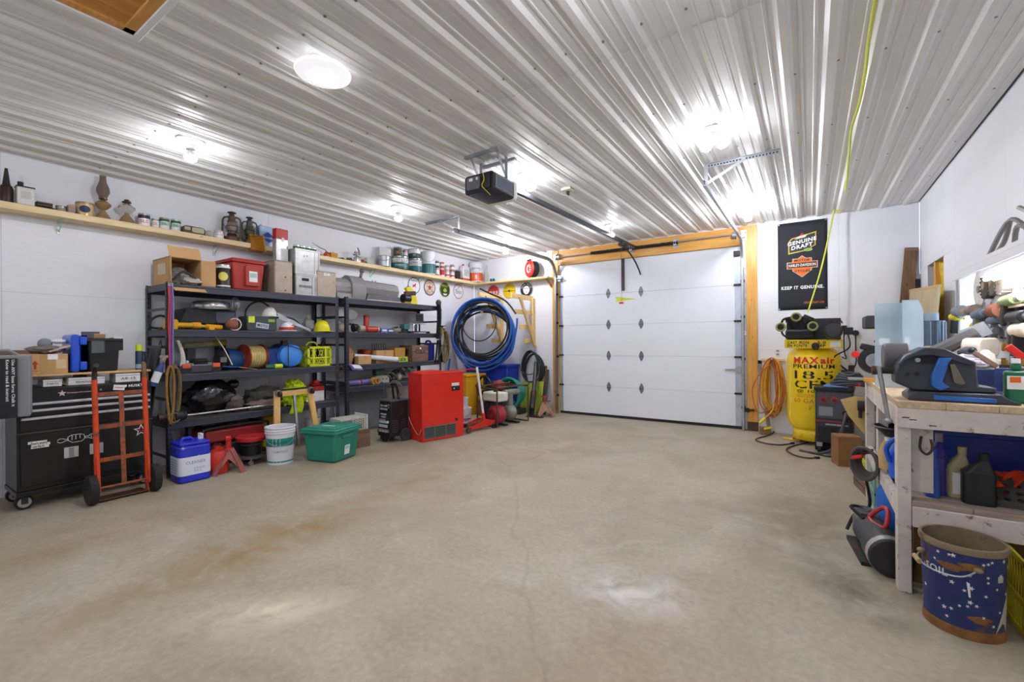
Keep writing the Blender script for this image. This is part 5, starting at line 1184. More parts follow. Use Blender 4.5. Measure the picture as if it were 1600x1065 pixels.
g = G(); g.cyl((-.2,.05,.056),(-.07,.04,.056),.035,n=14); g.obj('roller_core',mat('dark_maroon','#46302c',.5),t)
t,w,h = LT('parts_box','small white and red box at the end of the lowest shelf','box',478,506,604,-5.72,Z4)
g = G(); g.box(-w/2,w/2,0,.2,0,h); g.obj('carton',WHITE,t,bev=.003)
g = G(); g.box(-w/2-.001,w/2+.001,-.001,.201,h*.7,h+.001); g.obj('red_lid',mat('lid_red','#b9332e',.5),t)
t,w,h = LT('fuel_cap','red plastic spout cap standing on the small white box','cap',490,507,594,-5.76,Z4+h+.002)
g = G(); g.lathe([(.001,0),(w*.5,0),(w*.5,h*.3),(w*.3,h*.5),(w*.25,h),(.001,h)],(0,.09,0),16); g.obj('cap',REDP,t)
g = G(); g.lathe([(w*.5,.0),(w*.54,.01),(w*.5,.02)],(0,.09,0),16,close=False); g.obj('collar',mat('dark_red_collar','#7d1d18',.5),t)
# -- hung on the near post of unit one
t = thing('bungee_cords','red and purple bungee cords hanging down the near shelving post','bungee cord',(XF+.012,LY(266,XF),2.0),PI/2)
PURP = mat('purple_cord','#6f4a9a',.7,var=.3,scale=60); REDC = mat('red_cord','#a83a35',.7,var=.35,scale=60)
for i,(x,l,m) in enumerate(((-.022,.55,REDC),(-.012,.62,REDC),(-.004,.95,PURP),(.008,1.28,PURP),(.018,.9,mat('grey_cord','#8c8790',.7)),(-.014,.9,mat('pink_cord','#c2404f',.7)))):
    g = G(); g.tube(sm([(x,-.008,0),(x+.004,-.013,-l*.3),(x-.004,-.012,-l*.7),(x+.003,-.012,-l)],5),.0058,6); g.obj('cord',m,t)
    g = G(); g.tube([(x,-.008,.0),(x,-.012,.03),(x,.0,.045),(x,.012,.03)],.0035,5); g.obj('hook',STEEL,t)
t = thing('tow_strap','olive webbing tow strap looped over the near shelving post','strap',(XF+.012,LY(268,XF),1.15),PI/2)
OLV = mat('olive_webbing','#6b5f3c',.85,var=.3,scale=30,bump=.4)
for i,(w,H,dx,m) in enumerate(((.075,.62,0,OLV),(.06,.56,.02,OLV),(.045,.60,-.03,mat('brown_webbing','#8a6a3a',.85,var=.2)))):
    g = G(); pts = [(dx+w*math.cos(a)*(.7+.3*math.sin(a)),-.014-.012*i,-.28+H*.5*math.sin(a)) for a in [2*PI*k/30 for k in range(30)]]; g.tube(pts,.012,6,closed=True); g.obj('strap_loop',m,t)
g = G(); g.tube(ring((-.0,-.045,-.52),.05,20,'xz'),.009,6,closed=True); g.obj('loop_eye',OLV,t)
t = thing('black_apron','black rubberised apron hung on the shelving side by the tool chest','apron',(XF-.05,Y1A-.02,1.42),PI/2)
g = G(); g.grid(lambda u,v: (-.02-.16*v*(1-u*.5)-.03*math.sin(u*9)*v,-.03+.30*u-.10*v*(1-u),-.04-v*1.05*(1-.25*u)),14,16); g.obj('apron_cloth',mat('black_apron_cloth','#17171a',.5,bump=.3,bscale=10),t,solid=.006)
g = G(); g.tube([(-.01,.0,-.04),(-.0,.05,.02),(0.01,.12,-.03)],.006,6); g.obj('neck_loop',BLACK,t)
t = thing('spray_bottle','blue and white labelled bottle hanging by the shelving side','bottle',(XF+.02,LY(238,XF+.02),.97),PI/2)
g = G(); g.lathe([(.001,0),(.032,0),(.035,.02),(.035,.17),(.02,.22),(.018,.25),(.001,.25)],(0,0,0),18,(.35,0,1)); g.obj('body',mat('blue_bottle','#2c4272',.35),t)
g = G(); g.lathe([(.0357,.04),(.0357,.15)],(0,0,0),18,(.35,0,1),close=False); g.obj('label_band',LBL,t)
g = G(); g.cyl((.085,0,.25),(.10,0,.29),.022); g.box(.06,.13,-.012,.012,.285,.31); g.obj('trigger_cap',mat('taupe_cap','#8a7a74',.5),t)
# ---------------------------------------------------------------- second shelving unit
U1,U2,U3,U4 = [z+.001 for z in T2]
GPAINT = mat('grey_machine_paint','#8b8a89',.5,.1,var=.12); GDK = mat('grey_machine_dark','#605f62',.5,.2,var=.15)
t,w,h = LT('stoking_hopper','long grey sheet metal machine housing on top of the far shelving','machine',527,629,432,-5.66,U1)
g = G(); g.cyl((-w/2,.16,h*.42),(-w*.26,.16,h*.46),.15,n=14); g.obj('left_drum',GPAINT,t,smooth=20)
g = G(); g.box(-w/2,-w*.28,0,.3,0,h*.22); g.obj('left_foot',GPAINT,t,bev=.004)
g = G(); g.prism([(-.03,h*.22),(-.03,h*.62),(.05,h*.92),(.16,h*1.0),(.30,h*.85),(.36,h*.5),(.36,0),(0,0)],-w*.30,-w*.10,'yz'); g.obj('gear_case',GPAINT,t,bev=.006)
g = G(); R_ = h*.34; g.cyl((-w*.10,.17,h*.56),(w*.48,.17,h*.52),R_,n=8); g.obj('octagon_hood',GPAINT,t,smooth=20)
g = G(); g.prism([(-w*.10,0),(w*.46,0),(w*.44,h*.26),(-w*.07,h*.26)],-.02,.3,'xz'); g.obj('base_tray',GDK,t,bev=.004)
g = G(); g.box(-w*.09,w*.46,-.026,-.02,.0,.02); g.obj('front_lip',mat('cream_lip','#c6bfb2',.5),t)
g = G(); g.cyl((-w*.14,.05,h*.95),(-w*.12,.05,h*1.16),.022,n=12); g.ball((-w*.12,.05,h*1.2),.035); g.obj('crank_knob',GDK,t)
for x in (.12,.17):
    g = G(); g.cyl((w*x,.17,h*.86),(w*x,.17,h*.94),.012); g.obj('wing_nut',STEEL,t)
t,w,h = LT('chop_saw','yellow guarded chop saw with black motor at the end of the far shelving top','saw',626,660,447,-5.66,U1)
g = G(); pts = [(-.02,0)]+[(-.02+.20*math.cos(a)*1.0,.02+(h-.02)*math.sin(a)) for a in [PI*i/20*.5 for i in range(11)]]+[(-.06,h*.98)]
g.prism([(-.04,0),(.20,0)]+[(.2*math.cos(a),(h)*math.sin(a)) for a in [PI/2*i/12 for i in range(1,13)]]+[(-.06,h*.9),(-.03,h*.7)],.06,.12,'xz'); g.obj('guard',mat('guard_yellow','#dccb24',.4),t,bev=.004)
g = G(); g.tube([(.205*math.cos(a),.09,(h+.004)*math.sin(a)) for a in [PI/2*i/14 for i in range(15)]],.012,6); g.obj('guard_edge',BLACK,t)
g = G(); g.cyl((-.17,.03,h*.3),(-.03,.03,h*.3),.075,n=18); g.obj('motor',BLACK,t,bev=.006)
g = G(); g.bar((-.16,.0,h*.55),(.06,-.03,h*.62),.05,.07); g.obj('handle',IRON,t,bev=.01)
g = G(); g.prism([(-.18,0),(-.02,0),(-.05,h*.25),(-.15,h*.25)],-.02,.1,'xz'); g.obj('base',mat('gold_base','#9c7f26',.5),t)
# second level
t,w,h = LT('worklight','white round lamp shade with dark clamp on the far shelving second shelf','lamp',543,563,490,-5.70,U2)
g = G(); g.lathe([(.05,0),(.12,.06),(.15,.14),(.155,.15),(.145,.14),(.11,.06),(.04,.0)],(-.05,.12,h*.55),24,(-.3,-.5,.8),close=False); g.obj('shade',WHITE,t)
g = G(); g.cyl((.02,.05,.07),(.10,.04,.075),.065,.05,n=16); g.bar((-.05,.1,h*.5),(.06,.05,.1),.03,.03); g.obj('clamp',mat('dark_bronze','#3b3731',.5,.5),t)
g = G(); g.ball((-.11,.12,h*.27),(.07,.07,h*.27),16,10); g.obj('bulb_cover',mat('cream_cover','#d9cdb4',.4),t)
t,w,h = LT('thread_cone','short beige cylinder lying beside the red canisters','canister',562,574,507,-5.66,U2)
g = G(); g.cyl((-w/2,.03,.055),(w*.5,.03,.05),.055,.045,n=18); g.obj('body',mat('beige_can','#a9a08c',.6),t)
g = G(); g.cyl((-w/2-.004,.03,.055),(-w/2,.03,.055),.05,n=18); g.obj('end_cap',GREY,t)
RCAN = mat('red_canister','#b43a2c',.35,var=.06)
px,py,r = RD(568,577,x=-5.78)
t = thing('red_canister','upright red canister on the far shelving second shelf','canister',(px,py,U2)); h = LZ(572,492,-5.78)-U2
g = G(); g.lathe([(.001,0),(r,0),(r,h*.95),(r*.9,h),(.001,h)],n=20); g.obj('body',RCAN,t)
g = G(); g.lathe([(r*1.03,h*.9),(r*1.03,h*.95)],n=20,close=False); g.obj('cap_band',mat('dark_red_collar','#7d1d18'),t)
t,w,h = LT('red_canister','red canister lying on its side at the far shelving second shelf edge','canister',575,594,509,-5.60,U2)
g = G(); g.cyl((-w/2,.05,.047),(w*.4,.05,.047),.046,n=20); g.obj('body',RCAN,t)
g = G(); g.cyl((w*.4,.05,.047),(w*.5,.05,.047),.042,n=20); g.obj('cap',mat('pink_cap','#d9a59c',.5),t)
g = G(); g.box(-w*.45,-w*.40,.08,.14,.0,.10); g.obj('bracket',REDP,t)
for u0,u1,v,c,lab in ((596,606,512,'#6a6db0','small violet blue carton beside the red lying canister'),(606,616,513,'#2d4a7c','small dark blue carton next to the violet one')):
    t,w,h = LT('small_carton',lab,'box',u0,u1,v,-5.62,U2)
    g = G(); g.box(-w/2,w/2,0,.07,0,h); g.obj('carton',mat('carton'+c,c,.5),t,bev=.003)
    g = G(); g.box(-w*.35,w*.35,-.0012,0,h*.3,h*.65); g.obj('label',LBL,t)
t,w,h = LT('power_grinder','tan and black angle tool lying on the far shelving second shelf','power tool',611,633,510,-5.66,U2)
g = G(); g.bar((-w*.45,.05,h*.45),(w*.3,.04,h*.4),.06,.06); g.obj('body',mat('tan_tool','#8a7f66',.5),t,bev=.015)
g = G(); g.cyl((w*.38,.04,.005),(w*.38,.04,h*.55),.055,n=16); g.obj('head',BLACK,t)
g = G(); g.bar((-.1,.06,h*.6),(.08,.1,h*.95),.03,.03); g.obj('handle',BLACK,t,bev=.008)
t,w,h = LT('cordless_drill','teal cordless tool standing beside the scale platform','power tool',632,641,506,-5.66,U2)
g = G(); g.prism(rrect(-w/2,w/2,h*.4,h,.02),0,.12,'xz'); g.obj('body',mat('teal_tool','#3f6f78',.4),t,bev=.008)
g = G(); g.box(-w*.3,w*.3,.02,.08,0,h*.42); g.obj('battery',BLACK,t,bev=.006)
t,w,h = LT('bench_scale','silver and black bench scale with dark display on the far shelving','scale',642,672,488,-5.72,U2)
g = G(); g.box(-w*.5,w*.5,0,.3,0,.035); g.obj('platform',BLACK,t,bev=.004)
for x in (-w*.3,-w*.08,w*.14):
    g = G(); g.cyl((x,.14,.035),(x,.14,h*.45),.022,n=14); g.obj('column',CHROME,t)
g = G(); g.box(-w*.34,w*.36,.04,.26,h*.45,h*.47); g.obj('glass_plate',mat('pale_plate','#b9c6c6',.2),t)
g = G(); g.box(-.15,w*.38,.1,.13,h*.5,h*.98); g.obj('display_case',GREY,t,bev=.006); g = G(); g.box(-.01,w*.34,.097,.1,h*.58,h*.92); g.obj('screen',mat('dark_screen','#4a4f54',.2),t)
t = thing('sheet_stack','thin stack of white sheets lying under the scale edge','sheets',(-5.58,LY(660,-5.58),U2),PI/2)
g = G(); g.box(-.09,.09,0,.12,0,.010); g.obj('sheet',PAPER,t); g = G(); g.box(-.085,.085,.002,.118,.0102,.0125); g.obj('top_sheet',LBL,t)
# third level
t,w,h = LT('cardboard_sheet','upright open cardboard flap at the far shelving third shelf corner','cardboard',543,553,541,-5.62,U3)
g = G(); g.bar((0,.06,0),(-.0,.0,h*.65),w,.006,(0,1,0)); g.obj('sheet',CARD,t)
g = G(); g.bar((-.0,.0,h*.65),(.0,.07,h),w*.9,.006,(0,1,0)); g.obj('fold',mat('dark_card','#8d643c',.85),t)
t = thing('booklet','purple and white booklet drooping over the third shelf edge','booklet',(-5.55,LY(555,-5.55),U3+.003),PI/2)
g = G(); g.grid(lambda u,v: (-.12+.2*u,.05-.14*v,.012-.05*v*v*1.6-.02*u),4,8); g.obj('cover',mat('purple_print','#5a4d9c',.4),t,solid=.004)
g = G(); g.grid(lambda u,v: (-.07+.14*u,.01-.08*v,.0155-.05*(.28+.57*v)**2*1.6-.02*(.25+.7*u)),3,6); g.obj('print_panel',LBL,t)
def carton(name,lab,u0,u1,v,xf,zb,d,m=CARD,rz=0):
    t,w,h = LT(name,lab,'box',u0,u1,v,xf,zb)
    if rz: t.rotation_euler.z += rz
    g = G(); g.box(-w/2,w/2,0,d,0,h); g.obj('carton',m,t,bev=.002)
    g = G(); g.box(-w/2-.0006,w/2+.0006,d*.44,d*.56,h-.001,h+.0006); g.box(-w*.08,w*.08,-.0008,0,h*.55,h); g.obj('tape',mat('packing_tape','#b08d5a',.35),t)
    return t,w,h
carton('small_box','small cardboard box in front of the white tube on the third shelf',560,580,556,-5.58,U3,.10)
t = thing('white_tube','long white tapered plastic profile lying slanted along the third shelf','tube',(-5.70,LY(553,-5.70),U3),PI/2)
e = AT(620,563,x=-5.56); L_ = e.y-t.location.y
g = G(); g.cyl((0,0,.13),(L_,-.15,.045),.028,.044,n=16); g.obj('tube',mat('white_profile','#d6d9dd',.4,var=.05),t)
g = G(); g.cyl((L_,-.15,.045),(L_+.012,-.153,.044),.046,n=16); g.obj('end_cap',mat('rust_cap','#a89c92',.6,rust=.3),t)
g = G(); g.box(-.03,.03,-.03,.03,0,.1); g.obj('prop',BLACK,t)
px,py,r = RD(559,580,x=-5.80)
t = thing('copper_coil','coil of copper tubing at the back of the third shelf','coil',(px,py,U3))
for k in range(4):
    g = G(); g.tube(ring((0,0,.14+.022*k),r,28),.011,6,closed=True); g.obj('coil_loop',mat('copper_tube','#a4532f',.35,.8),t)
g = G(); g.lathe([(.001,0),(r*.95,0),(r*.95,.128),(.001,.128)],n=20); g.obj('stand',BLACK,t)
t,w,h = LT('wire_basket','dark blue tray of grey metal clips at the back of the third shelf','tray',580,610,537,-5.80,U3)
zb = LZ(595,546,-5.80)-U3
g = G(); g.box(-w/2,w/2,0,.22,0,zb); g.obj('riser',mat('navy_tray','#252c5a',.4),t,bev=.004)
for i in range(7):
    g = G(); x = -w*.4+w*.8*i/7; g.bar((x,.02,zb+.012),(x+.09,.14,h),.016,.012); g.obj('clip',STEEL,t)
carton('cardboard_box','flat open cardboard box in the middle of the third shelf',588,615,547,-5.64,U3,.2)
carton('small_box','yellow brown cardboard box behind the lime label box',617,633,543,-5.66,U3,.16,mat('ochre_card','#b08238',.85))
t,w,h = carton('label_box','small lime and black labelled box at the third shelf front',622,637,557,-5.575,U3,.06,mat('lime_card','#a9c23a',.5)); lettering(t,'22',INK,(0,-.001,h*.5),(1,0,0),(0,0,1),h*.45,w*.6,.04)
t,w,h = LT('iron_castings','pair of dark iron brackets standing behind the wooden crate','bracket',634,645,541,-5.70,U3)
for s in (0,.09):
    g = G(); g.prism([(-w/2,0),(w/2,0),(w*.3,h*.5),(w*.45,h),(-w*.1,h),(-w*.4,h*.4)],s,s+.05,'xz'); g.obj('bracket',IRON,t,bev=.004)
g = G(); g.bar((0,.03,h*.5),(0,.1,h*.5),.02,.02); g.obj('bolt',STEEL,t)
t,w,h = LT('wooden_crate','small dark wooden bottle crate with stencilled letters on the third shelf','crate',644,669,539,-5.60,U3)
WOODD = wood('crate_wood','#5f4838','#8a6a55','x',rough=.75)
for z0,z1 in ((0,h*.48),(h*.5,h)):
    for y0,y1 in ((0,.012),(.30,.312)):
        g = G(); g.box(-w/2,w/2,y0,y1,z0,z1); g.obj('board',WOODD,t,bev=.002)
    for x in (-w/2,w/2-.014):
        g = G(); g.box(x,x+.014,.012,.30,z0,z1); g.obj('board',WOODD,t,bev=.002)
g = G(); g.box(-w/2,w/2,.012,.3,.0,.01); g.obj('bottom',WOODD,t); lettering(t,'COLA',INK,(0,-.001,h*.6),(1,0,0),(0,0,1),h*.25,w*.62,.02)
g = G(); g.cyl((0,-.004,h*.8),(0,.0,h*.8),.018,n=12); g.obj('sticker',PAPER,t)
t,w,h = LT('bottle_jack','royal blue jack body standing beside the wooden crate','jack',668,679,533,-5.66,U3)
g = G(); g.prism(rrect(-w*.4,w*.5,0,h*.9,.04),0,.1,'xz'); g.obj('body',mat('royal_blue_steel','#1c2f86',.35),t,bev=.01)
g = G(); g.tube(sm([(-w*.5,.05,h*.8),(-w*.35,.05,h),(w*.1,.05,h),(w*.3,.05,h*.85)],5),.018,7); g.obj('handle',mat('royal_blue_steel','#1c2f86'),t)
# fourth level
LAV = mat('lavender_plastic','#6f67a8',.4)
for u0,u1,v,lab in ((546,564,588,'first lavender tube with pink end on the far shelving lowest shelf'),(566,580,588,'second lavender tube next to the tape rolls')):
    t,w,h = LT('caulk_tube',lab,'tube',u0,u1,v,-5.61,U4)
    g = G(); g.cyl((-w/2,.05,.045),(w*.4,.05,.045),.042,n=18); g.obj('tube',LAV,t)
    g = G(); g.cyl((w*.4,.05,.045),(w*.5,.05,.045),.044,n=18); g.obj('end_ring',mat('rose_cap','#b5806c',.5),t)
for k,u in enumerate((583,588)):
    px,py,r = RD(u-4.5,u+4.5,x=-5.59); t = thing('tape_roll',('amber tape roll standing on edge on the lowest shelf','second tape roll leaning on the amber one')[k],'tape',(px,py,U4+.055),PI/2+.3)
    g = G(); g.lathe([(.03,-.02),(.055,-.02),(.055,.02),(.03,.02),(.03,-.02)],(0,0,0),22,(0,1,0),close=False); g.obj('roll',mat('amber_tape','#b98a4a',.4),t)
    g = G(); g.lathe([(.026,-.02),(.031,-.02),(.031,.02),(.026,.02)],(0,0,0),22,(0,1,0),close=False); g.obj('core',mat('red_core','#9d4a36',.6),t)
t,w,h = LT('circuit_unit','green and cream electric unit on the lowest shelf of the far shelving','device',588,608,577,-5.66,U4)
g = G(); g.box(-w/2,w/2,0,.14,0,h*.55); g.obj('base',mat('cream_unit','#a9b0a2',.5),t,bev=.006)
g = G(); g.box(-w*.45,w*.2,.02,.12,h*.55,h); g.obj('cover',mat('bottle_green','#27503f',.4),t,bev=.01)
for i in range(3):
    g = G(); g.cyl((-w*.3+w*.28*i,-.008,h*.3),(-w*.3+w*.28*i,0,h*.3),.012); g.obj('terminal',BRASS,t)
t = thing('wire_tangle','tangle of wires and fittings at the far end of the lowest shelf','wire',(-5.66,LY(625,-5.66),U4),PI/2); random.seed(11)
for k in range(9):
    a0 = random.random()*6; g = G(); rr = .07+.07*random.random(); cx = -.2+.05*k
    g.tube([(cx+rr*math.cos(a),.08+rr*.7*math.sin(a+a0),.02+.035*k*.5+.05*(1+math.sin(2*a+a0))) for a in [2*PI*i/22 for i in range(22)]],.009,6,closed=True); g.obj('wire_loop',(IRON,mat('brown_wire','#6b4a36',.6),GREY,BLACK)[k % 4],t)
g = G(); g.ball((.06,.1,.06),(.05,.05,.06)); g.obj('cream_plug',mat('cream_cover','#d9cdb4'),t)
t = thing('hanging_cable','thin blue cord hanging from the lowest shelf to the floor','cord',(XF-.02,LY(595,XF-.02),U4),PI/2)
g = G(); g.tube(sm([(.02,.04,.012),(.01,-.045,.0),(-.0,-.05,-.25),(-.05,-.04,-.55),(-.06,-.0,-.745)],6),.007,6); g.obj('cord',mat('slate_blue_cord','#3d5478',.6),t)
g = G(); g.cyl((-.06,.0,-.749),(-.06,.0,-.70),.012); g.obj('plug',BLACK,t)
t = thing('ribbed_hose','black ribbed hose hanging on the far shelving end post','hose',(XF+.045,LY(684,XF),2.10),PI/2)
g = G(); n = 40
for i in range(n): 
    z = -.03-.62*i/n; g.lathe([(.034,0),(.044,.004),(.044,.010),(.034,.0145)],(-.02+.015*math.sin(i*.12),0,z-.0155),14,close=False)
g.obj('hose',RUBBER,t)
g = G(); g.ball((-.02,0,0),.05); g.cyl((-.02,0,-.04),(-.02,0,0),.046); g.obj('cuff',DKGREY,t)
g = G(); g.bar((-.02,.05,.0),(.10,.05,-.14),.02,.03); g.obj('hook_arm',BLACK,t)
t = thing('black_strap','bundle of black straps hanging below the ribbed hose','strap',(XF+.03,LY(684,XF),1.43),PI/2)
for k in range(3):
    g = G(); g.bar((-.03+.03*k,0,0),(-.09+.09*k,.01,-.40),.03,.012); g.obj('strap',BLACK,t)
g = G(); g.tube(sm([(.05,.0,-.1),(.02,-.02,-.22),(-.06,-.01,-.32)],4),.005,5); g.obj('cord',TANR,t)
# ---------------------------------------------------------------- tool chest
CX,CY0_,CY1_ = -5.52,.83,1.755
CW = CY1_-CY0_; CH = mat('black_chest_steel','#141416',.35,.1,var=.1,coat=.15); CHS = mat('satin_trim','#c9cbcf',.3,.6)
t = thing('tool_chest','black steel tool chest on casters with three drawers and two doors','tool chest',(CX,(CY0_+CY1_)/2,0),PI/2); w = CW; D = .46
g = G(); g.box(-w/2,w/2,0,D,.16,1.03); g.obj('body',CH,t,bev=.008)
g = G(); g.box(-w/2-.006,w/2+.006,-.006,D,.12,.16); g.obj('base_frame',CH,t,bev=.004)
for i,(z0,z1) in enumerate(((.86,1.02),(.795,.853),(.665,.788))):
    d_ = (g := G()) and g.box(-w/2+.02,w/2-.02,-.012,0,z0,z1).obj('drawer',CH,t,bev=.003)
    g = G(); zt = (.905,.848,.782)[i]; g.box(-w/2+.022,w/2-.022,-.030,-.012,zt-.022,zt); g.obj('drawer_pull',CHS,d_,bev=.004)
g = G(); g.box(-w/2-.004,w/2+.004,-.014,.0,.645,.655); g.obj('seam_trim',mat('dark_trim','#56504f',.4,.5),t)
for s,lab in ((-1,0),(1,0)):
    x0,x1 = (-w/2+.02,-.005) if s < 0 else (.005,w/2-.02)
    d_ = G().box(x0,x1,-.012,0,.20,.625).obj('door',CH,t,bev=.004)
    hx = x1-.13 if s < 0 else x0+.03
    g = G(); g.box(hx-.045,hx+.05,-.0155,-.012,.39,.485); g.obj('handle_plate',CHS,d_,bev=.002)
    g = G(); g.box(hx-.012,hx+.018,-.022,-.0155,.395,.48); g.obj('handle',GREY,d_)
for x in (-w/2+.05,w/2-.05):
    for y in (.06,D-.06):
        c = G().cyl((x,y-.02,.062),(x,y+.02,.062),.061,n=22).obj('caster',RUBBER,t,bev=.004)
        g = G(); g.cyl((x,y-.023,.062),(x,y+.023,.062),.042,n=20); g.obj('wheel_hub',mat('caster_hub','#a9a4a0',.4,.4),c)
        g = G(); g.box(x-.02,x+.02,y-.032,y-.026,.05,.12); g.box(x-.02,x+.02,y+.026,y+.032,.05,.12); g.box(x-.03,x+.03,y-.04,y+.04,.112,.121); g.obj('fork',IRON,c)
lettering(t,'HUSKY',PWHITE,(w*.36,-.0135,.995),(1,0,0),(0,0,1),.026,.115,.04)
g = G(); g.prism([(w*.255,.985),(w*.265,.995),(w*.255,1.007),(w*.28,1.007),(w*.285,.995),(w*.275,.982)],-.0135,-.012,'xz'); g.obj('emblem',PWHITE,t,smooth=0)
lettering(t,'Streetperformance',mat('pink_print','#d9b3b8',.5),(-w*.08,-.0135,.968),(1,0,0),(0,0,1),.016,.17,.02,.2)
g = G(); g.prism(star(-w*.205,.968,.03),-.0136,-.012,'xz'); g.obj('star_emblem',mat('pink_print','#d9b3b8'),t,smooth=0)
g = G(); g.cyl((w*.075,-.016,.975),(w*.075,-.012,.975),.010); g.obj('lock',CHROME,t)
g = G(); g.cb((w*.22,-.013,.985),(.085,.002,.05),(0,.12,0)); g.obj('sticker',PAPER,t); lettering(t,'WARNING',PINK,(w*.22,-.0145,.985),(1,0,-.12),(.12,0,1),.012,.06,.02)
g = G(); g.cb((-w*.37,-.014,.565),(.115,.002,.022),None); g.cb((-w*.35,-.014,.545),(.115,.002,.022),None); g.cb((-w*.355,-.014,.525),(.11,.002,.02),None); g.obj('sticker',PAPER,t,smooth=0)
lettering(t,"Don't worry\nI can fix it",INK,(-w*.36,-.0155,.545),(1,0,0),(0,0,1),.05,.10,.02)
WL = G(); L2 = [(-.13,.52),(-.10,.52)]
for seg in ([(-.13,.0),(-.115,.012),(-.095,.012),(-.08,.004),(-.06,.004)],[(-.13,-.01),(-.118,-.022),(-.098,-.022),(-.08,-.01),(-.06,-.008)],[(-.06,-.012),(-.062,.02),(-.04,.034),(.02,.036),(.045,.026),(.05,-.008),(.03,-.03),(-.03,-.034),(-.06,-.012)],[(-.035,.034),(-.035,-.01)],[(-.01,.036),(-.01,-.008)],[(.018,.036),(.018,-.004)],[(.05,.006),(.075,.008),(.09,.02),(.112,.022)],[(.05,-.006),(.078,-.008),(.092,-.018),(.112,-.016)],[(.095,.008),(.092,.0),(.097,-.006)]):
    WL.tube([(-w*.10+a,-.0135,.555+b) for a,b in seg],.0022,5)
WL.obj('fist_and_wrench_sticker',PWHITE,t)
g = G(); g.prism(star(w*.40,.55,.062),-.0135,-.012,'xz'); g.obj('star_sticker',PWHITE,t,smooth=0); g = G(); g.prism(star(w*.40,.55,.045),-.0140,-.0135,'xz'); g.obj('star_inner',INK,t,smooth=0); lettering(t,'11',PINK,(w*.40,-.0145,.548),(1,0,0),(0,0,1),.03,.03,.03)
lettering(t,'SUSKEY',PWHITE,(w*.07,-.0145,.632),(1,0,0),(0,0,1),.016,.11,.05,.2)
# riser board over the chest
zB = 1.142
g = G(); g.box(-w/2,w/2,.02,D+.06,zB-.018,zB); g.obj('plywood_top',wood('ply_top','#c39a64','#d9b682','x'),t,bev=.002)
for x in (-w/2+.01,-.01,w/2-.03):
    g = G(); g.box(x,x+.02,.05,D+.04,1.031,zB-.018); g.obj('riser',mat('dark_ply','#6d553c',.8),t)
for lab,x0,x1,h,m,txt in (('low white parts carton in the gap on top of the chest, by the grey box',-.30,-.18,.06,WHITE,'PARTS'),('white and blue lettered carton in the gap over the drawers',-.14,.11,.065,mat('white_card','#d5d3d2'),'BEARING KIT'),('clean white carton in the gap behind the hand truck',.19,.38,.085,WHITE,'AB-12')):
    o = thing('parts_carton',lab,'box',t.location+V((.0,(x0+x1)/2,1.0305)),PI/2)
    o.location.x = CX-.03
    ww = x1-x0; g = G(); g.box(-ww/2,ww/2,0,.18,0,h); g.obj('carton',m,o,bev=.003); g = G(); g.box(-ww/2-.0008,ww/2+.0008,-.0008,.1808,h*.72,h*.78); g.obj('lid_edge',GREY,o)
    lettering(o,txt,mat('slate_print','#3f4a66'),(0,-.0012,h*.42),(1,0,0),(0,0,1),h*.25,ww*.6,.01)
o = thing('manual','curled paper manual lying between cartons on the chest','paper',(CX-.03,t.location.y-.17,1.0305),PI/2)
g = G(); g.grid(lambda u,v: (-.03+.06*u,.15*v,.004+.05*(1-u)**2),6,2); g.obj('page',PAPER,o,solid=.003); g = G(); g.grid(lambda u,v: (-.02+.06*u,.15*v,.010+.05*(1-u)**2),6,2); g.obj('cover',CARD,o,solid=.002)
# on the riser board
def onchest(name,lab,cat,u0,u1,vt,xf=CX-.06): return LT(name,lab,cat,u0,u1,vt,xf,zB+.001)
t,w,h = onchest('cardboard_box','closed cardboard box with two red up arrows on the tool chest','box',31,106,553)
g = G(); g.box(-w/2,w/2,0,.3,0,h); g.obj('carton',CARD,t,bev=.003)
for x in (-.33,-.20):
    g = G(); g.prism([(w*x-.008,h*.25),(w*x+.008,h*.25),(w*x+.008,h*.5),(w*x+.022,h*.5),(w*x,h*.68),(w*x-.022,h*.5),(w*x-.008,h*.5)],-.0012,0,'xz'); g.obj('arrow_print',mat('carton_red','#a8442f',.8),t,smooth=0)
g = G(); g.box(-w*.41,-w*.14,-.0012,0,h*.14,h*.17); g.obj('arrow_bar',mat('carton_red','#a8442f'),t)
g = G(); g.box(w*.06,w*.28,-.0014,0,h*.72,h*.99); g.obj('shipping_label',PAPER,t); g = G(); g.box(w*.24,w*.46,-.0012,0,h*.25,h*.72); g.obj('pale_label',mat('pale_label','#cdb88f',.8),t); g = G(); g.box(-.03,.06,-.001,0,0,h); g.obj('tape',mat('packing_tape','#b08d5a'),t)
hb = zB+.002+h
o = thing('junk_pile','mask, grey rag and a white lid lying on the arrow box','rag',(CX-.17,LY(85,CX-.17),hb),PI/2)
g = G(); blob(g,(-.05,0,.035),(.12,.1,.035),31,.35); g.obj('rag',mat('grey_rag','#77706c',.9,var=.2),o)
g = G(); g.bar((-.06,-.06,.02),(.16,-.03,.10),.11,.012); g.obj('board',mat('pale_board','#b9ada0',.7),o)
g = G(); g.ball((.04,.05,.11),(.06,.05,.022)); g.obj('white_lid',WHITE,o); g = G(); g.ball((-.05,.06,.09),(.05,.05,.05)); g.obj('mask',GREY,o)
o = thing('wooden_plank','weathered brown plank lying behind the arrow box against the wall','plank',(-6.10,.85,1.25),PI/2)
g = G(); g.box(-.6,.3,0,.05,-.02,.10); g.obj('plank',wood('grey_plank','#6d5a48','#8d7964','x'),o,bev=.003); g = G(); g.box(-.5,.22,.0,.05,-.108,-.022); g.obj('cleat',mat('dark_ply','#6d553c'),o)
t,w,h = onchest('folding_case','bright blue plastic case standing on edge on the tool chest','case',111,136,522)
BC = mat('bright_blue_case','#1f4fc8',.3,coat=.2)
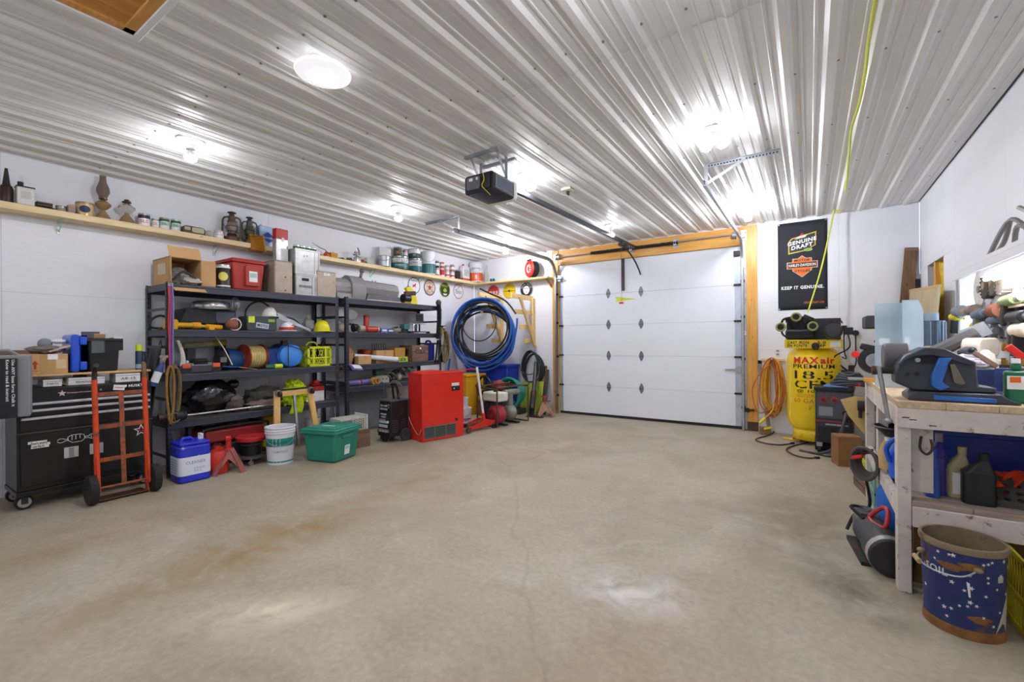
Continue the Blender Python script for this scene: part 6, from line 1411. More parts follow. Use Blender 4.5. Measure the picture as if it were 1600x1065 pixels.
g = G(); g.prism(rrect(-w*.5,w*.1,0,h,.03),0,.30,'xz'); g.obj('half_shell',BC,t,bev=.012)
g = G(); g.prism(rrect(w*.14,w*.5,0,h*.97,.03),0,.30,'xz'); g.obj('half_shell',BC,t,bev=.012)
for z in (.06,.72):
    g = G(); g.box(w*.02,w*.48,-.018,.0,h*z,h*(z+.22)); g.obj('latch',BC,t,bev=.008)
t,w,h = onchest('plastic_bin','black plastic bin holding dividers and cardboard on the tool chest','bin',137,188,528)
g = G(); g.taper(-w/2,w/2,0,.34,0,h,.88); g.obj('bin',BLACK,t,bev=.012)
g = G(); g.box(-w/2-.012,w/2+.02,-.012,.35,h-.03,h-.004); g.box(w*.45,w*.62,.02,.25,h*.62,h-.01); g.obj('rim',BLACK,t,bev=.006)
g = G(); g.box(-w*.42,-w*.02,-.03,-.016,h*.55,h*.92); g.obj('clear_divider',mat('clear_tray','#b9bfc6',.1,trans=.85,ior=1.2),t,bev=.005)
g = G(); g.bar((-w*.1,.05,h),(-w*.1,.03,h+.04),w*.35,.01,(0,1,0)); g.obj('cardboard',CARD,t); g = G(); g.bar((-w*.25,.15,h),(-w*.25,.17,h+.06),w*.55,.02,(0,1,0)); g.obj('grey_folder',DKGREY,t)
g = G(); g.box(w*.3,w*.58,.0,.12,h-.002,h+.01); g.obj('white_card',PAPER,t)
for u0,u1,v,capm,lab in ((211,223,538,mat('lime_cap','#c3d827'),'aerosol can with lime cap on the tool chest corner'),(219,228,549,DKGREY,'blue aerosol can behind the lime capped one')):
    px,py,r = RD(u0,u1,x=CX-.1 if v < 540 else CX-.2); t = thing('spray_can',lab,'spray can',(px,py,zB+.001)); h = LZ((u0+u1)/2,v,px)-zB
    g = G(); g.lathe([(.001,0),(r,0),(r,h*.7),(r*.8,h*.76),(.001,h*.76)],n=20); g.obj('body',mat('navy_can','#2f3f5a',.3,.3),t)
    g = G(); g.lathe([(r*.92,h*.74),(r*.92,h),(.001,h)],n=20); g.obj('cap',capm,t)
    g = G(); g.lathe([(r+.0006,h*.05),(r+.0006,h*.22)],n=20,close=False); g.obj('label_band',mat('can_label','#8fa0b5',.4),t)
# grey box with black printed face at the frame edge, on a folded step ladder
t = thing('light_box','grey carton with black printed face at the edge, beside the tool chest','box',(-5.12,.74,.835),math.radians(78))
g = G(); g.box(-.30,.035,0,.05,0,.46); g.obj('black_face',BLACK,t,bev=.003); g = G(); g.box(-.30,.10,.05,.35,.0,.48); g.obj('carton',mat('grey_card','#8a8c90',.6),t,bev=.005)
g = G(); g.tube([(-.2,.2,.48),(-.15,.2,.52),(-.02,.2,.52),(.03,.2,.48)],.012,6); g.obj('handle',GREY,t)
lettering(t,'Use ANY base force Chalk it',PWHITE,(.015,-.001,.27),(0,0,-1),(1,0,0),.018,.36,.01); lettering(t,'Know to read & instruct',PWHITE,(-.015,-.001,.29),(0,0,-1),(1,0,0),.018,.32,.01)
t = thing('step_ladder','folded aluminium step stool under the grey carton at the edge','ladder',(-5.17,.50,0),math.radians(78))
for x in (-.30,.10):
    g = G(); g.bar((x,.22,.02),(x,.30,.80),.025,.05,(0,1,0)); g.obj('rail',STEEL,t); g = G(); g.box(x-.02,x+.02,.18,.25,.0,.04); g.obj('rubber_foot',RUBBER,t)
for z in (.28,.52):
    g = G(); g.box(-.30,.10,.20+z*.1,.29+z*.1,z,z+.03); g.obj('tread',STEEL,t)
for k in range(3):
    g = G(); g.box(-.32,.12,.06,.44,.762+.024*k,.782+.024*k); g.obj('top_tread',GREY,t,bev=.008)
# ---------------------------------------------------------------- orange hand truck
ORG = mat('orange_truck_paint','#d1471f',.45,.1,rust=.22,rustcol='#6b4a34',rscale=11); ORW = mat('worn_truck_bar','#a5512f',.55,.3,rust=.55,rustcol='#6a4c38',rscale=14)
t = thing('hand_truck','rust-worn orange hand truck with black tyres in front of the tool chest','hand truck',(-5.22,1.45,0),PI/2); w = .36
lean = lambda z: .10*(z/1.2)
for s in (-1,1):
    g = G(); g.tube([(s*w/2,lean(z),z) for z in (.09,.5,1.02,1.08)],.021,10); g.obj('rail',ORG,t)
    hd = [(s*w/2,lean(1.07),1.07),(s*w/2,lean(1.14)-.01,1.13),(s*w/2-.005,lean(1.18)-.05,1.19),(s*w/2-.012,-.02,1.215)] if s < 0 else [(s*w/2,lean(1.07),1.07),(s*w/2,lean(1.14)+.0,1.15),(s*w/2+.004,.11,1.20),(s*w/2+.004,.13,1.215)]
    g = G(); g.tube(sm(hd,4),.019,10); g.obj('handle',IRON if s < 0 else mat('bronzed_grip','#7d5c3d',.5,.3,rust=.4),t)
    wl2 = G(); x = s*(w/2+.045); wl2.lathe([(.05,-.03),(.10,-.034),(.125,-.026),(.128,0),(.125,.026),(.10,.034),(.05,.03)],(x,-.0,.128),30,(1,0,0)); W_ = wl2.obj('wheel',RUBBER,t)
    g = G(); g.lathe([(.001,-.034),(.02,-.034),(.022,-.02),(.06,-.022),(.06,.022),(.022,.02),(.02,.034),(.001,.034)],(x,0,.128),22,(1,0,0)); g.obj('hub',IRON,W_)
    g = G(); g.bar((s*w/2,.0,.10),(s*w/2,.03,.40),.02,.06,(0,1,0)); g.bar((s*w/2,.02,.0),(s*w/2,.06,.25),.018,.04,(0,1,0)); g.obj('wheel_bracket',ORG,t)
for z in (.95,.66,.37):
    g = G(); g.bar((-w/2,lean(z)-.008,z),(w/2,lean(z)-.008,z),.012,.035,(0,0,1)); g.obj('crossbar',ORW,t)
g = G(); g.bar((0,lean(.12)-.01,.12),(0,lean(.95)-.01,.95),.035,.012,(0,1,0)); g.obj('centre_bar',ORW,t)
g = G(); g.cyl((-w/2-.06,0,.128),(w/2+.06,0,.128),.012); g.obj('axle',ORW,t); g = G(); g.box(-w/2,w/2,.0,.19,.004,.012); g.box(-w/2,w/2,-.0,.012,.004,.025); g.obj('toe_plate',RUSTY,t)
# ---------------------------------------------------------------- things on the floor along the long wall
def FL(name,label,cat,A,B,C,group=None):
    """thing on the floor from the seen corners A-B (face to the viewer's left) and B-C (its other face); local x runs A to B, y away from that face"""
    a,b,c = AT(*A,z=0),AT(*B,z=0),AT(*C,z=0); x = (b-a).normalized(); y = V((-x.y,x.x,0))
    m = (a+b)/2
    return thing(name,label,cat,(m.x,m.y,.0005),math.atan2(x.y,x.x),group),(b-a).length,(c-b).dot(y)
def hgt(u,v,A): p = AT(*A,z=0); d = V((p.x,p.y)).length; r = RX*((u-800)/FPX)+DN*((v-532.5)/FPX)+FW; return CAMH+r.z/V((r.x,r.y)).length*d
# blue chemical can
BLC = mat('cobalt_can','#2a35c0',.4,var=.12,rust=.10,rustcol='#c9cbe0',rscale=7)
t,w,d = FL('chemical_can','cobalt blue plastic chemical can with white label and white tap','can',(264,750),(280,757.6),(326,744)); h = hgt(280,692,(280,757.6)); w = max(w,.24)
g = G(); g.prism(rrect(-w/2,w/2,0,d,.05),0,h*.88,'xy'); g.taper(-w/2+.01,w/2-.01,.01,d-.01,h*.88,h*.97,1); g.obj('body',BLC,t,bev=.018,seg=3)
g = G(); g.tube([(0,d*.2,h*.95),(0,d*.26,h*1.03),(0,d*.5,h*1.03),(0,d*.58,h*.95)],.018,8); g.obj('handle',BLC,t)
g = G(); g.cyl((0,d*.82,h*.95),(0,d*.82,h*1.06),.025,n=16); g.bar((-.035,d*.82,h*1.08),(.035,d*.82,h*1.08),.03,.022); g.obj('tap',WHITE,t,bev=.003)
g = G(); g.prism(rrect(-w/2-.0015,w/2+.0015,-.0015,d+.0015,.05),h*.18,h*.62,'xy'); g.obj('label',mat('white_chem_label','#dfe2ee',.5,var=.05),t,smooth=50)
lettering(t,'CLEANER',mat('pale_blue_ink','#7f9cc9',.6),(w/2+.0015,d*.5,h*.48),(0,1,0),(0,0,1),.03,d*.6,.02); lettering(t,'Wash\n20 L',mat('pale_blue_ink','#7f9cc9'),(w/2+.0015,d*.6,h*.3),(0,1,0),(0,0,1),.05,d*.35)
g = G()
for i in range(6): g.box(-w*.35,w*.35,-.0028,-.0015,h*(.24+.06*i),h*(.255+.06*i))
g.obj('label_lines',mat('pale_blue_ink','#7f9cc9'),t,smooth=0)
def jack_stand(t,s,m,top,cut=True):
    """four flared sheet legs, saddle post"""
    H = s
    for k in range(4):
        a = PI/4+PI/2*k; b0 = V((math.cos(a),math.sin(a),0)); sd = V((-math.sin(a),math.cos(a),0))
        g = G(); o = b0*(.52*H); i_ = b0*.045
        g.add([o-sd*.035,o+sd*.035,i_+sd*.028+V((0,0,H*.66)),i_-sd*.028+V((0,0,H*.66)),(o-sd*.03)*.93,(o+sd*.03)*.93,i_*.7+sd*.02+V((0,0,H*.66)),i_*.7-sd*.02+V((0,0,H*.66))],[(0,1,2,3),(5,4,7,6),(0,4,5,1),(1,5,6,2),(3,2,6,7),(0,3,7,4)])
        g.obj('leg',m,t)
    for k in range(4):
        a = PI/4+PI/2*k; b = a+PI/2; p0 = V((math.cos(a),math.sin(a),0)); p1 = V((math.cos(b),math.sin(b),0)); g = G(); Z = V((0,0,1))
        q = lambda p,f: p*(.52*H*(1-f)+.045*f)+Z*(H*.66*f)
        if k % 2 == 0: g.add([q(p0,.0),q(p0,1),q(p1,1),q(p1,.0),(q(p0,.42)+q(p1,.42))/2],[(0,1,2,4),(2,3,4)] if 0 else [(0,1,4),(1,2,4),(2,3,4)])
        else: g.add([q(p0,.0),q(p0,1),q(p1,1),q(p1,.0),q(p1,.2)*.5+q(p0,.2)*.5,(q(p0,.6)+q(p1,.6))/2],[(0,1,5),(1,2,5),(2,3,5),(0,5,4),(3,4,5)] if 0 else [(0,1,5),(1,2,5),(2,3,5)])
        g.obj('web_plate',m,t,solid=.004,smooth=0)
    g = G(); g.cyl((0,0,H*.6),(0,0,H*.68),.052,.045,n=16); g.cyl((0,0,H*.66),(0,0,H*.92),.028,n=14); g.obj('post',top,t)
    g = G(); g.prism([(-.06,H*.90),(.06,H*.90),(.065,H),(.04,H*.985),(.03,H*.95),(-.03,H*.95),(-.04,H*.985),(-.065,H)],-.025,.025,'xz'); g.obj('saddle',top,t,bev=.004)
    g = G(); g.bar((.02,-.05,H*.72),(.10,-.07,H*.74),.012,.02); g.obj('ratchet_lever',top,t)
PINKR = mat('faded_red_steel','#9c5c55',.55,.2,var=.15,rust=.15,rscale=12); BRED = mat('bright_jack_red','#c3302c',.4,.1,var=.12)
pj = (AT(332,736,z=0)+AT(382,736,z=0))/2
t = thing('jack_stand','faded red jack stand on the floor beside the cobalt can','jack stand',(pj.x,pj.y,.0005),-.38); jack_stand(t,hgt(357,683,(357,738)),PINKR,BRED)
# red generator under the first shelving unit
t = thing('generator','red generator in a black tube frame under the near shelving','generator',(-5.60,2.60,0),PI/2); w,d,h = .72,.42,.44
for y in (0,d):
    g = G(); g.tube(sm([(-w/2,y,.04),(-w/2,y,h-.07),(-w/2+.07,y,h),(w/2-.07,y,h),(w/2,y,h-.07),(w/2,y,.04)],5),.016,8); g.obj('frame_hoop',BLACK,t)
for x,z in ((-w/2,.06),(w/2,.06),(-w/2+.06,h),(w/2-.06,h)): g = G(); g.cyl((x,0,z),(x,d,z),.014); g.obj('frame_tie',BLACK,t)
GRED = mat('generator_red','#982a2c',.35,.1,var=.1,coat=.2)
g = G(); g.box(-w/2+.03,w/2-.03,.03,d-.03,h*.60,h-.02); g.obj('fuel_tank',GRED,t,bev=.03,seg=3)
g = G(); g.box(-w*.1,w*.4,.02,d-.06,.08,h*.56); g.obj('engine',mat('engine_grey','#3c3434',.5,.3),t,bev=.02)
g = G(); g.cyl((-w*.4,d/2,h*.32),(-w*.1,d/2,h*.32),.12,n=20); g.obj('alternator',GRED,t,bev=.01)
g = G(); g.cyl((0,d*.5,h-.02),(0,d*.5,h+.012),.04); g.obj('fuel_cap',BLACK,t); g = G(); g.box(-w*.42,w*.05,.018,.03,.1,h*.5); g.obj('control_panel',DKGREY,t,bev=.004)
for x in (-w*.35,-w*.2,-w*.05):
    g = G(); g.cyl((x,.006,h*.35),(x,.018,h*.35),.022); g.obj('socket',BLACK,t)
g = G(); g.box(-w/2+.05,w/2-.05,.05,d-.05,.0005,.06); g.obj('skid',IRON,t)
# red disc behind the cobalt can
t = thing('red_fuel_can','red round fuel can behind the faded jack stand','fuel can',(-5.36,2.28,.0005),PI/2)
g = G(); g.lathe([(.001,0),(.10,0),(.11,.02),(.11,.2),(.09,.24),(.04,.26),(.04,.29),(.001,.29)],n=22); g.obj('body',mat('fuel_red','#c33325',.4),t); g = G(); g.tube([(-.07,0,.24),(-.03,0,.31),(.03,0,.31),(.07,0,.24)],.01,6); g.obj('handle',BLACK,t)
t,w,h = LT('yellow_machine','yellow machine hood at the back under the near shelving','machine',388,441,650,-5.86,.0005)
g = G(); g.box(-w*.1,w/2,0,.2,.05,h); g.obj('hood',mat('machine_yellow','#c9a31c',.45,var=.1),t,bev=.02); g = G(); g.box(-w/2,-w*.12,.0,.2,.03,h*.9); g.obj('engine',mat('engine_gold','#7d6524',.5,.3),t,bev=.02); g = G(); g.box(-w/2,w/2,.0,.2,0,.05); g.obj('base',IRON,t)
# mechanic's stool: red seat on black tub and wheeled base
px,py,r = RD(368,418,x=-5.30); z1 = AT(393,679,x=px).z
pb = AT(393,722,z=0); px,py = pb.x,pb.y; r = V((px,py)).length*(math.atan((418-800)/FPX)-math.atan((368-800)/FPX))/2; z1 = hgt(393,680,(393,722))
t = thing('rolling_stool','mechanic stool with round red seat over black pail and castered base','stool',(px,py,0))
g = G(); g.lathe([(.001,z1-.05),(r*.97,z1-.05),(r,z1-.035),(r,z1-.008),(r*.95,z1),(.001,z1+.006)],n=32); g.obj('seat',mat('seat_red','#bd2b33',.4),t)
g = G(); g.lathe([(.001,.10),(r*.66,.10),(r*.70,z1-.06),(.001,z1-.06)],n=26); g.obj('pail',BLACK,t); g = G(); g.lathe([(r*.705,z1-.10),(r*.74,z1-.09),(r*.705,z1-.08)],n=26,close=False); g.obj('pail_rim',DKGREY,t)
g = G(); g.lathe([(.001,.075),(r*1.12,.075),(r*1.12,.092),(r*1.05,.098),(.001,.098)],n=26); g.obj('base_tray',mat('grey_tray','#4c4844',.6),t)
for k in range(5):
    a = 2*PI*k/5-.5; x,y = r*.98*math.cos(a),r*.98*math.sin(a); c = G().cyl((x-.012,y,.028),(x+.012,y,.028),.028,n=16).obj('caster',mat('caster_grey','#6f6a64',.5),t); g = G(); g.cyl((x,y,.03),(x,y,.076),.010); g.obj('stem',STEEL,c)
# white bucket
pb = AT(437,722,z=0); r = V((pb.x,pb.y)).length*(math.atan((461-800)/FPX)-math.atan((413-800)/FPX))/2; h = hgt(437,666,(437,722))
t = can('plastic_bucket','white plastic bucket with teal label band standing by the teal tote','bucket',413,461,666,0,mat('bucket_white','#dcdde2',.4,var=.03),[(.50,.72,PTEAL),(.06,.1,PTEAL)],x=pb.x-.0,h=h,taper=.86,open_=True,lid=None,text=[('PRO JOINT',INK,.60,.07,1.0),('COMPOUND',mat('pale_blue_ink','#7f9cc9'),.36,.06,1.0)],handle=True)
for z in (.84,.9):
    g = G(); g.lathe([(r*.985,h*z),(r*1.03,h*z+.004),(r*1.03,h*z+.012),(r*.985,h*z+.016)],n=28,close=False); g.obj('rib',mat('bucket_white','#dcdde2'),t)
# wooden creeper leaning on the shelving
t = thing('mechanic_creeper','wooden framed mechanic creeper standing against the near shelving','creeper',(-5.36,3.22,0),PI/2); w,H = .50,.80
OAK = wood('creeper_oak','#cf9f5a','#e3bb7c','z')
def cp(x,z): return V((x,.12*z/H,z))
for x in (-w/2,w/2):
    g = G(); g.bar(cp(x*1.12,.05),cp(x*.86,H),.075,.028,(0,1,0)); g.obj('side_rail',OAK,t,bev=.003)
g = G(); g.bar(cp(-w*.43,H-.03),cp(w*.43,H-.03),.07,.03,(0,1,0)); g.obj('cross_rail',wood('creeper_oak_x','#cf9f5a','#e3bb7c','x'),t,bev=.003)
g = G(); g.bar(cp(-w*.45,H+.012),cp(w*.45,H+.012),.02,.05,(0,1,0)); g.obj('head_pad',BLACK,t,bev=.005); g = G(); g.bar(cp(0,.1),cp(0,H-.06),.03,.02,(0,1,0)); g.obj('centre_rail',STEEL,t)
for x,z in ((-w*.43,H-.02),(w*.43,H-.02),(-w*.53,.07),(w*.53,.07)):
    g = G(); p = cp(x,z)+V((0,-.035,0)); g.cyl(p,p+V((0,.035,0)),.04,n=14); g.obj('caster_plate',STEEL,t); g = G(); g.cyl(p+V((-.014,-.03,-.01)),p+V((.014,-.03,-.01)),.035,n=16); g.obj('caster',IRON,t)
# teal tote
TEALT = mat('teal_tote_plastic','#25806c',.42,var=.06)
t,w,d = FL('storage_tote','teal plastic storage tote with lid and white sticker on the floor','tote',(479.7,720),(522.8,724),(553,711)); h = hgt(521,672,(522.8,724))
k = 1.16; g = G(); g.taper(-w*k/2,w*k/2,-.03,d+.03,0,h-.05,.88,.9); g.obj('tub',TEALT,t,bev=.03,seg=3)
W2,D0,D1 = w*k/2+.025,-.055,d+.055
g = G(); g.box(-W2,W2,D0,D1,h-.055,h-.02); g.obj('rim',TEALT,t,bev=.01); g = G(); g.box(-W2+.005,W2-.005,D0+.005,D1-.005,h-.02,h+.004); g.box(-W2+.06,W2-.06,D0+.06,D1-.06,h,h+.02); g.obj('lid',mat('teal_lid','#2f8a76',.4),t,bev=.012)
g = G(); g.box(w*k/2-.02,w*k/2+.012,d*.25,d*.72,h*.68,h*.80); g.obj('handle_grip',TEALT,t,bev=.01)
g = G(); p0,p1 = V((w*k/2*.915+.004,d*.50,h*.18)),V((w*k/2*.965+.004,d*.50,h*.46)); g.bar(p0,p1,d*.24,.003,(1,0,0)); g.obj('sticker',PAPER,t)
g = G(); g.bar(p0*.4+p1*.6+V((.003,0,0)),p0*.1+p1*.9+V((.003,0,0)),d*.18,.003,(1,0,0)); g.obj('sticker_print',mat('pale_teal_print','#9fc6c6'),t); g = G(); g.box(-.08,.1,d*.3,d*.36,h+.0195,h+.0215); g.obj('lid_label',PAPER,t)
# wooden ammo box with old computer on it, grey cabinet sheet behind
t,w,d = FL('wooden_box','dark weathered wooden box on the floor behind the teal tote','box',(552,705),(581,700),(586,690)); w = .40; h = .21
t.location.x -= .14
for i in range(2):
    for y0,y1 in ((0,.014),(.30,.314)):
        g = G(); g.box(-w/2,w/2,y0,y1,h*.5*i+.001,h*.5*(i+1)-.001); g.obj('board',WOODD,t,bev=.002)
    for x in (-w/2,w/2-.014):
        g = G(); g.box(x,x+.014,.014,.30,h*.5*i+.001,h*.5*(i+1)-.001); g.obj('board',WOODD,t,bev=.002)
g = G(); g.box(-w/2,w/2,0,.314,h,h+.012); g.obj('lid_board',WOODD,t)
o = thing('computer_case','old beige and grey computer case on the dark wooden box','computer',t.location+V((-.02,.0,h+.014)),t.rotation_euler.z+.15)
g = G(); g.box(-.19,.18,.02,.30,0,.17); g.obj('case',mat('beige_case','#b9b6ac',.5),o,bev=.004); g = G(); g.box(-.17,-.02,.015,.02,.02,.15); g.obj('grey_bezel',mat('taupe_bezel','#77716b',.5),o)
g = G()
for i in range(6):
    for j in range(5): g.box(.0+i*.027,.012+i*.027,.012,.0205,.02+j*.028+.01*(i % 2),.032+j*.028+.01*(i % 2))
tag(g.obj('vent_slot',mat('vent_brown','#5e5348',.6),o,smooth=0),None,kind='stuff')
g = G(); g.box(.182,.20,.0,.30,.0,.20); g.obj('side_panel',mat('white_panel','#d3d3d0',.5),o,bev=.003)
t = thing('galvanised_sheet','grey galvanised sheet leaning on the wall under the far shelving','metal sheet',(-5.98,4.72,.0),PI/2)
g = G(); g.bar((0,.0,.005),(0,.12,.60),1.05,.004,(0,1,0)); g.obj('sheet',mat('dull_galvanised','#86898f',.5,.5,var=.15,scale=5),t); g = G(); g.bar((-.52,-.004,.005),(-.52,.116,.60),.02,.012,(0,1,0)); g.obj('folded_edge',STEEL,t)
# wheeled battery charger
t,w,d = FL('charger_cart','black wheeled battery charger with white printed front','battery charger',(586,688),(614,694),(640,686)); h = hgt(614,628,(614,694)); w = .27; d = .33
g = G(); g.prism([(0,.08),(d,.08),(d,h),(.03,h)],-w/2,w/2,'yz'); g.obj('case',BLACK,t,bev=.01); g = G(); g.box(-w/2-.004,w/2+.004,.02,d,h-.006,h+.012); g.obj('top_cap',mat('slate_cap','#6d727a',.35,.4),t,bev=.004)
f = lambda z: .03*(z-.08)/(h-.08)-.0015
for z0,z1,x0,x1,m in ((.42,.46,-.42,.1,GREY),(.46,.56,-.3,.38,PWHITE),(.585,.64,-.1,.3,PWHITE),(.36,.42,-.44,.2,mat('blue_white_label','#b9c3d3')),(.26,.33,-.44,.3,mat('blue_white_label','#b9c3d3')),(.15,.22,-.42,.42,GREY)):
    if m is PWHITE: continue
    g = G(); z0,z1 = h*(z0+.1),h*(z1+.1); g.add([(w*x0,f(z0)-.001,z0),(w*x1,f(z0)-.001,z0),(w*x1,f(z1)-.001,z1),(w*x0,f(z1)-.001,z1)],[(0,1,2,3)]); g.obj('printed_panel',m,t,smooth=0)
for s,z,wd in (('250 AMP',.88,.6),('BATTERY CHARGER',.80,.6),('motomaster',.68,.5),('AUTOMATIC',.61,.4),('2 10 40 200',.27,.7)): lettering(t,s,PWHITE,(-w*.08,f(h*z)-.002,h*z),(1,0,0),(0,.06,1),h*.045,w*wd,.02)
for z in (.85,.91):
    g = G(); g.cyl((w*.32,f(h*z)-.01,h*z),(w*.32,f(h*z),h*z),.012); g.obj('knob',GREY,t)
g = G(); g.cyl((w*.3,f(h*.5)-.012,h*.5),(w*.3,f(h*.5),h*.5),.018); g.obj('dial',WHITE,t)
g = G()
for i in range(6):
    for y0 in (.04,.18): g.box(w/2-.001,w/2+.004,y0,y0+.11,.14+.03*i,.155+.03*i)
for i in range(5): g.box(w/2-.001,w/2+.003,.17,.24,h*.66+.022*i,h*.66+.010+.022*i)
tag(g.obj('louver',mat('louver_grey','#343740',.4),t,smooth=0),None,kind='stuff')
for x in (-w/2-.02,w/2+.022):
    c = G().lathe([(.05,-.018),(.085,-.02),(.09,0),(.085,.02),(.05,.018)],(x,d*.78,.09),24,(1,0,0)).obj('wheel',mat('grey_tyre','#3d3e42',.7),t); g = G(); g.lathe([(.001,-.02),(.05,-.016),(.05,.016),(.001,.02)],(x,d*.78,.09),20,(1,0,0)); g.obj('hub',mat('hub_slate','#2c2e36',.4),c)
g = G(); g.box(-w*.3,w*.1,.0,.08,.04,.08); g.cyl((-w*.2,.04,.03),(0,.04,.03),.0295,n=14); g.obj('front_caster',BLACK,t)
g = G(); g.bar((-w*.1,d*.6,h),(-w*.1,d*.5,h+.22),.02,.03,(0,1,0)); g.bar((w*.3,d*.6,h),(w*.3,d*.5,h+.22),.02,.03,(0,1,0)); g.bar((-w*.14,d*.5,h+.22),(w*.34,d*.5,h+.22),.03,.03); g.obj('push_handle',BLACK,t,bev=.004)
for k in range(3):
    g = G(); g.tube(sm([(w*.2,d*.6,h+.03),(w*.5+.03*k,d*.5,h+.1),(w*.55+.04*k,d*.4,h+.22),(w*.2,d*.45,h+.26+.01*k),(-w*.2,d*.4,h+.22)],5),.007,6); g.obj('clamp_cable',mat('grey_cable','#6b6265',.6),t)
# red kerosene/oil heater cabinet
HRED = mat('heater_red','#d8291c',.32,0,var=.06,coat=.25)
t,w,d = FL('oil_heater','tall bright red steel heater cabinet with vent grille at its base','heater',(637,684),(660,691.5),(713,677)); h = hgt(660,586,(660,691.5)); w = .40
t.location = AT(660,691.5,z=0)-Matrix.Rotation(t.rotation_euler.z,3,'Z') @ V((w/2,0,0))
g = G(); g.box(-w/2,w/2,0,d,.004,h); g.obj('cabinet',HRED,t,bev=.008)
g = G(); g.box(-w/2-.004,w/2+.006,-.006,d+.006,h,h+.018); g.obj('lid',HRED,t,bev=.004); g = G(); g.prism([(.0,h+.018),(d*.55,h+.018),(d*.5,h+.05),(.06,h+.04)],-w*.3,w*.35,'yz'); g.obj('top_flap',HRED,t,bev=.003)
g = G(); g.bar((w*.3,d*.4,h+.03),(w*.4,d*1.35,h+.045),.02,.014); g.obj('top_lever',HRED,t)
g = G(); g.box(w/2,w/2+.004,.03,d*.80,.04,.21); g.obj('grille_frame',mat('grille_grey','#6c736e',.4,.4),t,bev=.002)
for a,b in ((.05,.27),(.30,.54),(.57,.78)):
    g = G(); g.box(w/2+.003,w/2+.006,d*a,d*b,.055,.195); g.obj('grille_opening',mat('grille_dark','#3e4646',.5,.3),t)
    g = G()
    for i in range(5): g.bar((w/2+.008,d*a,.07+.025*i),(w/2+.008,d*b,.07+.025*i),.004,.006)
    tag(g.obj('grille_bar',mat('grille_grey','#6c736e'),t),None,kind='stuff')
g = G(); g.box(w/2,w/2+.008,d*.70,d*.90,h*.73,h*.80); g.obj('control_box',BLACK,t,bev=.002); g = G(); g.box(w/2,w/2+.006,d*.70,d*.88,h*.805,h*.85); g.obj('white_label',PAPER,t); g = G(); g.cyl((w/2+.008,d*.75,h*.765),(w/2+.014,d*.75,h*.765),.01); g.obj('switch',WHITE,t)
g = G(); g.box(w/2,w/2+.006,d*.78,d*.84,.24,.28); g.obj('port',BLACK,t)
g = G(); g.tube(sm([(-w/2-.01,-.03,h*.45),(-.1,-.03,h*.30),(.05,-.02,h*.14),(w*.35,-.015,h*.11),(w*.48,-.012,h*.2)],6),.006,6); g.obj('power_cord',mat('pinkish_cord','#b08a84',.6),t)
o = thing('toolbox_lid','small dark green and black tool tray lying on the heater top','tray',t.location+V((-.22,.18,h+.0185)),t.rotation_euler.z)
g = G(); g.box(-.10,.14,-.12,.0,0,.022); g.obj('tray',DKGREY,o,bev=.004); g = G(); g.box(-.06,.09,-.10,-.02,.022,.045); g.obj('cover',mat('bottle_green','#27503f'),o,bev=.004)
# stacked white buckets by the heater
pb = AT(726,661,z=0)
t = can('plastic_bucket','white bucket with red and blue print beside the red heater','bucket',716,736,634,0,mat('bucket_white','#dcdde2'),[(.28,.36,PINK)],x=pb.x,h=.27,taper=.9,lid=mat('bucket_white','#dcdde2'),text=[('ROMEX',PBLUE,.22,.12,1.3)],handle=True)
can('plastic_bucket','smaller plain white pail standing on the printed bucket','bucket',717,731,616,.274,mat('bucket_white','#dcdde2'),[(.8,.86,LBL)],x=pb.x-.02,h=.17,taper=.92,lid=mat('bucket_white','#dcdde2'))
# red floor jack with white handle
pa,pz = AT(724,675,z=0),AT(763,667,z=0); dv = pz-pa
t = thing('floor_jack','red trolley jack with long white upright handle by the heater','floor jack',(pa.x,pa.y,0),math.atan2(dv.y,dv.x)); L_ = dv.length
for y in (-.10,.10):
    g = G(); g.prism([(-.02,.04),(L_+.03,.05),(L_+.05,.12),(L_*.75,.16),(L_*.2,.09),(-.02,.08)],y-.006,y+.006,'xz'); g.obj('side_frame',HRED,t)
g = G(); g.prism([(L_*.0,.07),(L_*.75,.10),(L_*.8,.14),(L_*.1,.10)],-.05,.05,'xz'); g.obj('lift_arm',mat('jack_rust','#8c4a38',.5,.3,rust=.3),t); g = G(); g.cyl((.02,0,.10),(.02,0,.125),.05,n=16); g.obj('saddle',IRON,t)
for x,r in ((0,.045),(L_,.035)):
    for y in (-.125,.125):
        g = G(); g.cyl((x,y-.02,r),(x,y+.02,r),r,n=18); g.obj('wheel',RUSTY if x == 0 else IRON,t)
hz = AT(745,573,x=pa.x+dv.x*.75,y=None); pt = V((L_*.82,0,.14)); top = Matrix.Rotation(-t.rotation_euler.z,3,'Z') @ (AT(745,573,y=pa.y+dv.y*.75)-pa)
g = G(); g.cyl(pt,pt+(top-pt)*.12,.028,n=12); g.obj('handle_socket',HRED,t); g = G(); g.cyl(pt+(top-pt)*.10,top,.020,n=12); g.obj('handle',mat('handle_white','#e0e0e0',.35),t); g = G(); g.cyl((L_*.7,-.08,.13),(L_*.9,.08,.13),.03); g.obj('pump_unit',HRED,t)
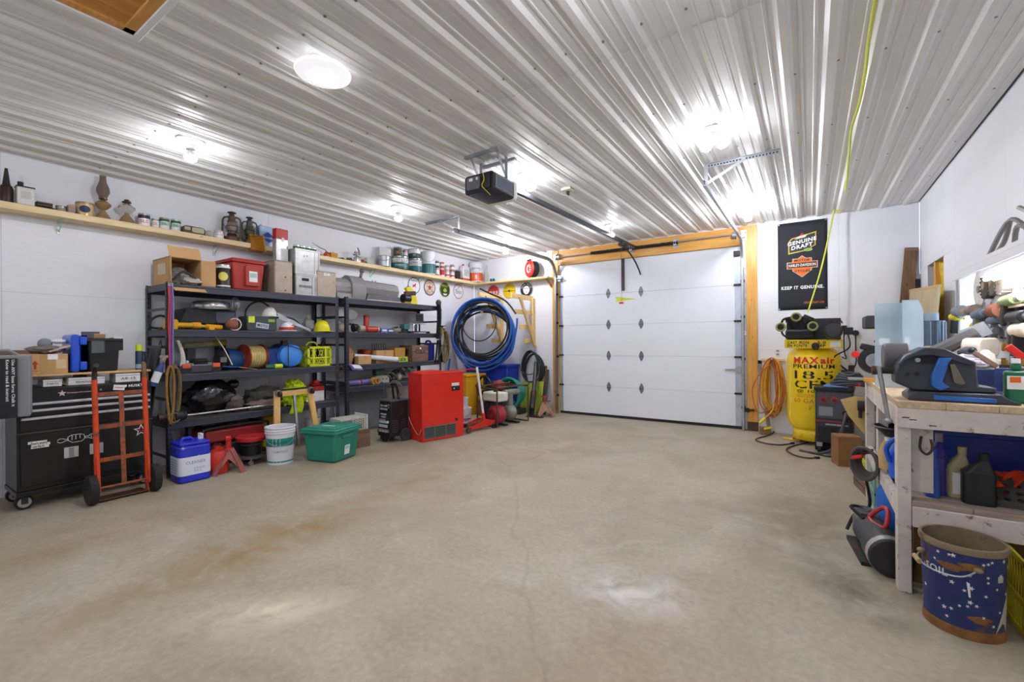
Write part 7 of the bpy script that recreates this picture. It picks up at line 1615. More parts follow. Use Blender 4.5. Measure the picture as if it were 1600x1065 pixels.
# framed petrol water pump
t,w,d = FL('water_pump','petrol water pump with red engine and white tank in a rusty tube frame','pump',(745,663),(777,668.5),(811,656)); h = hgt(777,606,(777,668))
w = .46
t.location = AT(777,668.5,z=0)-Matrix.Rotation(t.rotation_euler.z,3,'Z') @ V((w/2,0,0))
FR = mat('frame_brown','#5a4a3c',.55,.4,rust=.3)
for x in (-w/2,w/2):
    g = G(); g.tube(sm([(x,0,.015),(x,0,h-.03),(x,.03,h),(x,d-.03,h),(x,d,h-.03),(x,d,.015)],4),.013,8); g.obj('frame_hoop',FR,t)
for y,z in ((0,.015),(d,.015),(0,h-.02),(d,h-.02)):
    g = G(); g.cyl((-w/2,y,z),(w/2,y,z),.012); g.obj('frame_tie',FR,t)
for y in (.0,d): 
    g = G(); g.bar((-w/2,d*.3 if y == 0 else d*.7,.02),(w/2,d*.3 if y == 0 else d*.7,.02),.05,.02); g.obj('mount_rail',IRON,t)
ER = mat('engine_maroon','#a3303f',.4,.1,var=.12)
g = G(); g.lathe([(.001,.03),(.10,.03),(.15,.07),(.155,.17),(.14,.22),(.001,.22)],(w*.15,d*.05-.03,.19),26,(.15,1,0)); g.obj('recoil_cover',ER,t)
g = G()
for r in (.05,.085,.12): g.tube([(w*.15+r*math.cos(a),d*.05-.01+(.0 if r < .1 else .02),.19+r*math.sin(a)) for a in [2*PI*i/22 for i in range(22)]],.006,5,closed=True)
g.obj('cover_rib',mat('maroon_dark','#7b2230',.5),t)
g = G(); g.box(-w*.42,w*.40,d*.10,d*.42,h*.62,h*.86); g.obj('fuel_tank',mat('cream_tank','#d8d8cb',.4),t,bev=.03,seg=3); g = G(); g.cyl((0,d*.25,h*.86),(0,d*.25,h*.92),.03); g.obj('fuel_cap',BLACK,t)
g = G(); g.box(-w*.45,-.02,d*.15,d*.45,.05,h*.6); g.obj('engine_block',mat('engine_dark','#2a2a30',.5,.3),t,bev=.02)
g = G(); g.ball((.02,d*.68,.17),(.15,.11,.14),18,12); g.obj('volute',mat('pump_grey','#8f9086',.5,.4,var=.2),t); g = G(); g.cyl((.02,d*.68,.25),(.02,d*.68,h*.78),.06); g.cyl((.02,d*.5,h*.80),(.02,d*.98,h*.80),.055,.05,n=16); g.obj('outlet',mat('pump_grey','#8f9086'),t); g = G(); g.cyl((.02,d*.98,h*.80),(.02,d*1.0,h*.80),.05); g.obj('outlet_mouth',BLACK,t)
# totes and pulley behind the pump
t,w,h = LT('storage_tote','yellow plastic tote on the floor behind the pump frame','tote',729,757,584,-5.35,.0005)
t = BT('yellow','x','tote',0,1,0,6,0)[0] if 0 else t
g = G(); g.taper(-w/2,w/2,0,.38,0,h-.04,.88); g.obj('tub',mat('tote_yellow','#d9a41c',.45),t,bev=.02); g = G(); g.box(-w/2-.02,w/2+.02,-.02,.4,h-.04,h); g.obj('rim',mat('tote_yellow','#d9a41c'),t,bev=.006)
t,w,h = BT('storage_tote','royal blue plastic tote under the big pipe coil in the corner','tote',726,794,569,7.30,.0005)
g = G(); g.taper(-w/2+.02,w/2-.02,0,.42,0,h-.05,.9); g.obj('tub',mat('tote_blue','#1f3fb4',.42),t,bev=.02); g = G(); g.box(-w/2,w/2,-.02,.44,h-.06,h); g.obj('lid',mat('tote_blue','#1f3fb4'),t,bev=.012); g = G(); g.prism([(w*.1,h*.3),(w*.2,h*.3),(w*.16,h*.55),(w*.1,h*.5)],-.004,.03,'xz'); g.obj('yellow_tag',PYEL,t)
pc = AT(757,606,y=6.75)
t = thing('fan_pulley','black belt pulley wheel leaning behind the pump','pulley',(pc.x,6.75,0),-.3); zc = pc.z; R_ = .22
g = G(); g.tube(ring((0,0,zc),R_,32,'xz'),.022,8,closed=True); g.obj('rim',BLACK,t)
for k in range(5):
    a = 2*PI*k/5+.3; g = G(); g.bar((0,0,zc),(R_*math.cos(a),0,zc+R_*math.sin(a)),.03,.03,(0,1,0)); g.obj('spoke',IRON,t)
g = G(); g.cyl((0,-.03,zc),(0,.03,zc),.045); g.obj('hub',mat('hub_gold','#8f7a3c',.4,.6),t); g = G(); g.box(-.16,.16,-.06,.12,0,zc-R_-.01); g.obj('stand',mat('stand_brown','#7a5a3a',.6),t)
t = thing('black_tub','dark grey tub behind the pulley with a red cloth on top','tub',(AT(775,600,y=7.05).x,7.02,.0005),0)
g = G(); g.taper(-.2,.2,0,.24,0,.62,.85); g.obj('tub',DKGREY,t,bev=.02); g = G(); blob(g,(.12,-.05,.57),(.13,.09,.09),41,.3,flat=False); g.obj('red_cloth',mat('dull_red_cloth','#9b4b46',.9,bump=.3),t)
pc = AT(803,610,y=7.32)
t = thing('garden_hose','teal hose coil heaped against the back wall behind the pump','hose',(pc.x,7.30,0),0)
TH = mat('teal_hose','#2c8f80',.45,var=.1); top = BZ(803,588,7.3)
for k in range(6):
    g = G(); g.tube([(.01*k-.02+(.26-.018*k)*math.cos(a),-.16+.05*k+.03*math.sin(a),top*.55+(top*.45-.02*k-.02)*math.sin(a)) for a in [2*PI*i/30 for i in range(30)]],.022,7,closed=True); g.obj('hose_loop',TH,t)
g = G(); g.box(-.2,.2,-.1,.14,0,top*.14); g.obj('stand',DKGREY,t)
t,w,h = BT('green_panel','lime green flat panel standing against the back wall','panel',812,845,596,7.52,.0005)
g = G(); g.bar((0,0,0),(0,.1,h),w,.03,(0,1,0)); g.obj('panel',mat('lime_green_paint','#9fb23f',.5,var=.08),t,bev=.006); g = G(); g.bar((w*.3,-.02,.02),(w*.3,.075,h-.02),.02,.012,(0,1,0)); g.obj('edge_strip',mat('lime_dark','#8a9b38',.5),t)
t = thing('digging_bar','black steel post digger leaning over the lime green panel','tool',(AT(818,655,z=0).x,7.10,0),0)
e = AT(838,566,y=7.66)-t.location
g = G(); g.cyl((0,0,.16),e,.042,n=12); g.obj('pipe',mat('gunmetal','#45464a',.4,.6,rust=.1),t); g = G(); g.cyl((-.01,0,.14),V((0,0,.16))+(e-V((0,0,.16)))*.35,.055,n=12); g.obj('sleeve',IRON,t)
g = G(); g.bar((-.04,0,.005),(-.02,0,.16),.09,.09); g.prism([(-.12,.0),(.22,.0),(.12,.045),(-.08,.03)],-.05,.05,'xz'); g.obj('foot_blade',IRON,t)
for u,v0,m,lab,yb in ((846,572,WOODD,'brown board leaning on the back wall by the door post',7.56),(852,578,mat('grey_steel_bar','#4d4640',.5,.4),'dark pointed steel bar leaning beside the brown board',7.44)):
    p0,p1 = AT(u-2,640,y=yb),AT(u+3,v0,y=7.77); t = thing('leaning_board' if m is WOODD else 'steel_bar',lab,'board' if m is WOODD else 'bar',(p0.x,yb,.0),0)
    e = p1-t.location; g = G(); wd = .15 if m is WOODD else .06; g.bar((0,0,.01),e,wd,.03,(0,1,0)); g.obj('board' if m is WOODD else 'shaft',m,t,bev=.003); g = G(); g.bar(e*.97,e*1.005,wd*1.02,.032,(0,1,0)); g.obj('end',IRON,t)
pj = AT(851,650,z=0)
t = thing('jack_stand','rusty tan jack stand beside the garage door post','jack stand',(pj.x,pj.y,.0005),.7); jack_stand(t,hgt(850,617,(851,650)),mat('tan_rust_steel','#a98566',.6,.2,var=.2,rust=.25,rustcol='#8a5540'),mat('dull_red_steel','#9b4a44',.5,.2,rust=.2))
# ---------------------------------------------------------------- back wall beside the door post
def flatp(t,name,poly,m,y=-.001): g = G(); g.add([(a,y,b) for a,b in poly],[tuple(range(len(poly)))]); return g.obj(name,m,t,smooth=0)
t = thing('wall_banner','tall black cloth banner reading Keep it genuine, pinned on the white wall','banner',(-.085,YB,1.83)); w,h = .605,1.285
CLOTH = mat('black_banner_cloth','#23262d',.75,var=.06)
wav = lambda x,z: -.008-.003*math.sin(x*11+z*3)
g = G(); g.grid(lambda u,v: ((u-.5)*w,wav((u-.5)*w,v*h)+.002*(1-v),v*h),12,16); g.obj('cloth',CLOTH,t,solid=.002)
for x in (-w/2+.015,w/2-.015):
    for z in (.015,h-.015):
        g = G(); g.cyl((x,-.016,z),(x,.0,z),.010,n=12); g.obj('eyelet',TIN,t)
def pr_(name,poly,m,y): return flatp(t,name,poly,m,y)
Z0 = .98
fr = [(-.17,.82),(.10,.86),(.12,.90),(.165,.92),(.175,1.12),(-.13,1.05),(-.17,1.0)]
pr_('logo_frame',fr,mat('banner_gold','#cdb23a',.5),-.0135); pr_('logo_field',[(x*.92,.965+(z-.965)*.88) for x,z in fr],mat('banner_dark','#2b3230',.6),-.0145)
lettering(t,'GENUINE',PWHITE,(-.0,-.0155,.995),(1,0,.16),(-.1,0,1),.055,.36,.03,.1); lettering(t,'DRAFT',PWHITE,(-.0,-.0155,.925),(1,0,.16),(-.1,0,1),.055,.27,.03,.1)
pr_('logo_ribbon',[(-.09,1.03),(-.03,1.075),(.07,1.09),(.04,1.05)],mat('banner_cream','#d5cbb0',.5),-.0155); pr_('logo_crest',[(-.03,1.08),(.03,1.09),(.0,1.12)],PINK,-.0158)
pr_('logo_oval',[(.075+.055*math.cos(a),.865+.022*math.sin(a)) for a in [2*PI*i/20 for i in range(20)]],mat('leaf_print','#8fb04a'),-.0155); lettering(t,'SINCE',INK,(.075,-.0165,.865),(1,0,.1),(0,0,1),.014,.06)
sh = [(-.19,.60),(-.12,.60),(-.12,.57),(.0,.47),(.12,.57),(.12,.60),(.19,.60),(.19,.70),(.12,.70),(.12,.75),(.05,.75),(0,.79),(-.05,.75),(-.12,.75),(-.12,.70),(-.19,.70)]
pr_('shield_border',sh,mat('banner_grey','#b9b4ae',.5),-.0135); pr_('shield',[(x*.95,.64+(z-.64)*.93) for x,z in sh],PORANGE,-.0145)
pr_('shield_bar',[(-.175,.615),(.175,.615),(.175,.685),(-.175,.685)],INK,-.0152); lettering(t,'HARLEY-DAVIDSON',PWHITE,(0,-.016,.65),(1,0,0),(0,0,1),.042,.33,.02)
lettering(t,'MOTOR',INK,(0,-.016,.72),(1,0,0),(0,0,1),.035,.19,.03); lettering(t,'CYCLES',INK,(0,-.016,.565),(1,0,0),(0,0,1),.035,.19,.03)
lettering(t,'KEEP IT GENUINE.',PWHITE,(0,-.0135,.325),(1,0,0),(0,0,1),.05,.52,.04); lettering(t,'GENUINEDRAFT.COM',mat('banner_orange','#d2693a',.5),(.14,-.0135,.10),(1,0,0),(0,0,1),.03,.24,.03)
def plate(name,lab,p,w=.075,h=.115): t = thing(name,lab,'outlet',p); g = G(); g.box(-w/2,w/2,-.007,0,-h/2,h/2); g.obj('cover_plate',WHITE,t,bev=.003); return t
t = plate('wall_outlet','white wall outlet with round black plug and hanging cord',(.53,YB,1.48)); g = G(); g.cyl((0,-.045,0),(0,-.007,0),.035,.04,n=16); g.obj('plug',BLACK,t,bev=.004)
g = G(); g.tube(sm([(0,-.03,-.03),(.0,-.03,-.2),(.0,-.03,-.42),(-.06,-.035,-.52),(-.16,-.03,-.47),(-.16,-.03,-.36)],6),.008,7); g.obj('cord',BLACK,t)
t = plate('wall_outlet','white wall outlet with square black plug beside the compressor motor',(.40,YB,1.55)); g = G(); g.box(-.03,.03,-.06,-.007,-.035,.035); g.obj('plug',BLACK,t,bev=.005)
g = G(); g.tube(sm([(0,-.04,-.03),(.0,-.04,-.3),(.02,-.06,-.42),(-.03,-.2,-.40)],6),.008,7); g.obj('cord',BLACK,t)
t = plate('wall_outlet','plain white wall outlet near the hanging extension cords',(-.40,YB,1.20)); g = G(); g.box(-.018,.018,-.010,-.006,.012,.04); g.obj('socket',GREY,t); g = G(); g.box(-.018,.018,-.010,-.006,-.04,-.012); g.obj('socket',GREY,t)
t = thing('post_switch','small white door button with cord on the amber post','switch',(-.83,YB-.045,1.50)); g = G(); g.box(-.02,.02,-.02,0,-.03,.03); g.obj('case',WHITE,t,bev=.003); g = G(); g.cyl((0,-.025,.005),(0,-.02,.005),.008); g.obj('button',GREY,t); g = G(); g.tube(sm([(0,-.01,-.03),(.02,-.008,-.15),(-.01,-.008,-.25)],4),.004,5); g.obj('cord',AMBER,t)
t = thing('white_bracket','white plastic strip fixed along the top of the amber post','strip',(-.83,YB-.045,2.72)); g = G(); g.box(-.022,.022,-.03,0,-.22,.2); g.obj('strip',WHITE,t,bev=.004); g = G(); g.cyl((0,-.032,.1),(0,-.03,.1),.008); g.obj('screw',GREY,t)
t = thing('door_sensor','black door safety sensor low on the amber post','sensor',(-.80,YB-.045,.32)); g = G(); g.box(-.06,.02,-.05,0,-.03,.03); g.obj('case',BLACK,t,bev=.006); g = G(); g.box(.02,.09,-.03,-.0,-.012,.012); g.obj('arm',IRON,t); g = G(); g.cyl((-.066,-.025,0),(-.06,-.025,0),.014); g.obj('lens',GREY,t)
# extension cords on a wooden peg
pc = AT(1207,562,y=7.70)
t = thing('extension_cords','hank of yellow and orange extension cords hanging on a peg by the compressor','cord',(pc.x,YB,pc.z))
EY = mat('cord_yellow','#d9a437',.55,var=.15); EO = mat('cord_orange','#b9672d',.55,var=.15)
g = G(); g.box(-.16,.16,-.035,0,-.02,.015); g.obj('peg_board',PINEX,t,bev=.002); g = G(); g.cyl((0,-.22,.02),(0,-.03,0),.012); g.obj('peg',STEEL,t)
random.seed(4)
for k in range(12):
    wd,H,dx = .06+.028*(k % 4),.74+.05*(k % 3)-.08*(k == 5),.02*math.sin(k*2.1)
    pts = sm([(dx*.3,-.05-.013*k,.03),(dx+wd*.7,-.06-.012*k,-.10),(dx+wd,-.06-.012*k,-H*.5),(dx+wd*.8+.03*math.sin(k),-.06-.012*k,-H*.85),(dx+.02,-.06-.012*k,-H),(dx-wd*.9,-.06-.012*k,-H*.8),(dx-wd,-.06-.012*k,-H*.45),(dx-wd*.6,-.06-.012*k,-.08)],5,True)
    g = G(); g.tube(pts,.0105,7,closed=True); g.obj('cord_loop',(EY,EY,EO)[k % 3],t)
g = G(); g.tube(sm([(.02,-.2,-.62),(.0,-.22,-.74),(-.10,-.24,-.86)],5),.0105,7); g.obj('cord_end',EY,t); g = G(); g.cyl((-.09,-.24,-.85),(-.16,-.26,-.93),.022,n=10); g.obj('plug',PYEL,t)
for k,(sx,ln) in enumerate(((-.26,.78),(.16,.62))):
    g = G(); g.tube(sm([(-.05*k,-.2,-.05),(sx*.6,-.22,-.2),(sx,-.2,-ln*.6),(sx*.7,-.2,-ln),(0,-.2,-.7)],6),.008,6); g.obj('thin_cord',EO,t)
t = thing('grey_pole','grey pole leaning on the wall behind the extension cords','pole',(-.50,7.62,0)); g = G(); g.bar((0,0,.005),(-.14,.16,1.05),.05,.025); g.obj('shaft',mat('grey_wood','#9a938a',.7,var=.2),t); g = G(); g.bar((-.138,.158,1.03),(-.142,.162,1.08),.055,.03); g.obj('grip',BLACK,t)
t = thing('splitter_box','brown corner block with cord plug on the floor by the post','block',(-.56,7.58,.0005)); g = G(); g.cb((0,0,.055),(.13,.10,.10),(0,0,.3)); g.obj('block',mat('brown_block','#8a6a45',.7),t,bev=.006); g = G(); g.bar((.0,-.05,.09),(.10,-.12,.13),.03,.03); g.obj('plug',PYEL,t)
def fcable(lab,pts,r=.010,m=None):
    t = thing('floor_cable',lab,'cable',(*AT(*pts[0],z=0).xy,0)); g = G(); q = [AT(u,v,z=r)-V((t.location.x,t.location.y,0)) for u,v in pts]; g.tube(sm(q,8),r,7); g.obj('cable',m or mat('brown_cable','#4d3d33',.6),t); g = G(); g.cyl(q[-1]-(q[-1]-q[-2]).normalized()*.05,q[-1],r*1.8,n=10); g.obj('plug',BLACK,t); return t
fcable('brown cable looping over the floor from post to compressor',[(1213,668),(1205,678),(1185,684),(1182,688),(1200,693),(1222,694.5),(1240,692)])
fcable('dark cable curving from the compressor foot to the welder wheels',[(1262,691),(1240,696),(1229,702),(1240,710),(1260,715),(1280,715)])
# ---------------------------------------------------------------- yellow air compressor
CYL = mat('compressor_yellow','#f0cc12',.28,0,var=.05,coat=.3,rust=.02,rustcol='#a87f10',rscale=8); CBK = mat('pump_black','#1f2022',.5,.3)
px,py = .0,7.30; px = BX(1271,py); R_ = .31; zt = BZ(1271,546,py-.2); a0 = math.atan2(-py,-px)
t = thing('air_compressor','upright yellow air compressor with black twin pump on top','compressor',(px,py,0))
zb = .20; g = G(); g.lathe([(.001,zb-.05),(R_*.6,zb-.04),(R_*.9,zb+.03),(R_,zb+.13),(R_,zt-.13),(R_*.93,zt-.05),(R_*.65,zt+.03),(.001,zt+.05)],n=48); g.obj('tank',CYL,t)
g = G(); g.lathe([(R_*.8,.06),(R_*.75,zb+.02)],n=40,close=False); g.obj('skirt',CYL,t,solid=.006)
for k in range(3):
    a = a0+.3+2*PI*k/3; g = G(); c,s = math.cos(a),math.sin(a); g.cb((c*R_*.85,s*R_*.85,.012),(.22,.10,.012),(0,0,a)); g.bar((c*R_*.8,s*R_*.8,.01),(c*R_*.74,s*R_*.74,.14),.08,.012,(c,s,0)); g.obj('foot',CYL,t)
fn_ = lambda zc: (lambda X,Y,l: V(((R_+.0015)*math.cos(a0+X/R_),(R_+.0015)*math.sin(a0+X/R_),zc+Y)))
def tz(v): return BZ(1271,v,py-R_)
MRED = mat('maxair_red','#d3331f',.5); TXK = mat('tank_black','#17130a',.5)
lettering(t,'MAX',MRED,0,0,0,.088,.30,.035,fn=lambda X,Y,l: fn_(tz(563))(X-.09,Y,l)); lettering(t,'air',MRED,0,0,0,.085,.18,.04,fn=lambda X,Y,l: fn_(tz(563))(X+.16,Y,l))
for s,v,hh,ww,m in (('PREMIUM',572.5,.055,.50,TXK),('18.5',586,.11,.46,TXK),('CFM',601,.11,.46,TXK),('@ 100 PSI',612,.05,.40,TXK),('60 GALLON',627,.055,.48,mat('tank_orange','#cf6a1b',.5))): lettering(t,s,m,0,0,0,hh,ww,.012,fn=lambda X,Y,l,v=v: fn_(tz(v))(X,Y,l))
lettering(t,'TWO STAGE CAST IRON\nHEAVY DUTY SERVICE',mat('tank_orange','#cf6a1b'),0,0,0,.045,.42,.01,fn=lambda X,Y,l: fn_(tz(619))(X,Y,l))
x0,x1,z0 = BX(1226,7.0)-px,BX(1317,7.0)-px,BZ(1271,544,7.0); z1 = BZ(1271,530.5,7.0)
g = G(); g.box(x0,x1,-.30,.22,z1-.012,z1); g.box(x0,x1,-.306,-.30,z0,z1); g.obj('top_plate',CYL,t,bev=.003)
lettering(t,'CAST IRON\nEN FONTE',TXK,(x0+.15,-.3075,(z0+z1)/2),(1,0,0),(0,0,1),(z1-z0)*.7,.24,.03); lettering(t,'5.0\nHP',TXK,(x1-.22,-.3075,(z0+z1)/2),(1,0,0),(0,0,1),(z1-z0)*.7,.09,.03)
g = G(); g.box(x1-.13,x1-.02,-.308,-.306,z0+.02,z1-.02); g.obj('rating_label',PAPER,t)
g = G(); g.cyl((.02,-.31,zt-.0),(.02,-.31,zt+.06),.03,.04,n=14); g.cyl((.02,-.33,zt+.05),(.02,-.27,zt+.05),.045,n=18); g.obj('gauge',IRON,t)
zp = z1; xp = BX(1250,7.0)-px
g = G(); g.box(xp-.17,xp+.17,-.18,.12,zp,zp+.14); g.obj('crankcase',CBK,t,bev=.03); g = G(); g.box(xp-.16,xp+.2,-.06,.1,zp+.1,zp+.24); g.obj('cylinder_block',CBK,t,bev=.02)
for s,tilt in ((-1,-.5),(1,.5),(0,0)):
    c = V((xp,-.02,zp+.10)); d = V((math.sin(tilt),0,math.cos(tilt))); L0 = .19 if s else .15
    for k in range(6):
        g = G() if k == 0 else g; p = c+d*(.04+L0*k/6); g.cyl(p,p+d*.012,.085,n=14)
    g.cyl(c,c+d*(L0+.05),.076,n=14); g.obj('cylinder',CBK,t)
for u,v in ((1220,511),(1244,495),(1270,509.5)):
    p = AT(u,v,y=6.95)-t.location; r = .058
    F_ = G().lathe([(.001,-.03),(r,-.03),(r*1.05,.0),(r,.06),(.001,.06)],p,22,(0,1,0)).obj('air_filter',CBK,t); g = G(); g.tube(ring(p+V((0,-.03,0)),r*.86,22,'xz'),.012,6,closed=True); g.obj('olive_ring',mat('olive_ring','#8f9150',.5),F_)
q = [AT(u,v,y=6.97)-t.location for u,v in ((1220,508),(1224,499),(1234,496),(1244,495),(1256,496.5),(1266,500),(1270,508))]
g = G(); g.tube(sm(q,5),.014,8); g.obj('intake_pipe',CBK,t); q = [AT(u,v,y=6.97)-t.location for u,v in ((1221,514),(1223,522),(1230,527))]; g = G(); g.tube(sm(q,5),.012,8); g.obj('discharge_pipe',CBK,t)
xg0,xg1 = BX(1252,7.25)-px,BX(1314,7.25)-px; g = G(); g.box(xg0,xg1,-.08,.04,zp,BZ(1290,497,7.25)); g.obj('belt_guard',mat('guard_black','#26282e',.5),t,bev=.01)
pm = AT(1302,519,y=6.95)-t.location; g = G(); g.lathe([(.001,-.08),(.075,-.08),(.095,-.05),(.10,.02),(.10,.16),(.001,.16)],(pm.x,pm.y,zp+.105),24,(0,1,0)); g.obj('motor',mat('motor_grey','#3f4043',.4,.5),t)
for s in (-.05,.05):
    g = G(); g.tube([(pm.x+s+.04*math.cos(a),pm.y-.03,zp+.2+.045*math.sin(a)) for a in [PI*i/10 for i in range(11)]],.007,6); g.obj('lifting_eye',IRON,t)
g = G(); g.box(pm.x+.11,pm.x+.2,pm.y-.03,pm.y+.04,zp+.06,zp+.15); g.obj('switch_box',BLACK,t,bev=.006); g = G(); g.tube(sm([(pm.x+.15,pm.y,zp+.06),(pm.x+.16,pm.y,zp-.1),(.22,-.2,zt-.1),(R_+.03,-.06,zt-.25),(R_+.1,-.02,zt-.28)],6),.008,6); g.obj('copper_line',IRON,t)
g = G(); g.cyl((R_*.95,-.08,zt-.28),(R_+.09,-.1,zt-.28),.016); g.box(R_+.06,R_+.12,-.13,-.07,zt-.28,zt-.2); g.obj('regulator',IRON,t)
# ---------------------------------------------------------------- wire feed welder
t = thing('welder','dark grey wire welder on wheels with two red dials, beside the compressor','welder',(.235,6.62,0),math.radians(-6)); w,d,z0,z1 = .37,.34,.14,.80
CW_ = mat('welder_charcoal','#33353a',.45,var=.08); g = G(); g.box(-w/2,w/2,0,d,z0,z1); g.obj('case',CW_,t,bev=.012); g = G(); g.box(-w/2-.012,w/2+.012,-.02,d,z1-.03,z1+.02); g.obj('top_cover',BLACK,t,bev=.01)
g = G(); g.box(-w/2+.02,w/2-.01,-.006,0,.44,z1-.05); g.obj('control_panel',mat('panel_slate','#4a4e57',.4),t,bev=.003); g = G(); g.box(-w/2,w/2+.002,-.008,0,.395,.415); g.obj('red_stripe',mat('stripe_red','#8a2e33',.4),t)
for x in (-.10,.01):
    k_ = G().cyl((x,-.012,.665),(x,-.006,.665),.04,n=20).obj('dial_ring',mat('dial_red','#a83238',.4),t); g = G(); g.cyl((x,-.04,.665),(x,-.012,.665),.022,n=16); g.obj('dial_knob',mat('knob_maroon','#5a1d22',.35),k_)
    lettering(t,'VOLTS' if x < 0 else 'WIRE',mat('dial_red','#a83238'),(x,-.0075,.725),(1,0,0),(0,0,1),.016,.06)
g = G(); g.box(-w*.4,-w*.02,-.008,-.005,.47,.58); g.obj('printed_chart',GREY,t); lettering(t,'LINCOLN ELECTRIC',PWHITE,(.03,-.0095,.37),(1,0,0),(0,0,1),.02,.22,.02); g = G(); g.box(-w*.42,w*.1,-.006,0,.16,.34); g.obj('lower_door',BLACK,t,bev=.004)
for x,z in ((.12,.52),(.15,.44)): g = G(); g.cyl((x,-.03,z),(x,.0,z),.035,n=16); g.obj('socket',BLACK,t)
g = G(); g.tube(sm([(.12,-.02,.52),(.10,-.10,.40),(.06,-.12,.25),(.0,-.10,.10),(-.16,-.06,.012),(-.35,.0,.012)],6),.017,8); g.obj('torch_hose',mat('hose_grey','#45474c',.5),t); g = G(); g.tube(sm([(.15,-.02,.44),(.15,-.1,.30),(.08,-.14,.14),(-.02,-.14,.012),(-.25,-.05,.012)],6),.012,8); g.obj('ground_cable',RUBBER,t)
for x in (-w/2+.04,w/2-.03):
    c = G().cyl((x-.018,.05,.05),(x+.018,.05,.05),.05,n=18).obj('caster',RUBBER,t); g = G(); g.box(x-.03,x+.03,.01,.09,.09,.141); g.obj('fork',STEEL,c)
g = G(); g.cyl((-w/2-.02,d-.1,.10),(w/2+.02,d-.1,.10),.10,n=22); g.obj('rear_wheel',RUBBER,t)
g = G(); g.grid(lambda u,v: (-.1+.24*u,-.02+.30*v,z1+.026+.02*math.sin(u*5)*v),6,6); g.obj('blue_cloth',mat('blue_print_cloth','#5a7fb8',.7,var=.3,scale=12),t,solid=.008)
o = thing('cable_coil','heap of grey-black cable coiled on top of the welder','cable',(.40,6.80,z1+.026))
for k in range(5):
    g = G(); g.tube([((.18-.02*k)*math.cos(a),.13*math.sin(a),.016+.030*k+.02*(1+math.sin(3*a+k))*.5) for a in [2*PI*i/26 for i in range(26)]],.016,7,closed=True); g.obj('cable_loop',mat('hose_grey','#45474c'),o)
g = G(); g.box(.02,.10,-.13,-.06,.01,.05); g.obj('red_clamp',REDP,o,bev=.006)
# tan cardboard and brown carton in front of the bench's far end
t = thing('cardboard_flap','torn tan cardboard sheet hanging between welder and bench','cardboard',(.37,5.60,.0)); P_ = [AT(u,v,y=5.6)-t.location for u,v in ((1313,624),(1335,619),(1362,622),(1364,676),(1352,680),(1338,664),(1325,648))]
g = G(); g.prism([(p.x,p.z) for p in P_],-.006,.006,'xz'); g.obj('sheet',mat('tan_sheet','#c9ab6e',.8,var=.1),t,smooth=0)
g = G(); g.box(.10,.14,.01,.05,.0,P_[1].z); g.obj('post',WOODD,t); g = G(); p = AT(1352,634,y=5.55)-t.location; g.cyl(p+V((-.06,0,0)),p+V((.08,0,0)),.05,n=12); g.cyl(p+V((-.04,0,-.04)),p+V((-.04,0,-.12)),.015); g.obj('clamp',IRON,t)
t = thing('brown_carton','brown cardboard carton on the floor behind the welder hoses','box',(.36,6.12,.0005),.3); g = G(); g.box(-.11,.11,0,.2,0,.33); g.obj('carton',mat('dark_card','#8d643c'),t,bev=.003); g = G(); g.box(-.112,.112,-.001,.201,.29,.295); g.obj('flap_edge',WOODD,t)
# ---------------------------------------------------------------- workbench
BW = mat('chipped_white_paint','#cdc4ba',.6,var=.14,scale=7,rust=.14,rustcol='#6a5546',rscale=13); TOPW = wood('worn_bench_top','#b59a78','#d6bf9c','y',rough=.55); OLDW = wood('old_grey_board','#8d7c6e','#b0a194','x',rough=.75)
t = thing('workbench','heavy workbench of chipped white timber along the window wall','workbench',(.80,3.25,0)); X0,X1,L_ = -.40,.385,1.72; zt = 1.055
for i in range(4):
    a = X0+(X1-X0)*i/4; g = G(); g.box(a+.001,a+(X1-X0)/4-.001,-.02,L_,zt-.035,zt); g.obj('top_board',TOPW,t,bev=.002)
g = G(); g.box(X0,X1,-.018,.02,zt-.145,zt-.036); g.obj('front_apron',BW,t,bev=.003); g = G(); g.box(X0,X0+.038,.02,L_,zt-.145,zt-.036); g.obj('side_apron',BW,t,bev=.003); g = G(); g.box(X0+.04,X1,L_-.04,L_,zt-.145,zt-.036); g.obj('rear_apron',BW,t)
for x,y in ((X0,-.0),(X0,.85),(X0,L_-.09),(X1-.06,.02),(X1-.06,L_-.09)):
    g = G(); g.box(x,x+.06,y,y+.09,.001,zt-.036 if x != X0 else zt-.146); g.obj('leg',BW,t,bev=.004)
g = G(); g.box(X0+.065,X0+.16,.06,.10,.55,zt-.146); g.obj('gusset_board',BW,t,bev=.003)
g = G(); g.tube(sm([(X0+.11,.055,.86),(X0+.10,.03,.80),(X0+.125,.02,.77),(X0+.15,.03,.80),(X0+.145,.035,.85)],5),.006,6); g.obj('hook',IRON,t)
for i in range(3):
    a = X0+.06+(X1-X0-.06)*i/3; g = G(); g.box(a+.001,a+(X1-X0-.06)/3-.001,.0,L_-.05,.485,.515); g.obj('shelf_board',OLDW,t,bev=.002)
g = G(); g.box(X0+.062,X1,-.015,.02,.375,.484); g.obj('shelf_rail',BW,t,bev=.003); g = G(); g.box(X0+.005,X0+.04,.09,L_-.09,.39,.484); g.obj('shelf_side_rail',BW,t)
for x,z in ((X0+.02,.965),(X0+.05,.955),(X0+.13,.93)):
    g = G(); g.box(x,x+.03,-.0192,-.018,z,z+.005); g.obj('crack',INK,t)
ZBT,ZBS = zt+.0005,.5155
BX0,BY0 = .80,3.25
t = thing('scrap_plywood','brown plywood panel standing under the bench behind the star bucket','panel',(.62,3.42,.0005)); g = G(); g.box(-.13,.5,0,.02,0,.36); g.obj('panel',mat('brown_ply','#7a5c36',.8,var=.15),t); g = G(); g.box(-.13,.5,-.004,.024,.362,.372); g.obj('top_edge',WOODD,t)
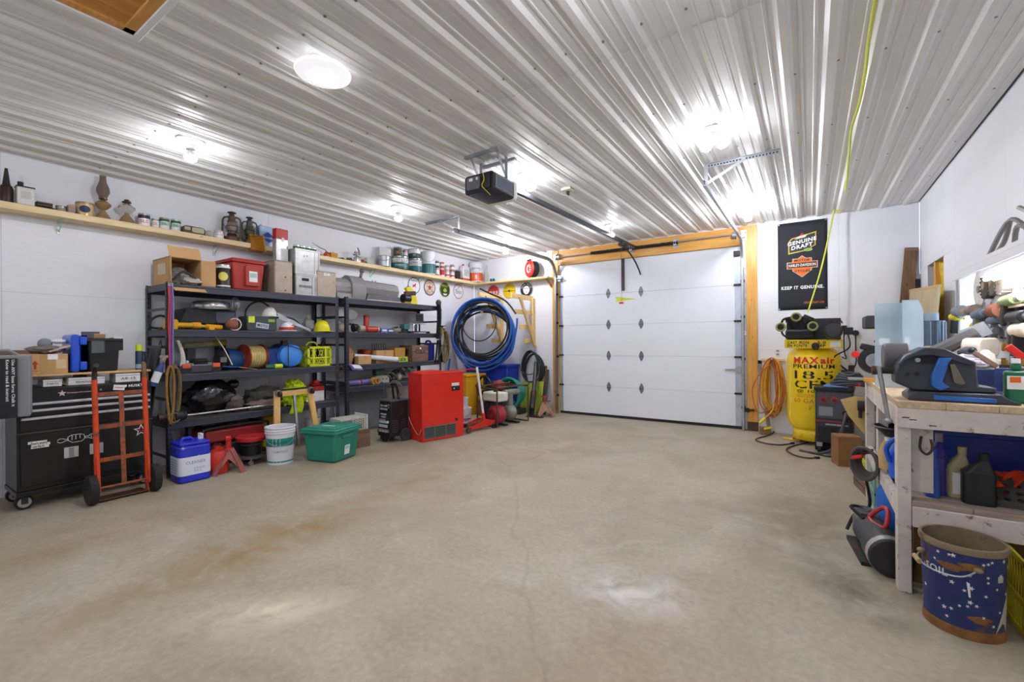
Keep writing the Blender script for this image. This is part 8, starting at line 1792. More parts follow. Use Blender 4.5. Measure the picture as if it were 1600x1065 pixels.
# bench vise
VB = mat('vise_dark','#474952',.42,.5,var=.2,rust=.06); VBL = mat('vise_blue','#336ab8',.4,.2,var=.15,rust=.08,rustcol='#3a3a40')
t = thing('bench_vise','large dark and blue bench vise bolted on the bench corner','vise',(.53,3.30,ZBT))
K = .00048; vx = lambda cx: .31+(cx-40)*K-.53; vz = lambda cy: (712-cy)*K
def vp(pts): return [(vx(a),vz(b)) for a,b in pts]
g = G(); g.prism(vp([(345,655),(400,605),(1100,605),(1160,655),(1255,690),(1240,712),(345,712)]),0,.22,'xz'); g.obj('swivel_base',VB,t,bev=.006)
g = G(); g.prism(vp([(560,640),(1060,650),(1060,700),(560,690)]),-.008,.0,'xz'); g.obj('base_band',VBL,t,bev=.003)
g = G(); g.prism(vp([(400,600),(240,520),(235,400),(265,290),(345,200),(500,130),(660,135),(790,200),(920,270),(940,525),(1080,540),(1080,600)]),.03,.19,'xz'); g.obj('body',VB,t,bev=.008)
g = G(); g.prism(vp([(255,300),(330,195),(500,102),(660,112),(790,190),(922,270),(860,300),(700,235),(560,190),(430,200),(330,250),(290,310)]),.01,.21,'xz'); g.obj('jaw_arch',VB,t,bev=.006)
g = G(); g.prism(vp([(610,215),(725,215),(690,270),(640,490),(700,545),(620,590),(545,540),(545,420)]),.0,.05,'xz'); g.obj('blue_gusset',VBL,t,bev=.006); g = G(); g.prism(vp([(700,290),(740,282),(832,500),(800,520),(735,500)]),.01,.03,'xz'); g.obj('brass_rib',mat('worn_rib','#7d7468',.4,.6),t,bev=.003)
g = G(); g.cyl((vx(170),.25,vz(230)),(vx(420),.25,vz(230)),.085,n=20); g.obj('rear_dome',GDK,t,bev=.01)
g = G(); g.cyl((vx(60),.11,vz(385)),(vx(240),.11,vz(385)),.020,n=14); g.cyl((vx(35),.11,vz(385)),(vx(110),.11,vz(385)),.026,n=14); g.obj('screw',IRON,t); g = G(); g.cyl((vx(95),.085,vz(330)),(vx(185),.085,vz(985)),.012,n=10); g.ball((vx(186),.085,vz(990)),.018); g.obj('handle_bar',STEEL,t); g = G(); g.cyl((vx(430),.02,vz(245)),(vx(430),.0,vz(245)),.012); g.obj('jaw_screw',STEEL,t)
g = G(); g.prism(vp([(425,215),(560,195),(640,200),(640,270),(560,285),(430,280)]),.024,.03,'xz'); g.obj('throat',INK,t)
for cx in (345,435):
    g = G(); g.cyl((vx(cx),.02,vz(410)),(vx(cx),.03,vz(410)),.010); g.obj('bolt',IRON,t)
# clear plastic sheets
SHT = mat('pale_blue_acrylic','#c6dae6',.3,var=.1,scale=3,trans=.45,alpha=.85,ior=1.1)
for lab,u0,u1,vt,y,cut in (('pale blue acrylic sheet standing on the bench behind the vise',1367,1436,473,4.12,0),('clipped-corner acrylic sheet standing in front of the other sheet',1410,1443,468,4.06,1)):
    x0,x1 = BX(u0,y),BX(u1,y); h = BZ((u0+u1)/2,vt,y)-ZBT; t = thing('acrylic_sheet',lab,'sheet',((x0+x1)/2,y,ZBT)); w = x1-x0
    P_ = [(-w/2,0),(w/2,0),(w/2,h*(.88 if cut else 1)),(w*(.28 if cut else .5),h),(-w/2,h)]; g = G(); g.prism(P_,0,.008,'xz'); g.obj('sheet',SHT,t,smooth=0); g = G(); g.box(-w*.4,-w*.15,-.001,0,h*.5,h*.58); g.obj('masking_label',mat('pale_masking','#cfdde6',.6),t)
# circular saw
pc = AT(1366,563,y=4.72); t = thing('circular_saw','black circular saw with silver blade cover on the far bench end','saw',(pc.x,4.72,ZBT),.0); zc = pc.z-ZBT; R_ = .105
zc = max(zc,R_+.0); g = G(); g.lathe([(.001,-.0),(R_,0),(R_*1.05,.03),(R_,.07),(.001,.07)],(0,0,zc),28,(0,1,0)); g.obj('blade_guard',BLACK,t); g = G(); g.cyl((0,-.008,zc),(0,0,zc),R_*.55,n=24); g.obj('blade_cover',mat('brushed_aluminium','#b7b8ba'),t); g = G(); g.cyl((-R_*1.15,.0,zc+.05),(-R_*1.15,.05,zc+.05),.028,n=14); g.obj('red_knob',REDP,t,bev=.006)
g = G(); g.bar((-.09,.02,zc+.12),(.14,.0,zc+.06),.03,.05); g.obj('handle',BLACK,t,bev=.012); g = G(); g.box(-.17,.16,-.03,.14,.0,.012); g.obj('shoe',STEEL,t); g = G(); g.cyl((.0,.07,zc),(.0,.2,zc),.05,n=18); g.obj('motor',GREY,t)
# drill press beyond the bench
t = thing('drill_press','grey drill press with ribbed motor standing beyond the bench end','drill press',(.68,5.40,0)); q = lambda u,v: AT(u,v,y=5.4)-t.location; hz = q(1350,497).z
g = G(); g.box(-.16,.16,-.18,.26,0,.05); g.obj('base',IRON,t,bev=.008); g = G(); g.cyl((0,.1,.05),(0,.1,hz-.12),.045,n=18); g.obj('column',STEEL,t); g = G(); g.box(q(1350,500).x,.14,-.12,.2,hz-.10,hz+.02); g.obj('belt_cover',DKGREY,t,bev=.015); g = G(); g.box(-.12,.06,-.16,.14,hz-.34,hz-.10); g.obj('head',mat('press_green_grey','#454843',.5),t,bev=.02); g = G(); g.cyl((-.03,-.08,hz-.5),(-.03,-.08,hz-.34),.03); g.obj('chuck',STEEL,t); g = G(); g.cyl((-.12,-.2,1.0),(.12,.12,1.0),.01); g.box(-.15,.12,-.2,.08,.98,1.0); g.obj('table',IRON,t)
mx = q(1455,520); g = G(); g.cyl((mx.x-.02,.02,hz-.26),(mx.x-.02,.02,hz-.04),.115,n=20); g.obj('motor',mat('motor_blue_grey','#5f7186',.4,.4),t)
g = G()
for k in range(16): a = 2*PI*k/16; g.cb((mx.x-.02+.118*math.cos(a),.02+.118*math.sin(a),hz-.15),(.012,.006,.2),(0,0,a))
tag(g.obj('cooling_fin',mat('fin_pale','#9fb0c2',.4,.4),t),None,kind='stuff'); g = G(); g.cyl((mx.x-.02,.02,hz-.34),(mx.x-.02,.02,hz-.27),.12,n=20); g.obj('motor_base',WHITE,t); g = G(); g.cyl((mx.x-.02,.02,hz-.04),(mx.x-.02,.02,hz+.03),.075,n=18); g.obj('motor_cap',mat('pale_blue_cap','#a3b5c9',.4),t); g = G(); g.bar((0.05,.05,hz-.2),(mx.x-.1,.04,hz-.2),.06,.06); g.obj('motor_mount',IRON,t)
for a in (0,2.1,4.2):
    g = G(); p = V((-.13,-.05,hz-.22)); e = p+V((-.02,.12*math.cos(a),.12*math.sin(a))); g.cyl(p,e,.008); g.ball(e,.02); g.obj('feed_handle',BLACK,t)
# planks and panel leaning at the corner
t = thing('leaning_plank','dark brown plank leaning in the corner behind the drill press','plank',(.88,7.50,0)); e = AT(1424,387,y=7.76)-t.location; g = G(); g.bar((0,0,.01),e,.13,.04,(0,1,0)); g.obj('plank',wood('dark_plank','#5b4028','#7b5a3b','z'),t,bev=.003); g = G(); g.bar(e*.985,e,.132,.042,(0,1,0)); g.obj('end_grain',WOODD,t)
t = thing('level_bar','grey aluminium level leaning in the corner beside the brown plank','level',(1.10,7.45,0)); e = AT(1434,428,y=7.74)-t.location; g = G(); g.bar((0,0,.01),e,.09,.03,(0,1,0)); g.obj('beam',GREY,t,bev=.003); g = G(); g.bar(e*.9,e*.97,.05,.034,(0,1,0)); g.obj('vial_window',INK,t)
t = thing('plywood_offcut','tan plywood offcut leaning on the window wall below the wall cut-out','panel',(1.02,6.35,0),0); Q = [AT(u,v,x=1.10)-t.location for u,v in ((1424,452),(1471,444),(1466,560),(1444,560))]; g = G(); Q[2].z = Q[3].z = .0; Q[2].x = Q[3].x = -.06; g.add([p for p in Q]+[p-V((.02,0,0)) for p in Q],[(0,1,2,3),(7,6,5,4),(0,4,5,1),(1,5,6,2),(2,6,7,3),(3,7,4,0)]); g.obj('sheet',mat('tan_ply','#b3a381',.8,var=.12,scale=3),t,smooth=0); g = G(); g.bar(Q[0]-V((.022,0,.02)),Q[1]-V((.022,0,.02)),.006,.02); g.obj('edge_band',CARD,t)
# overhead shelf with a tube light, over the bench
t = thing('overhead_shelf','grey-white overhead shelf fixed on the window wall above the bench','shelf',(XR,3.95,1.87)); g = G(); g.box(-.31,-.0,-1.4,.68,0,.03); g.obj('board',WALL,t,bev=.003); g = G(); g.box(-.31,-.295,-1.4,.68,-.045,0); g.obj('front_lip',WALL,t)
for y in (-1.2,-.5):
    g = G(); g.prism([(-.28,0),(-.001,0),(-.001,-.20)],y,y+.02,'xz'); g.obj('bracket',WHITE,t)
o = thing('tube_light','lit fluorescent tube fixture under the overhead shelf','light',(1.05,3.85,1.869)); g = G(); g.box(-.05,.05,-.75,.62,-.045,0); g.obj('housing',WHITE,o,bev=.004)
for x in (-.022,.022): g = G(); g.cyl((x,-.72,-.062),(x,.6,-.062),.013,n=10); g.obj('tube',mat('lit_tube','#ffffff',.3,var=0,emit=TUBE,emitcol='#fbf9ff'),o)
o = thing('wire_bracket','bundle of bent grey steel hooks lying on the overhead shelf','hooks',(1.0,3.75,1.9005))
for k,(a,b,c) in enumerate((((0,-.3,.02),(0,0,.14),(.05,.25,.02)),((-.05,.3,.012),(0,.1,.20),(.05,-.1,.02)),((.05,-.35,.012),(0,-.2,.16),(0,-.02,.24)),((0,.45,.02),(.02,.3,.1),(0,.12,.2)))): g = G(); g.tube(sm([a,b,c],6),.013,6); g.obj('hook',mat('hook_grey','#8b8782',.5,.5),o)
# ---- wall board and the tools over the bench
t = thing('tool_board','white tool board on the window wall crowded with hung tools','board',(XR,4.30,1.10)); g = G(); g.box(-.022,0,-1.2,.95,.12,.76); g.obj('board',WALL,t,bev=.002); g = G(); g.box(-.075,-.022,-1.0,.95,.50,.515); g.obj('ledge',mat('pinkish_ply','#cdb39a',.7),t); g = G(); g.box(-.13,-.0,-1.1,.9,.10,.12); g.obj('low_ledge',mat('olive_ply','#8f8262',.7,rust=.2),t); g = G(); g.box(-.03,.0,.94,1.95,.50,.525); g.obj('tool_rail',STEEL,t)
XW = XR-.022
def wt(name,lab,cat,u,v,off=.0,ref=None): p = AT(u,v,x=ref or XW-off); return thing(name,lab,cat,(XW,p.y,p.z),-PI/2)
def wheel(u,v,r,m,lab):
    t = wt('grinding_disc',lab,'wheel',u,v,.02); g = G(); g.lathe([(.3*r,-.0),(r,0),(r*1.02,.02),(r,.045),(.5*r,.05),(.3*r,.05)],(0,0,0),26,(0,-1,0)); g.obj('disc',m,t); g = G(); g.lathe([(.001,0),(.32*r,0),(.32*r,.056),(.001,.056)],(0,0,0),16,(0,-1,0)); g.obj('hub',mat('hub_tan','#b9997a',.5),t)
    g = G()
    for k in range(18): a = 2*PI*k/18; g.cb((r*1.02*math.cos(a),-.025,r*1.02*math.sin(a)),(.012,.05,.012),(0,-a,0))
    tag(g.obj('tread_block',m,t),None,kind='stuff')
wheel(1545,446,.095,mat('dark_disc','#4b443f',.6),'dark grooved wheel, first of three hung over the bench ledge'); wheel(1557,440,.095,mat('mid_disc','#6f6860',.6),'grey toothed wheel, middle of three over the bench ledge'); wheel(1570,437,.10,mat('pale_disc','#b5b0a6',.6),'pale toothed wheel, last of three over the bench ledge')
t = wt('clear_disc','big pale round saw blade guard hung next to the three wheels','disc',1527,452,.02); g = G(); g.cyl((0,-.012,0),(0,0,0),.15,n=28); g.obj('disc',mat('cream_disc','#ddd8cc',.5),t); g = G(); g.cyl((0,-.02,0),(0,-.012,0),.03); g.obj('hub',GREY,t)
t = wt('wall_clock','faint white round dial at the top of the tool board','dial',1598,424,.01); g = G(); g.cyl((0,-.02,0),(0,0,0),.11,n=28); g.obj('dial',WHITE,t); g = G(); g.tube(ring((0,-.02,0),.105,26,'xz'),.008,6,closed=True); g.obj('rim',mat('rim_pale','#c9c9c9',.4),t)
random.seed(9)
PAL = {'y': PYEL,'g': GREY,'k': BLACK,'s': STEEL,'b': mat('tool_blue_grey','#6c7c8c',.4),'r': mat('sanding_rust','#8f5a48',.7),'c': mat('cream_cover','#d9cdb4'),'o': mat('gold_brush','#c08a3a',.6),'d': DKGREY}
def roll(u,v,r,L,m,lab,nm='sanding_roll',cat='roll'):
    t = wt(nm,lab,cat,u,v,.05); g = G(); g.cyl((-L/2,-.001-r,0),(L/2,-.001-r,0),r,n=18); g.obj('roll',m,t); g = G(); g.cyl((-L/2-.004,-.001-r,0),(L/2+.004,-.001-r,0),r*.35,n=12); g.obj('core',CARD,t)
roll(1562,484,.055,.16,PAL['r'],'rust brown sanding belt roll under the bench ledge'); roll(1500,486,.05,.14,PAL['g'],'grey abrasive roll hung near the window'); roll(1520,484,.045,.14,mat('rosy_roll','#9a8780',.6),'rosy grey roll hung beside the grey abrasive roll')
def dril(u,v,m,m2,s,lab,ang=0):
    t = wt('power_tool',lab,'power tool',u,v,.06); c = math.cos(ang); g = G(); g.cyl((-.10*s,-.05,.02),(.08*s,-.05,.02+.04*ang),.033*s,n=16); g.obj('motor_body',m,t,bev=.006); g = G(); g.bar((-.06*s,-.05,.0),(-.08*s,-.05,-.12*s),.04*s,.05*s,(0,1,0)); g.obj('grip',m2,t,bev=.008); g = G(); g.cyl((.08*s,-.05,.02+.04*ang),(.14*s,-.05,.02+.06*ang),.018*s); g.obj('chuck',STEEL,t); g = G(); g.box(-.04*s,.02*s,-.05,.0,-.005,.03); g.obj('wall_hook',IRON,t)
dril(1492,498,PAL['y'],BLACK,1.1,'yellow power tool hung nearest the window'); dril(1530,496,PAL['b'],GREY,1.2,'blue grey drill hung below the bench ledge',.5); dril(1541,515,PAL['s'],BLACK,1.2,'silver die grinder hung in the middle of the tool board',-.5); dril(1590,500,BLACK,PAL['d'],1.3,'black drill hung under the red brown sanding roll'); dril(1524,512,PAL['y'],BLACK,.9,'small yellow and black tool hung beside the silver grinder',-.3); dril(1577,474,mat('olive_tool','#8a9a6a',.5),IRON,1.2,'olive handled tool lying along the bench ledge',.2); dril(1598,520,PAL['c'],BLACK,1.4,'cream and black tool hung at the frame edge'); dril(1553,505,PAL['b'],PAL['s'],1.0,'slate blue air tool hung above the small clear box',.4)
for k,(u,v,L,m) in enumerate(((1536,492,.20,'s'),(1546,496,.24,'k'),(1549,520,.2,'d'),(1572,498,.18,'c'),(1580,490,.16,'o'),(1583,512,.2,'k'),(1570,516,.14,'s'),(1566,535,.12,'o'),(1573,536,.12,'o'),(1591,478,.14,'d'))):
    t = wt('hand_tool',f'{("steel pliers", "black wrench", "grey screwdriver", "cream brush", "gold brush", "black snips", "steel rasp", "tan bristle brush", "second tan bristle brush", "dark chisel")[k]} hung on the tool board among the power tools','tool',u,v,.02); a = random.uniform(-.3,.3); g = G(); g.bar((0,-.012,0),(L*.5*math.sin(a),-.012,-L*.5),.022,.018,(0,1,0)); g.obj('handle',PAL[m],t,bev=.004); g = G(); g.bar((0,-.012,0),(-L*.5*math.sin(a),-.012,L*.5),.012,.010,(0,1,0)); g.obj('shank',STEEL,t); g = G(); g.cyl((0,-.03,L*.3),(0,0,L*.3),.005); g.obj('nail',IRON,t)
# bench clutter in front of the board
t = thing('belt_sander','cream and grey belt sander lying on the steel beam','sander',(.98,4.36,1.33),-2.2); g = G(); g.prism(rrect(-.13,.13,-.06,.07,.055),-.05,.05,'xz'); g.obj('belt_frame',mat('cream_tool','#d3c8bb',.45),t,bev=.01); g = G(); g.prism(rrect(-.07,.07,-.025,.035,.028),-.054,-.05,'xz'); g.obj('side_recess',mat('tan_recess','#b09a86',.6),t); g = G(); g.bar((.08,0,-.02),(.2,.0,-.05),.08,.08); g.obj('motor',DKGREY,t,bev=.02)
g = G(); g.bar((-.02,0,-.06),(-.02,.0,-.16),.05,.05); g.obj('stand',IRON,t)
t = thing('saw_arm','long dark grey curved saw arm resting on the drill press side of the bench','saw',(.82,4.60,1.075),0); g = G(); g.tube(sm([(-.14,.1,.17),(-.05,.06,.20),(.1,0,.30),(.2,-.02,.36)],5),[.05]*15+[.04],10); g.obj('arm',mat('arm_grey','#5c5b5c',.5),t); g = G(); g.bar((.12,0,.33),(.25,-.02,.40),.03,.1); g.obj('yoke',mat('silver_yoke','#a9adb3',.35,.6),t); g = G(); g.box(-.10,.12,-.02,.16,-.02,.12); g.obj('base',IRON,t)
t = thing('i_beam','dark blue steel beam lying across the bench behind the vise','beam',(.95,4.12,ZBT),math.radians(3)); g = G(); g.box(-.18,.21,-.05,.05,0,.012); g.box(-.18,.21,-.05,.05,.128,.14); g.box(-.18,.21,-.05,-.036,.012,.128); g.obj('beam',mat('beam_blue','#2b3a6b',.45,.3,var=.3,scale=4,rust=.25,rustcol='#4d453f',rscale=3),t); g = G(); g.box(-.18,.21,-.052,.05,.14,.146); g.obj('bright_edge',STEEL,t)
for lab,x,w,h,m in (('crumpled white and lilac rag on the steel beam',-.08,.13,.09,mat('lilac_rag','#c3c1cf',.9,var=.15,bump=.3)),('pile of cream shop rags behind the lilac rag',.0,.14,.14,mat('cream_rag','#cfcabb',.9,var=.12,bump=.3))):
    o = thing('shop_rag',lab,'rag',t.location+V((x,.02+(.12 if h > .1 else 0),.1465 if h < .1 else 0))); g = G(); h2 = h if h < .1 else .26; blob(g,(0,0,h2*.5),(w*.8,.08,h2*.5),int(h*100),.3); g.obj('rag',m,o); g = G(); blob(g,(w*.5,-.02,h2*.25),(w*.4,.05,h2*.25),50,.35); g.obj('fold',m,o)
o = thing('wooden_file','tan wooden tool handle leaning on the rags','handle',t.location+V((-.02,-.04,.147))); g = G(); g.bar((.06,0,.012),(-.05,.0,.11),.03,.03,(0,1,0)); g.obj('handle',mat('brown_handle','#7a6558',.6),o,bev=.006); g = G(); g.ball((-.055,0,.115),.02); g.obj('knob',BLACK,o)
o = thing('bit_rack','small rack of brass and steel bits on the steel beam','rack',t.location+V((.14,.0,.147))); g = G(); g.box(-.07,.07,-.04,.04,0,.025); g.obj('block',IRON,o)
for k in range(8): g = G(); x,y = -.055+.036*(k % 4),-.02+.04*(k//4); g.cyl((x,y,.025),(x,y,.055+.012*(k % 3)),.011,n=8); g.obj('bit',(BRASS,STEEL)[k % 2],o)
t = thing('blue_jointer','blue steel plate with half round guard lying at the back of the bench','machine part',(1.05,3.72,ZBT)); g = G(); g.box(-.11,.12,0,.2,0,.02); g.box(-.11,.12,.18,.2,0,.16); g.obj('plate',mat('beam_blue','#2b3a6b'),t,bev=.004); g = G(); g.prism([(.0,.02)]+[(.1*math.cos(a)+.02,.02+.1*math.sin(a)) for a in [PI*i/14 for i in range(15)]],.02,.05,'xz'); g.obj('half_guard',GREY,t)
px,py,r = RD(1583,1608,y=3.45); t = thing('cleaner_bottle','green cleaner bottle with white label and red trigger at the bench edge','bottle',(.90,3.42,ZBT)); g = G(); g.prism(rrect(-.045,.045,-.03,.03,.02),0,.17,'xy'); g.taper(-.02,.02,-.015,.015,.17,.21,1); g.obj('body',mat('bottle_green2','#1f6a4a',.3),t,bev=.01); g = G(); g.box(-.040,.040,-.0312,-.03,.075,.145); g.obj('label',PAPER,t); g = G(); g.box(-.03,.01,-.032,-.031,.11,.14); g.obj('orange_logo',PORANGE,t); g = G(); g.cyl((0,0,.21),(0,0,.235),.018); g.obj('cap',WHITE,t); g = G(); g.bar((-.03,-.0,.30),(.03,0,.235),.02,.035); g.obj('trigger',REDP,t,bev=.005)
# ---------------------------------------------------------------- below the bench
t = thing('storage_tub','dark blue plastic tub on the bench lower shelf','tub',(.87,3.85,ZBS)); g = G(); g.taper(-.28,.28,-.16,.35,0,.33,.92); g.obj('tub',mat('dark_blue_tub','#22399a',.4),t,bev=.02); g = G(); g.box(-.30,.30,-.18,.37,.30,.33); g.obj('rim',mat('dark_blue_tub','#22399a'),t,bev=.006)
def jug(name,lab,x,y,w,d,h,m,capm,z=ZBS,lab_=None):
    t = thing(name,lab,'jug',(x,y,z)); g = G(); g.prism(rrect(-w/2,w/2,-d/2,d/2,min(w,d)*.3),0,h*.62,'xy'); n = len(rrect(0,1,0,1,.2)); a = rrect(-w/2,w/2,-d/2,d/2,min(w,d)*.3); b = [(.18*w+p[0]*.26,p[1]*.45) for p in a]; k = len(a); g.add([(*p,h*.62) for p in a]+[(*p,h*.86) for p in b],[(i,(i+1) % k,k+(i+1) % k,k+i) for i in range(k)]+[tuple(range(k,2*k))]); g.obj('body',m,t,bev=.004); g = G(); g.cyl((.18*w,0,h*.85),(.18*w,0,h),.11*w+.008,n=14); g.obj('cap',capm,t)
    if lab_: g = G(); g.box(-w/2-.001,-w/2,-d*.3,d*.3,h*.08,h*.55); g.box(-w*.3,w*.3,-d/2-.0012,-d/2,h*.08,h*.5); g.obj('label',lab_,t)
    return t
jug('oil_jug','black motor oil jug at the front of the bench lower shelf',.745,3.37,.13,.09,.27,mat('black_jug','#1c1e1f',.4),BLACK); jug('oil_jug','beige bottle with white label just behind the black jug',.685,3.46,.10,.08,.28,mat('beige_jug','#b5a983',.45),mat('beige_jug','#b5a983'),lab_=PAPER)
jug('coolant_jug','violet washer fluid jug beside the inner bench post',.60,3.50,.09,.14,.34,mat('violet_jug','#4a3f9c',.3,trans=.2),mat('pale_violet_cap','#9c92a5',.4)); jug('coolant_jug','narrow blue jug hard behind the inner bench post',.565,3.40,.06,.09,.27,mat('blue_jug','#2b56b0',.35),BLUE)
t = thing('orange_straps','bright orange webbing straps heaped behind the rubber mat','straps',(.86,3.55,ZBS)); OR = mat('orange_webbing','#d9401c',.8,var=.15,bump=.3)
for k,(x,y,r) in enumerate(((-.05,-.04,.07),(.06,.02,.09),(.14,.0,.07),(-.16,.06,.06))): g = G(); blob(g,(x,y,r*.8),(r*1.2,.06,r*.8),60+k,.4); g.obj('strap_fold',OR,t)
g = G(); g.bar((-.02,-.08,.02),(.10,-.02,.16),.05,.01); g.obj('strap_tail',OR,t)
t = thing('rubber_mat','grey rubber drainage mat with round holes folded on the lower shelf','mat',(.93,3.38,ZBS),-.12); MT = mat('mat_grey','#4a4945',.8); n,hw = 5,.024
g = G()
for i in range(6):
    for j in range(4):
        x,y = -.12+i*.048,j*.046; z = .035+y*.55; k = 8
        o_ = [(x+sx,y+sy,z+sy*.55) for sx,sy in ((hw,0),(hw,hw),(0,hw),(-hw,hw),(-hw,0),(-hw,-hw),(0,-hw),(hw,-hw))]; i_ = [(x+.015*math.cos(q*PI/4),y+.015*math.sin(q*PI/4),z+.015*math.sin(q*PI/4)*.55) for q in range(8)]
        g.add(o_+i_,[(q,(q+1) % 8,8+(q+1) % 8,8+q) for q in range(8)])
g.obj('mat_web',MT,t,smooth=0,solid=.014); g = G(); g.box(-.15,.15,-.028,-.02,0,.035); g.obj('front_edge',MT,t,bev=.003); g = G(); g.bar((.11,-.03,.06),(.18,.0,.16),.05,.05); g.obj('orange_tag',mat('orange_tag','#f0601c',.5),t)
# aisle side, under the bench
t = thing('milk_crate','lime milk crate on brown box under the far bench end','crate',(.375,5.23,.115),-1.41); milk_crate(t,.42,.30,.20,LIMEC); o = thing('wooden_box','low brown box under the lime crate at the far bench end','box',(.375,5.23,.0005),-1.41); g = G(); g.box(-.2,.2,0,.3,0,.113); g.obj('body',WOODD,o,bev=.004); g = G(); g.box(-.202,.202,-.002,.302,.06,.065); g.obj('seam',INK,o)
o = thing('parts_heap','heap of grey machine parts filling the lime crate at the far bench end','parts',(.53,5.21,.127),-1.41)
for k in range(5): g = G(); g.cb((-.12+.06*k,.02*((k % 2)*2-1),.15+.02*(k % 3)),(.07,.12,.14),(.3*k,.2,.5*k)); g.obj('part',(GREY,IRON,mat('lilac_part','#9a8fb5',.5))[k % 3],o,bev=.006)
g = G(); g.box(-.15,.15,-.12,.12,0,.12); g.obj('filler',IRON,o)
t = thing('milk_crate','pale teal crate standing behind the middle bench leg','crate',(.425,4.79,.0005),-PI/2); milk_crate(t,.36,.30,.34,mat('teal_crate','#7fa89e',.5))
t = thing('wooden_box','grey box between the teal crate and the tall blue jug','box',(.46,4.46,.0005),-PI/2); g = G(); g.box(-.10,.10,0,.3,0,.36); g.obj('body',mat('grey_box','#6f6a60',.7),t,bev=.004); g = G(); g.box(-.102,.102,-.002,.302,.3,.306); g.obj('lid_edge',INK,t)
t = thing('jumper_cables','coil of grey jumper cables with red clamp hanging by the middle bench leg','cable',(.365,4.15,.50),-.65)
for k in range(5): g = G(); g.tube([(.065*math.cos(a)*(1+.1*k),-.012-.016*k,-.0+(.075+.010*k)*math.sin(a)) for a in [2*PI*i/24 for i in range(24)]],.012,6,closed=True); g.obj('cable_loop',mat('jumper_grey','#55504e',.6),t)
g = G(); g.bar((-.09,-.07,.02),(.0,-.09,.055),.026,.026); g.obj('red_clamp',REDP,t,bev=.006); g = G(); g.tube(sm([(.0,-.05,-.12),(.03,-.06,-.28),(-.02,-.06,-.38)],5),.010,6); g.cyl((-.02,-.06,-.36),(-.05,-.06,-.42),.02); g.obj('cable_end',BLACK,t); g = G(); g.cyl((0,-.1,.09),(0,.02,.09),.008); g.obj('hook',IRON,t)
t = thing('oil_funnel','wide black oil funnel under the bench above the blue jugs','funnel',(.50,4.0,.74)); g = G(); g.lathe([(.02,-.17),(.03,-.06),(.13,.05),(.135,.06),(.125,.05),(.022,-.06),(.012,-.17)],(0,0,0),24,close=False); g.obj('cone',BLACK,t); g = G(); g.lathe([(.13,.05),(.145,.056),(.13,.062)],n=24,close=False); g.obj('rim',DKGREY,t)
BJ = mat('jug_royal_blue','#1f5fd0',.35,var=.06)
t = thing('water_jug','upper bright blue jug with handle on the lower shelf side by the funnel','jug',(.485,3.74,ZBS),.2); g = G(); g.lathe([(.001,0),(.08,0),(.085,.03),(.085,.14),(.06,.20),(.035,.23),(.001,.23)],n=22,sx=.8); g.obj('body',BJ,t); g = G(); g.tube(sm([(-.02,-.03,.22),(-.05,-.04,.25),(-.09,-.03,.19),(-.07,-.02,.10)],5),.014,8); g.obj('handle',BJ,t)
t = thing('water_jug','tall blue jug on the floor behind the front bench leg','jug',(.50,4.08,.0005)); g = G(); g.lathe([(.001,0),(.11,0),(.115,.03),(.115,.32),(.09,.37),(.001,.39)],n=24); g.obj('body',mat('jug_mid_blue','#2a6ac0',.4),t); g = G(); g.cyl((0,0,.38),(0,0,.405),.04); g.obj('cap',BLACK,t)
t = thing('tan_jug','tan plastic funnel jug between the jumper cables and blue jug','jug',(.44,3.95,ZBS)); g = G(); g.lathe([(.001,0),(.05,0),(.055,.1),(.03,.18),(.001,.2)],n=16); g.obj('body',mat('tan_plastic','#c2a06a',.5),t); g = G(); g.cyl((0,0,.19),(0,0,.215),.02); g.obj('cap',WHITE,t)
t = thing('winch','grey electric winch with cable and red handle on the floor by the bench leg','winch',(.355,3.69,.0005),math.radians(97)); WG = mat('winch_grey','#6a6a6c',.45,.4)
g = G(); g.cyl((-.30,0,.115),(-.10,0,.115),.11,n=24); g.obj('motor',mat('winch_black','#2b2b2d',.4),t,bev=.01); g = G(); g.cyl((-.285,0,.115),(-.23,0,.115),.113,n=24); g.obj('motor_band',mat('band_silver','#a9a9a6',.35,.5),t); g = G(); g.cyl((-.10,0,.115),(.16,0,.115),.075,n=20); g.obj('drum',WG,t)
g = G()
for k in range(11): g.tube(ring((-.08+.022*k,0,.115),.088,20,'yz'),.011,6,closed=True)
tag(g.obj('cable_winding',mat('winch_rope','#57575a',.6),t),None,kind='stuff'); g = G(); g.box(.16,.30,-.08,.08,.03,.19); g.obj('gearbox',WG,t,bev=.03); g = G(); g.box(-.18,.24,-.12,.12,0,.025); g.obj('base_plate',IRON,t)
g = G(); g.tube(sm([(-.06,-.02,.21),(-.02,-.05,.30),(.06,-.04,.30),(.10,.02,.21)],5,True),.014,8,closed=True); g.obj('red_handle',mat('handle_red','#b5303c',.4),t); g = G(); g.tube(sm([(.1,.05,.2),(.2,.1,.24),(.3,.03,.21),(.36,.06,.12),(.34,.1,.03)],5),.011,7); g.obj('power_lead',RUBBER,t)
for dx in (.0,.05): g = G(); g.tube(ring((.18+dx,.03,.225),.05,18),.011,6,closed=True); g.obj('cable_loop',mat('winch_rope','#57575a'),t)
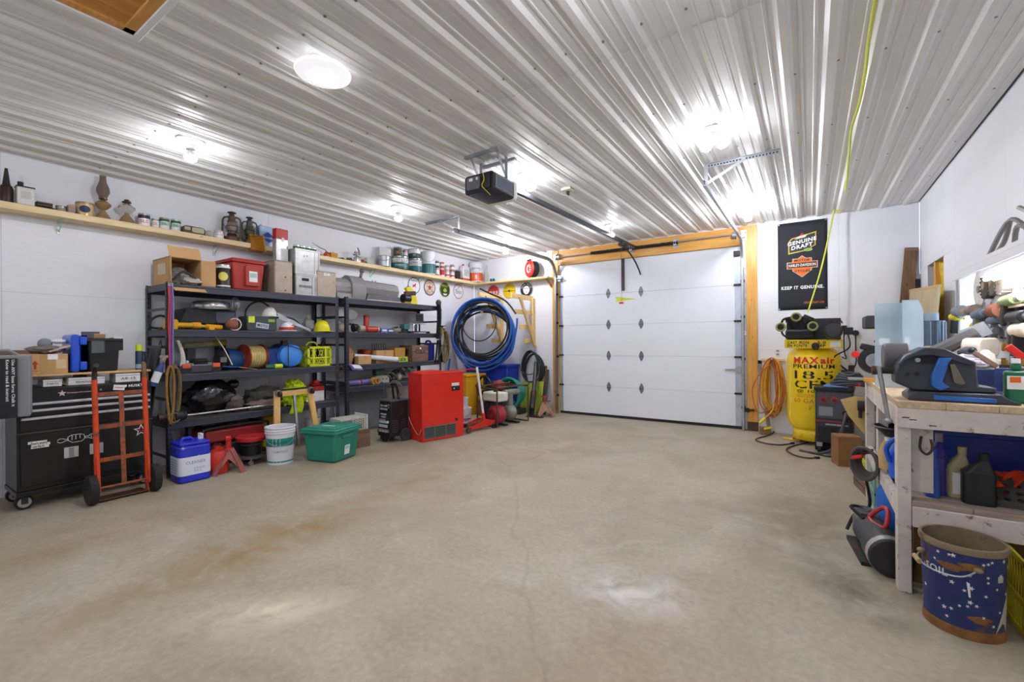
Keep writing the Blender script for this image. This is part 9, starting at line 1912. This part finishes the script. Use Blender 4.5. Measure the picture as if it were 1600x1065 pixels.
# star bucket
pb = AT(1502,972,z=0); pb = V((.615,3.04,0)); R0,R1,H = .140,.152,.425; a0 = math.atan2(-pb.y,-pb.x)
t = thing('star_bucket','rusty blue steel bucket printed with white stars in front of the bench','bucket',(pb.x,pb.y,.0005))
ST = mat('star_bucket_blue','#283468',.5,.1,var=.3,scale=6,rust=.2,rustcol='#6b4a33',rscale=5); RZ = lambda z: R0+(R1-R0)*z/H; INS = mat('bucket_inside','#8a7a60',.6,.3,var=.2,rust=.3,rustcol='#5f4a35')
g = G(); g.lathe([(RZ(.04),.04),(RZ(H-.03),H-.03)],n=48,close=False); g.obj('shell',ST,t); g = G(); g.lathe([(.001,.012),(R0-.006,.012),(R1-.006,H)],n=48,close=False); g.obj('inside',INS,t); g = G(); g.lathe([(R1-.006,H-.03),(R1+.006,H-.03),(R1+.010,H-.012),(R1+.006,H),(R1-.006,H)],n=48,close=False); g.obj('rim',INS,t); g = G(); g.lathe([(.001,0),(R0+.006,0),(R0+.006,.02),(RZ(.045)+.001,.045)],n=48,close=False); g.obj('rusty_foot',mat('foot_rust','#8a5f35',.75,.2,var=.35,scale=12),t)
bf = lambda X,Y,l: V(((RZ(Y)+l)*math.cos(a0+X/RZ(Y)),(RZ(Y)+l)*math.sin(a0+X/RZ(Y)),Y))
random.seed(21)
for k in range(40):
    X,Y = random.uniform(-.24,.24),random.uniform(.07,.38); s = random.choice((.009,.012,.008)); bent(t,'star',mat('star_white','#d9d6cf',.6),star(X,Y,s,.42,5,random.uniform(60,120)),bf,.0012)
bent(t,'white_panel',mat('panel_white','#b9b4a4',.6,var=.15),[(.12,.046),(.2,.046),(.21,.22),(.18,.19),(.15,.12)],bf,.0014); bent(t,'white_streak',PAPER,[(.02,.20),(.027,.20),(.024,.265),(.013,.27)],bf,.0014)
for X,Y,w_ in ((-.04,.32,.05),(.03,.34,.04),(.06,.10,.04)): bent(t,'rust_patch',mat('foot_rust','#8a5f35'),[(X+w_*math.cos(a)*(1+.3*math.sin(3*a)),Y+.018*math.sin(a)) for a in [2*PI*i/14 for i in range(14)]],bf,.0013)
lettering(t,'SOIL',mat('star_white','#d9d6cf'),0,0,0,.035,.10,.02,fn=lambda X,Y,l: bf(X-.10,Y+.285,.0015)); bent(t,'pale_label',mat('panel_white','#b9b4a4'),[(.13,.28),(.16,.28),(.16,.31),(.13,.31)],bf,.0014)
e1,e2 = bf(.05,.335,.010),bf(-.17,.34,.010); g = G(); g.tube(sm([e1,bf(-.0,.30,.03),bf(-.06,.29,.035),bf(-.12,.295,.035),bf(-.17,.31,.025),e2],6),.004,6); g.obj('bail_wire',STEEL,t); g = G(); g.cyl(bf(-.19,.30,.03),bf(-.135,.297,.04),.012,n=10); g.obj('wooden_grip',mat('grip_wood','#a99468',.6),t)
for p in (e1,e2): g = G(); g.ball(p,(.018,.018,.012)); g.obj('ear',INS,t)
t = thing('milk_crate','big yellow crate beside the star bucket at the frame edge','crate',(1.0,3.00,.0005),0); milk_crate(t,.36,.36,.36,mat('deep_yellow_crate','#c2b524',.45)); t.location = (1.0,3.02,.0005)
t = thing('wood_block','orange brown wood block under the circular saw at the far bench end','block',(.46,4.58,ZBT)); g = G(); g.box(-.10,.12,-.03,.03,0,.03); g.obj('block',AMBERX,t,bev=.003); g = G(); g.box(.10,.121,-.031,.031,-.0,.0305); g.obj('end_grain',WOODD,t)
t = thing('chain_loop','small rusty chain loop hanging between the two shelving units','chain',(XF+.012,LY(531,XF),1.03),PI/2)
for k in range(9): a = 2*PI*k/9; g = G(); g.tube([(.05*math.cos(a)+.014*math.cos(b)*math.cos(a+PI/2),-.012+.006*(k % 2),-.05+.085*math.sin(a)+.014*math.cos(b)*math.sin(a+PI/2)+.008*math.sin(b)) for b in [2*PI*i/8 for i in range(8)]],.005,5,closed=True); g.obj('chain_link',RUSTY,t)
g = G(); g.cyl((0,-.02,.035),(0,.012,.035),.006); g.obj('hook',STEEL,t)
pb = AT(489,664,x=-5.84); t = can('plastic_bucket','plain white bucket at the back under the near shelving behind the creeper','bucket',476,500,640,0,mat('bucket_white','#dcdde2'),[(.45,.6,LBL)],x=-5.84,h=.34,taper=.88,open_=True,lid=None,handle=True)
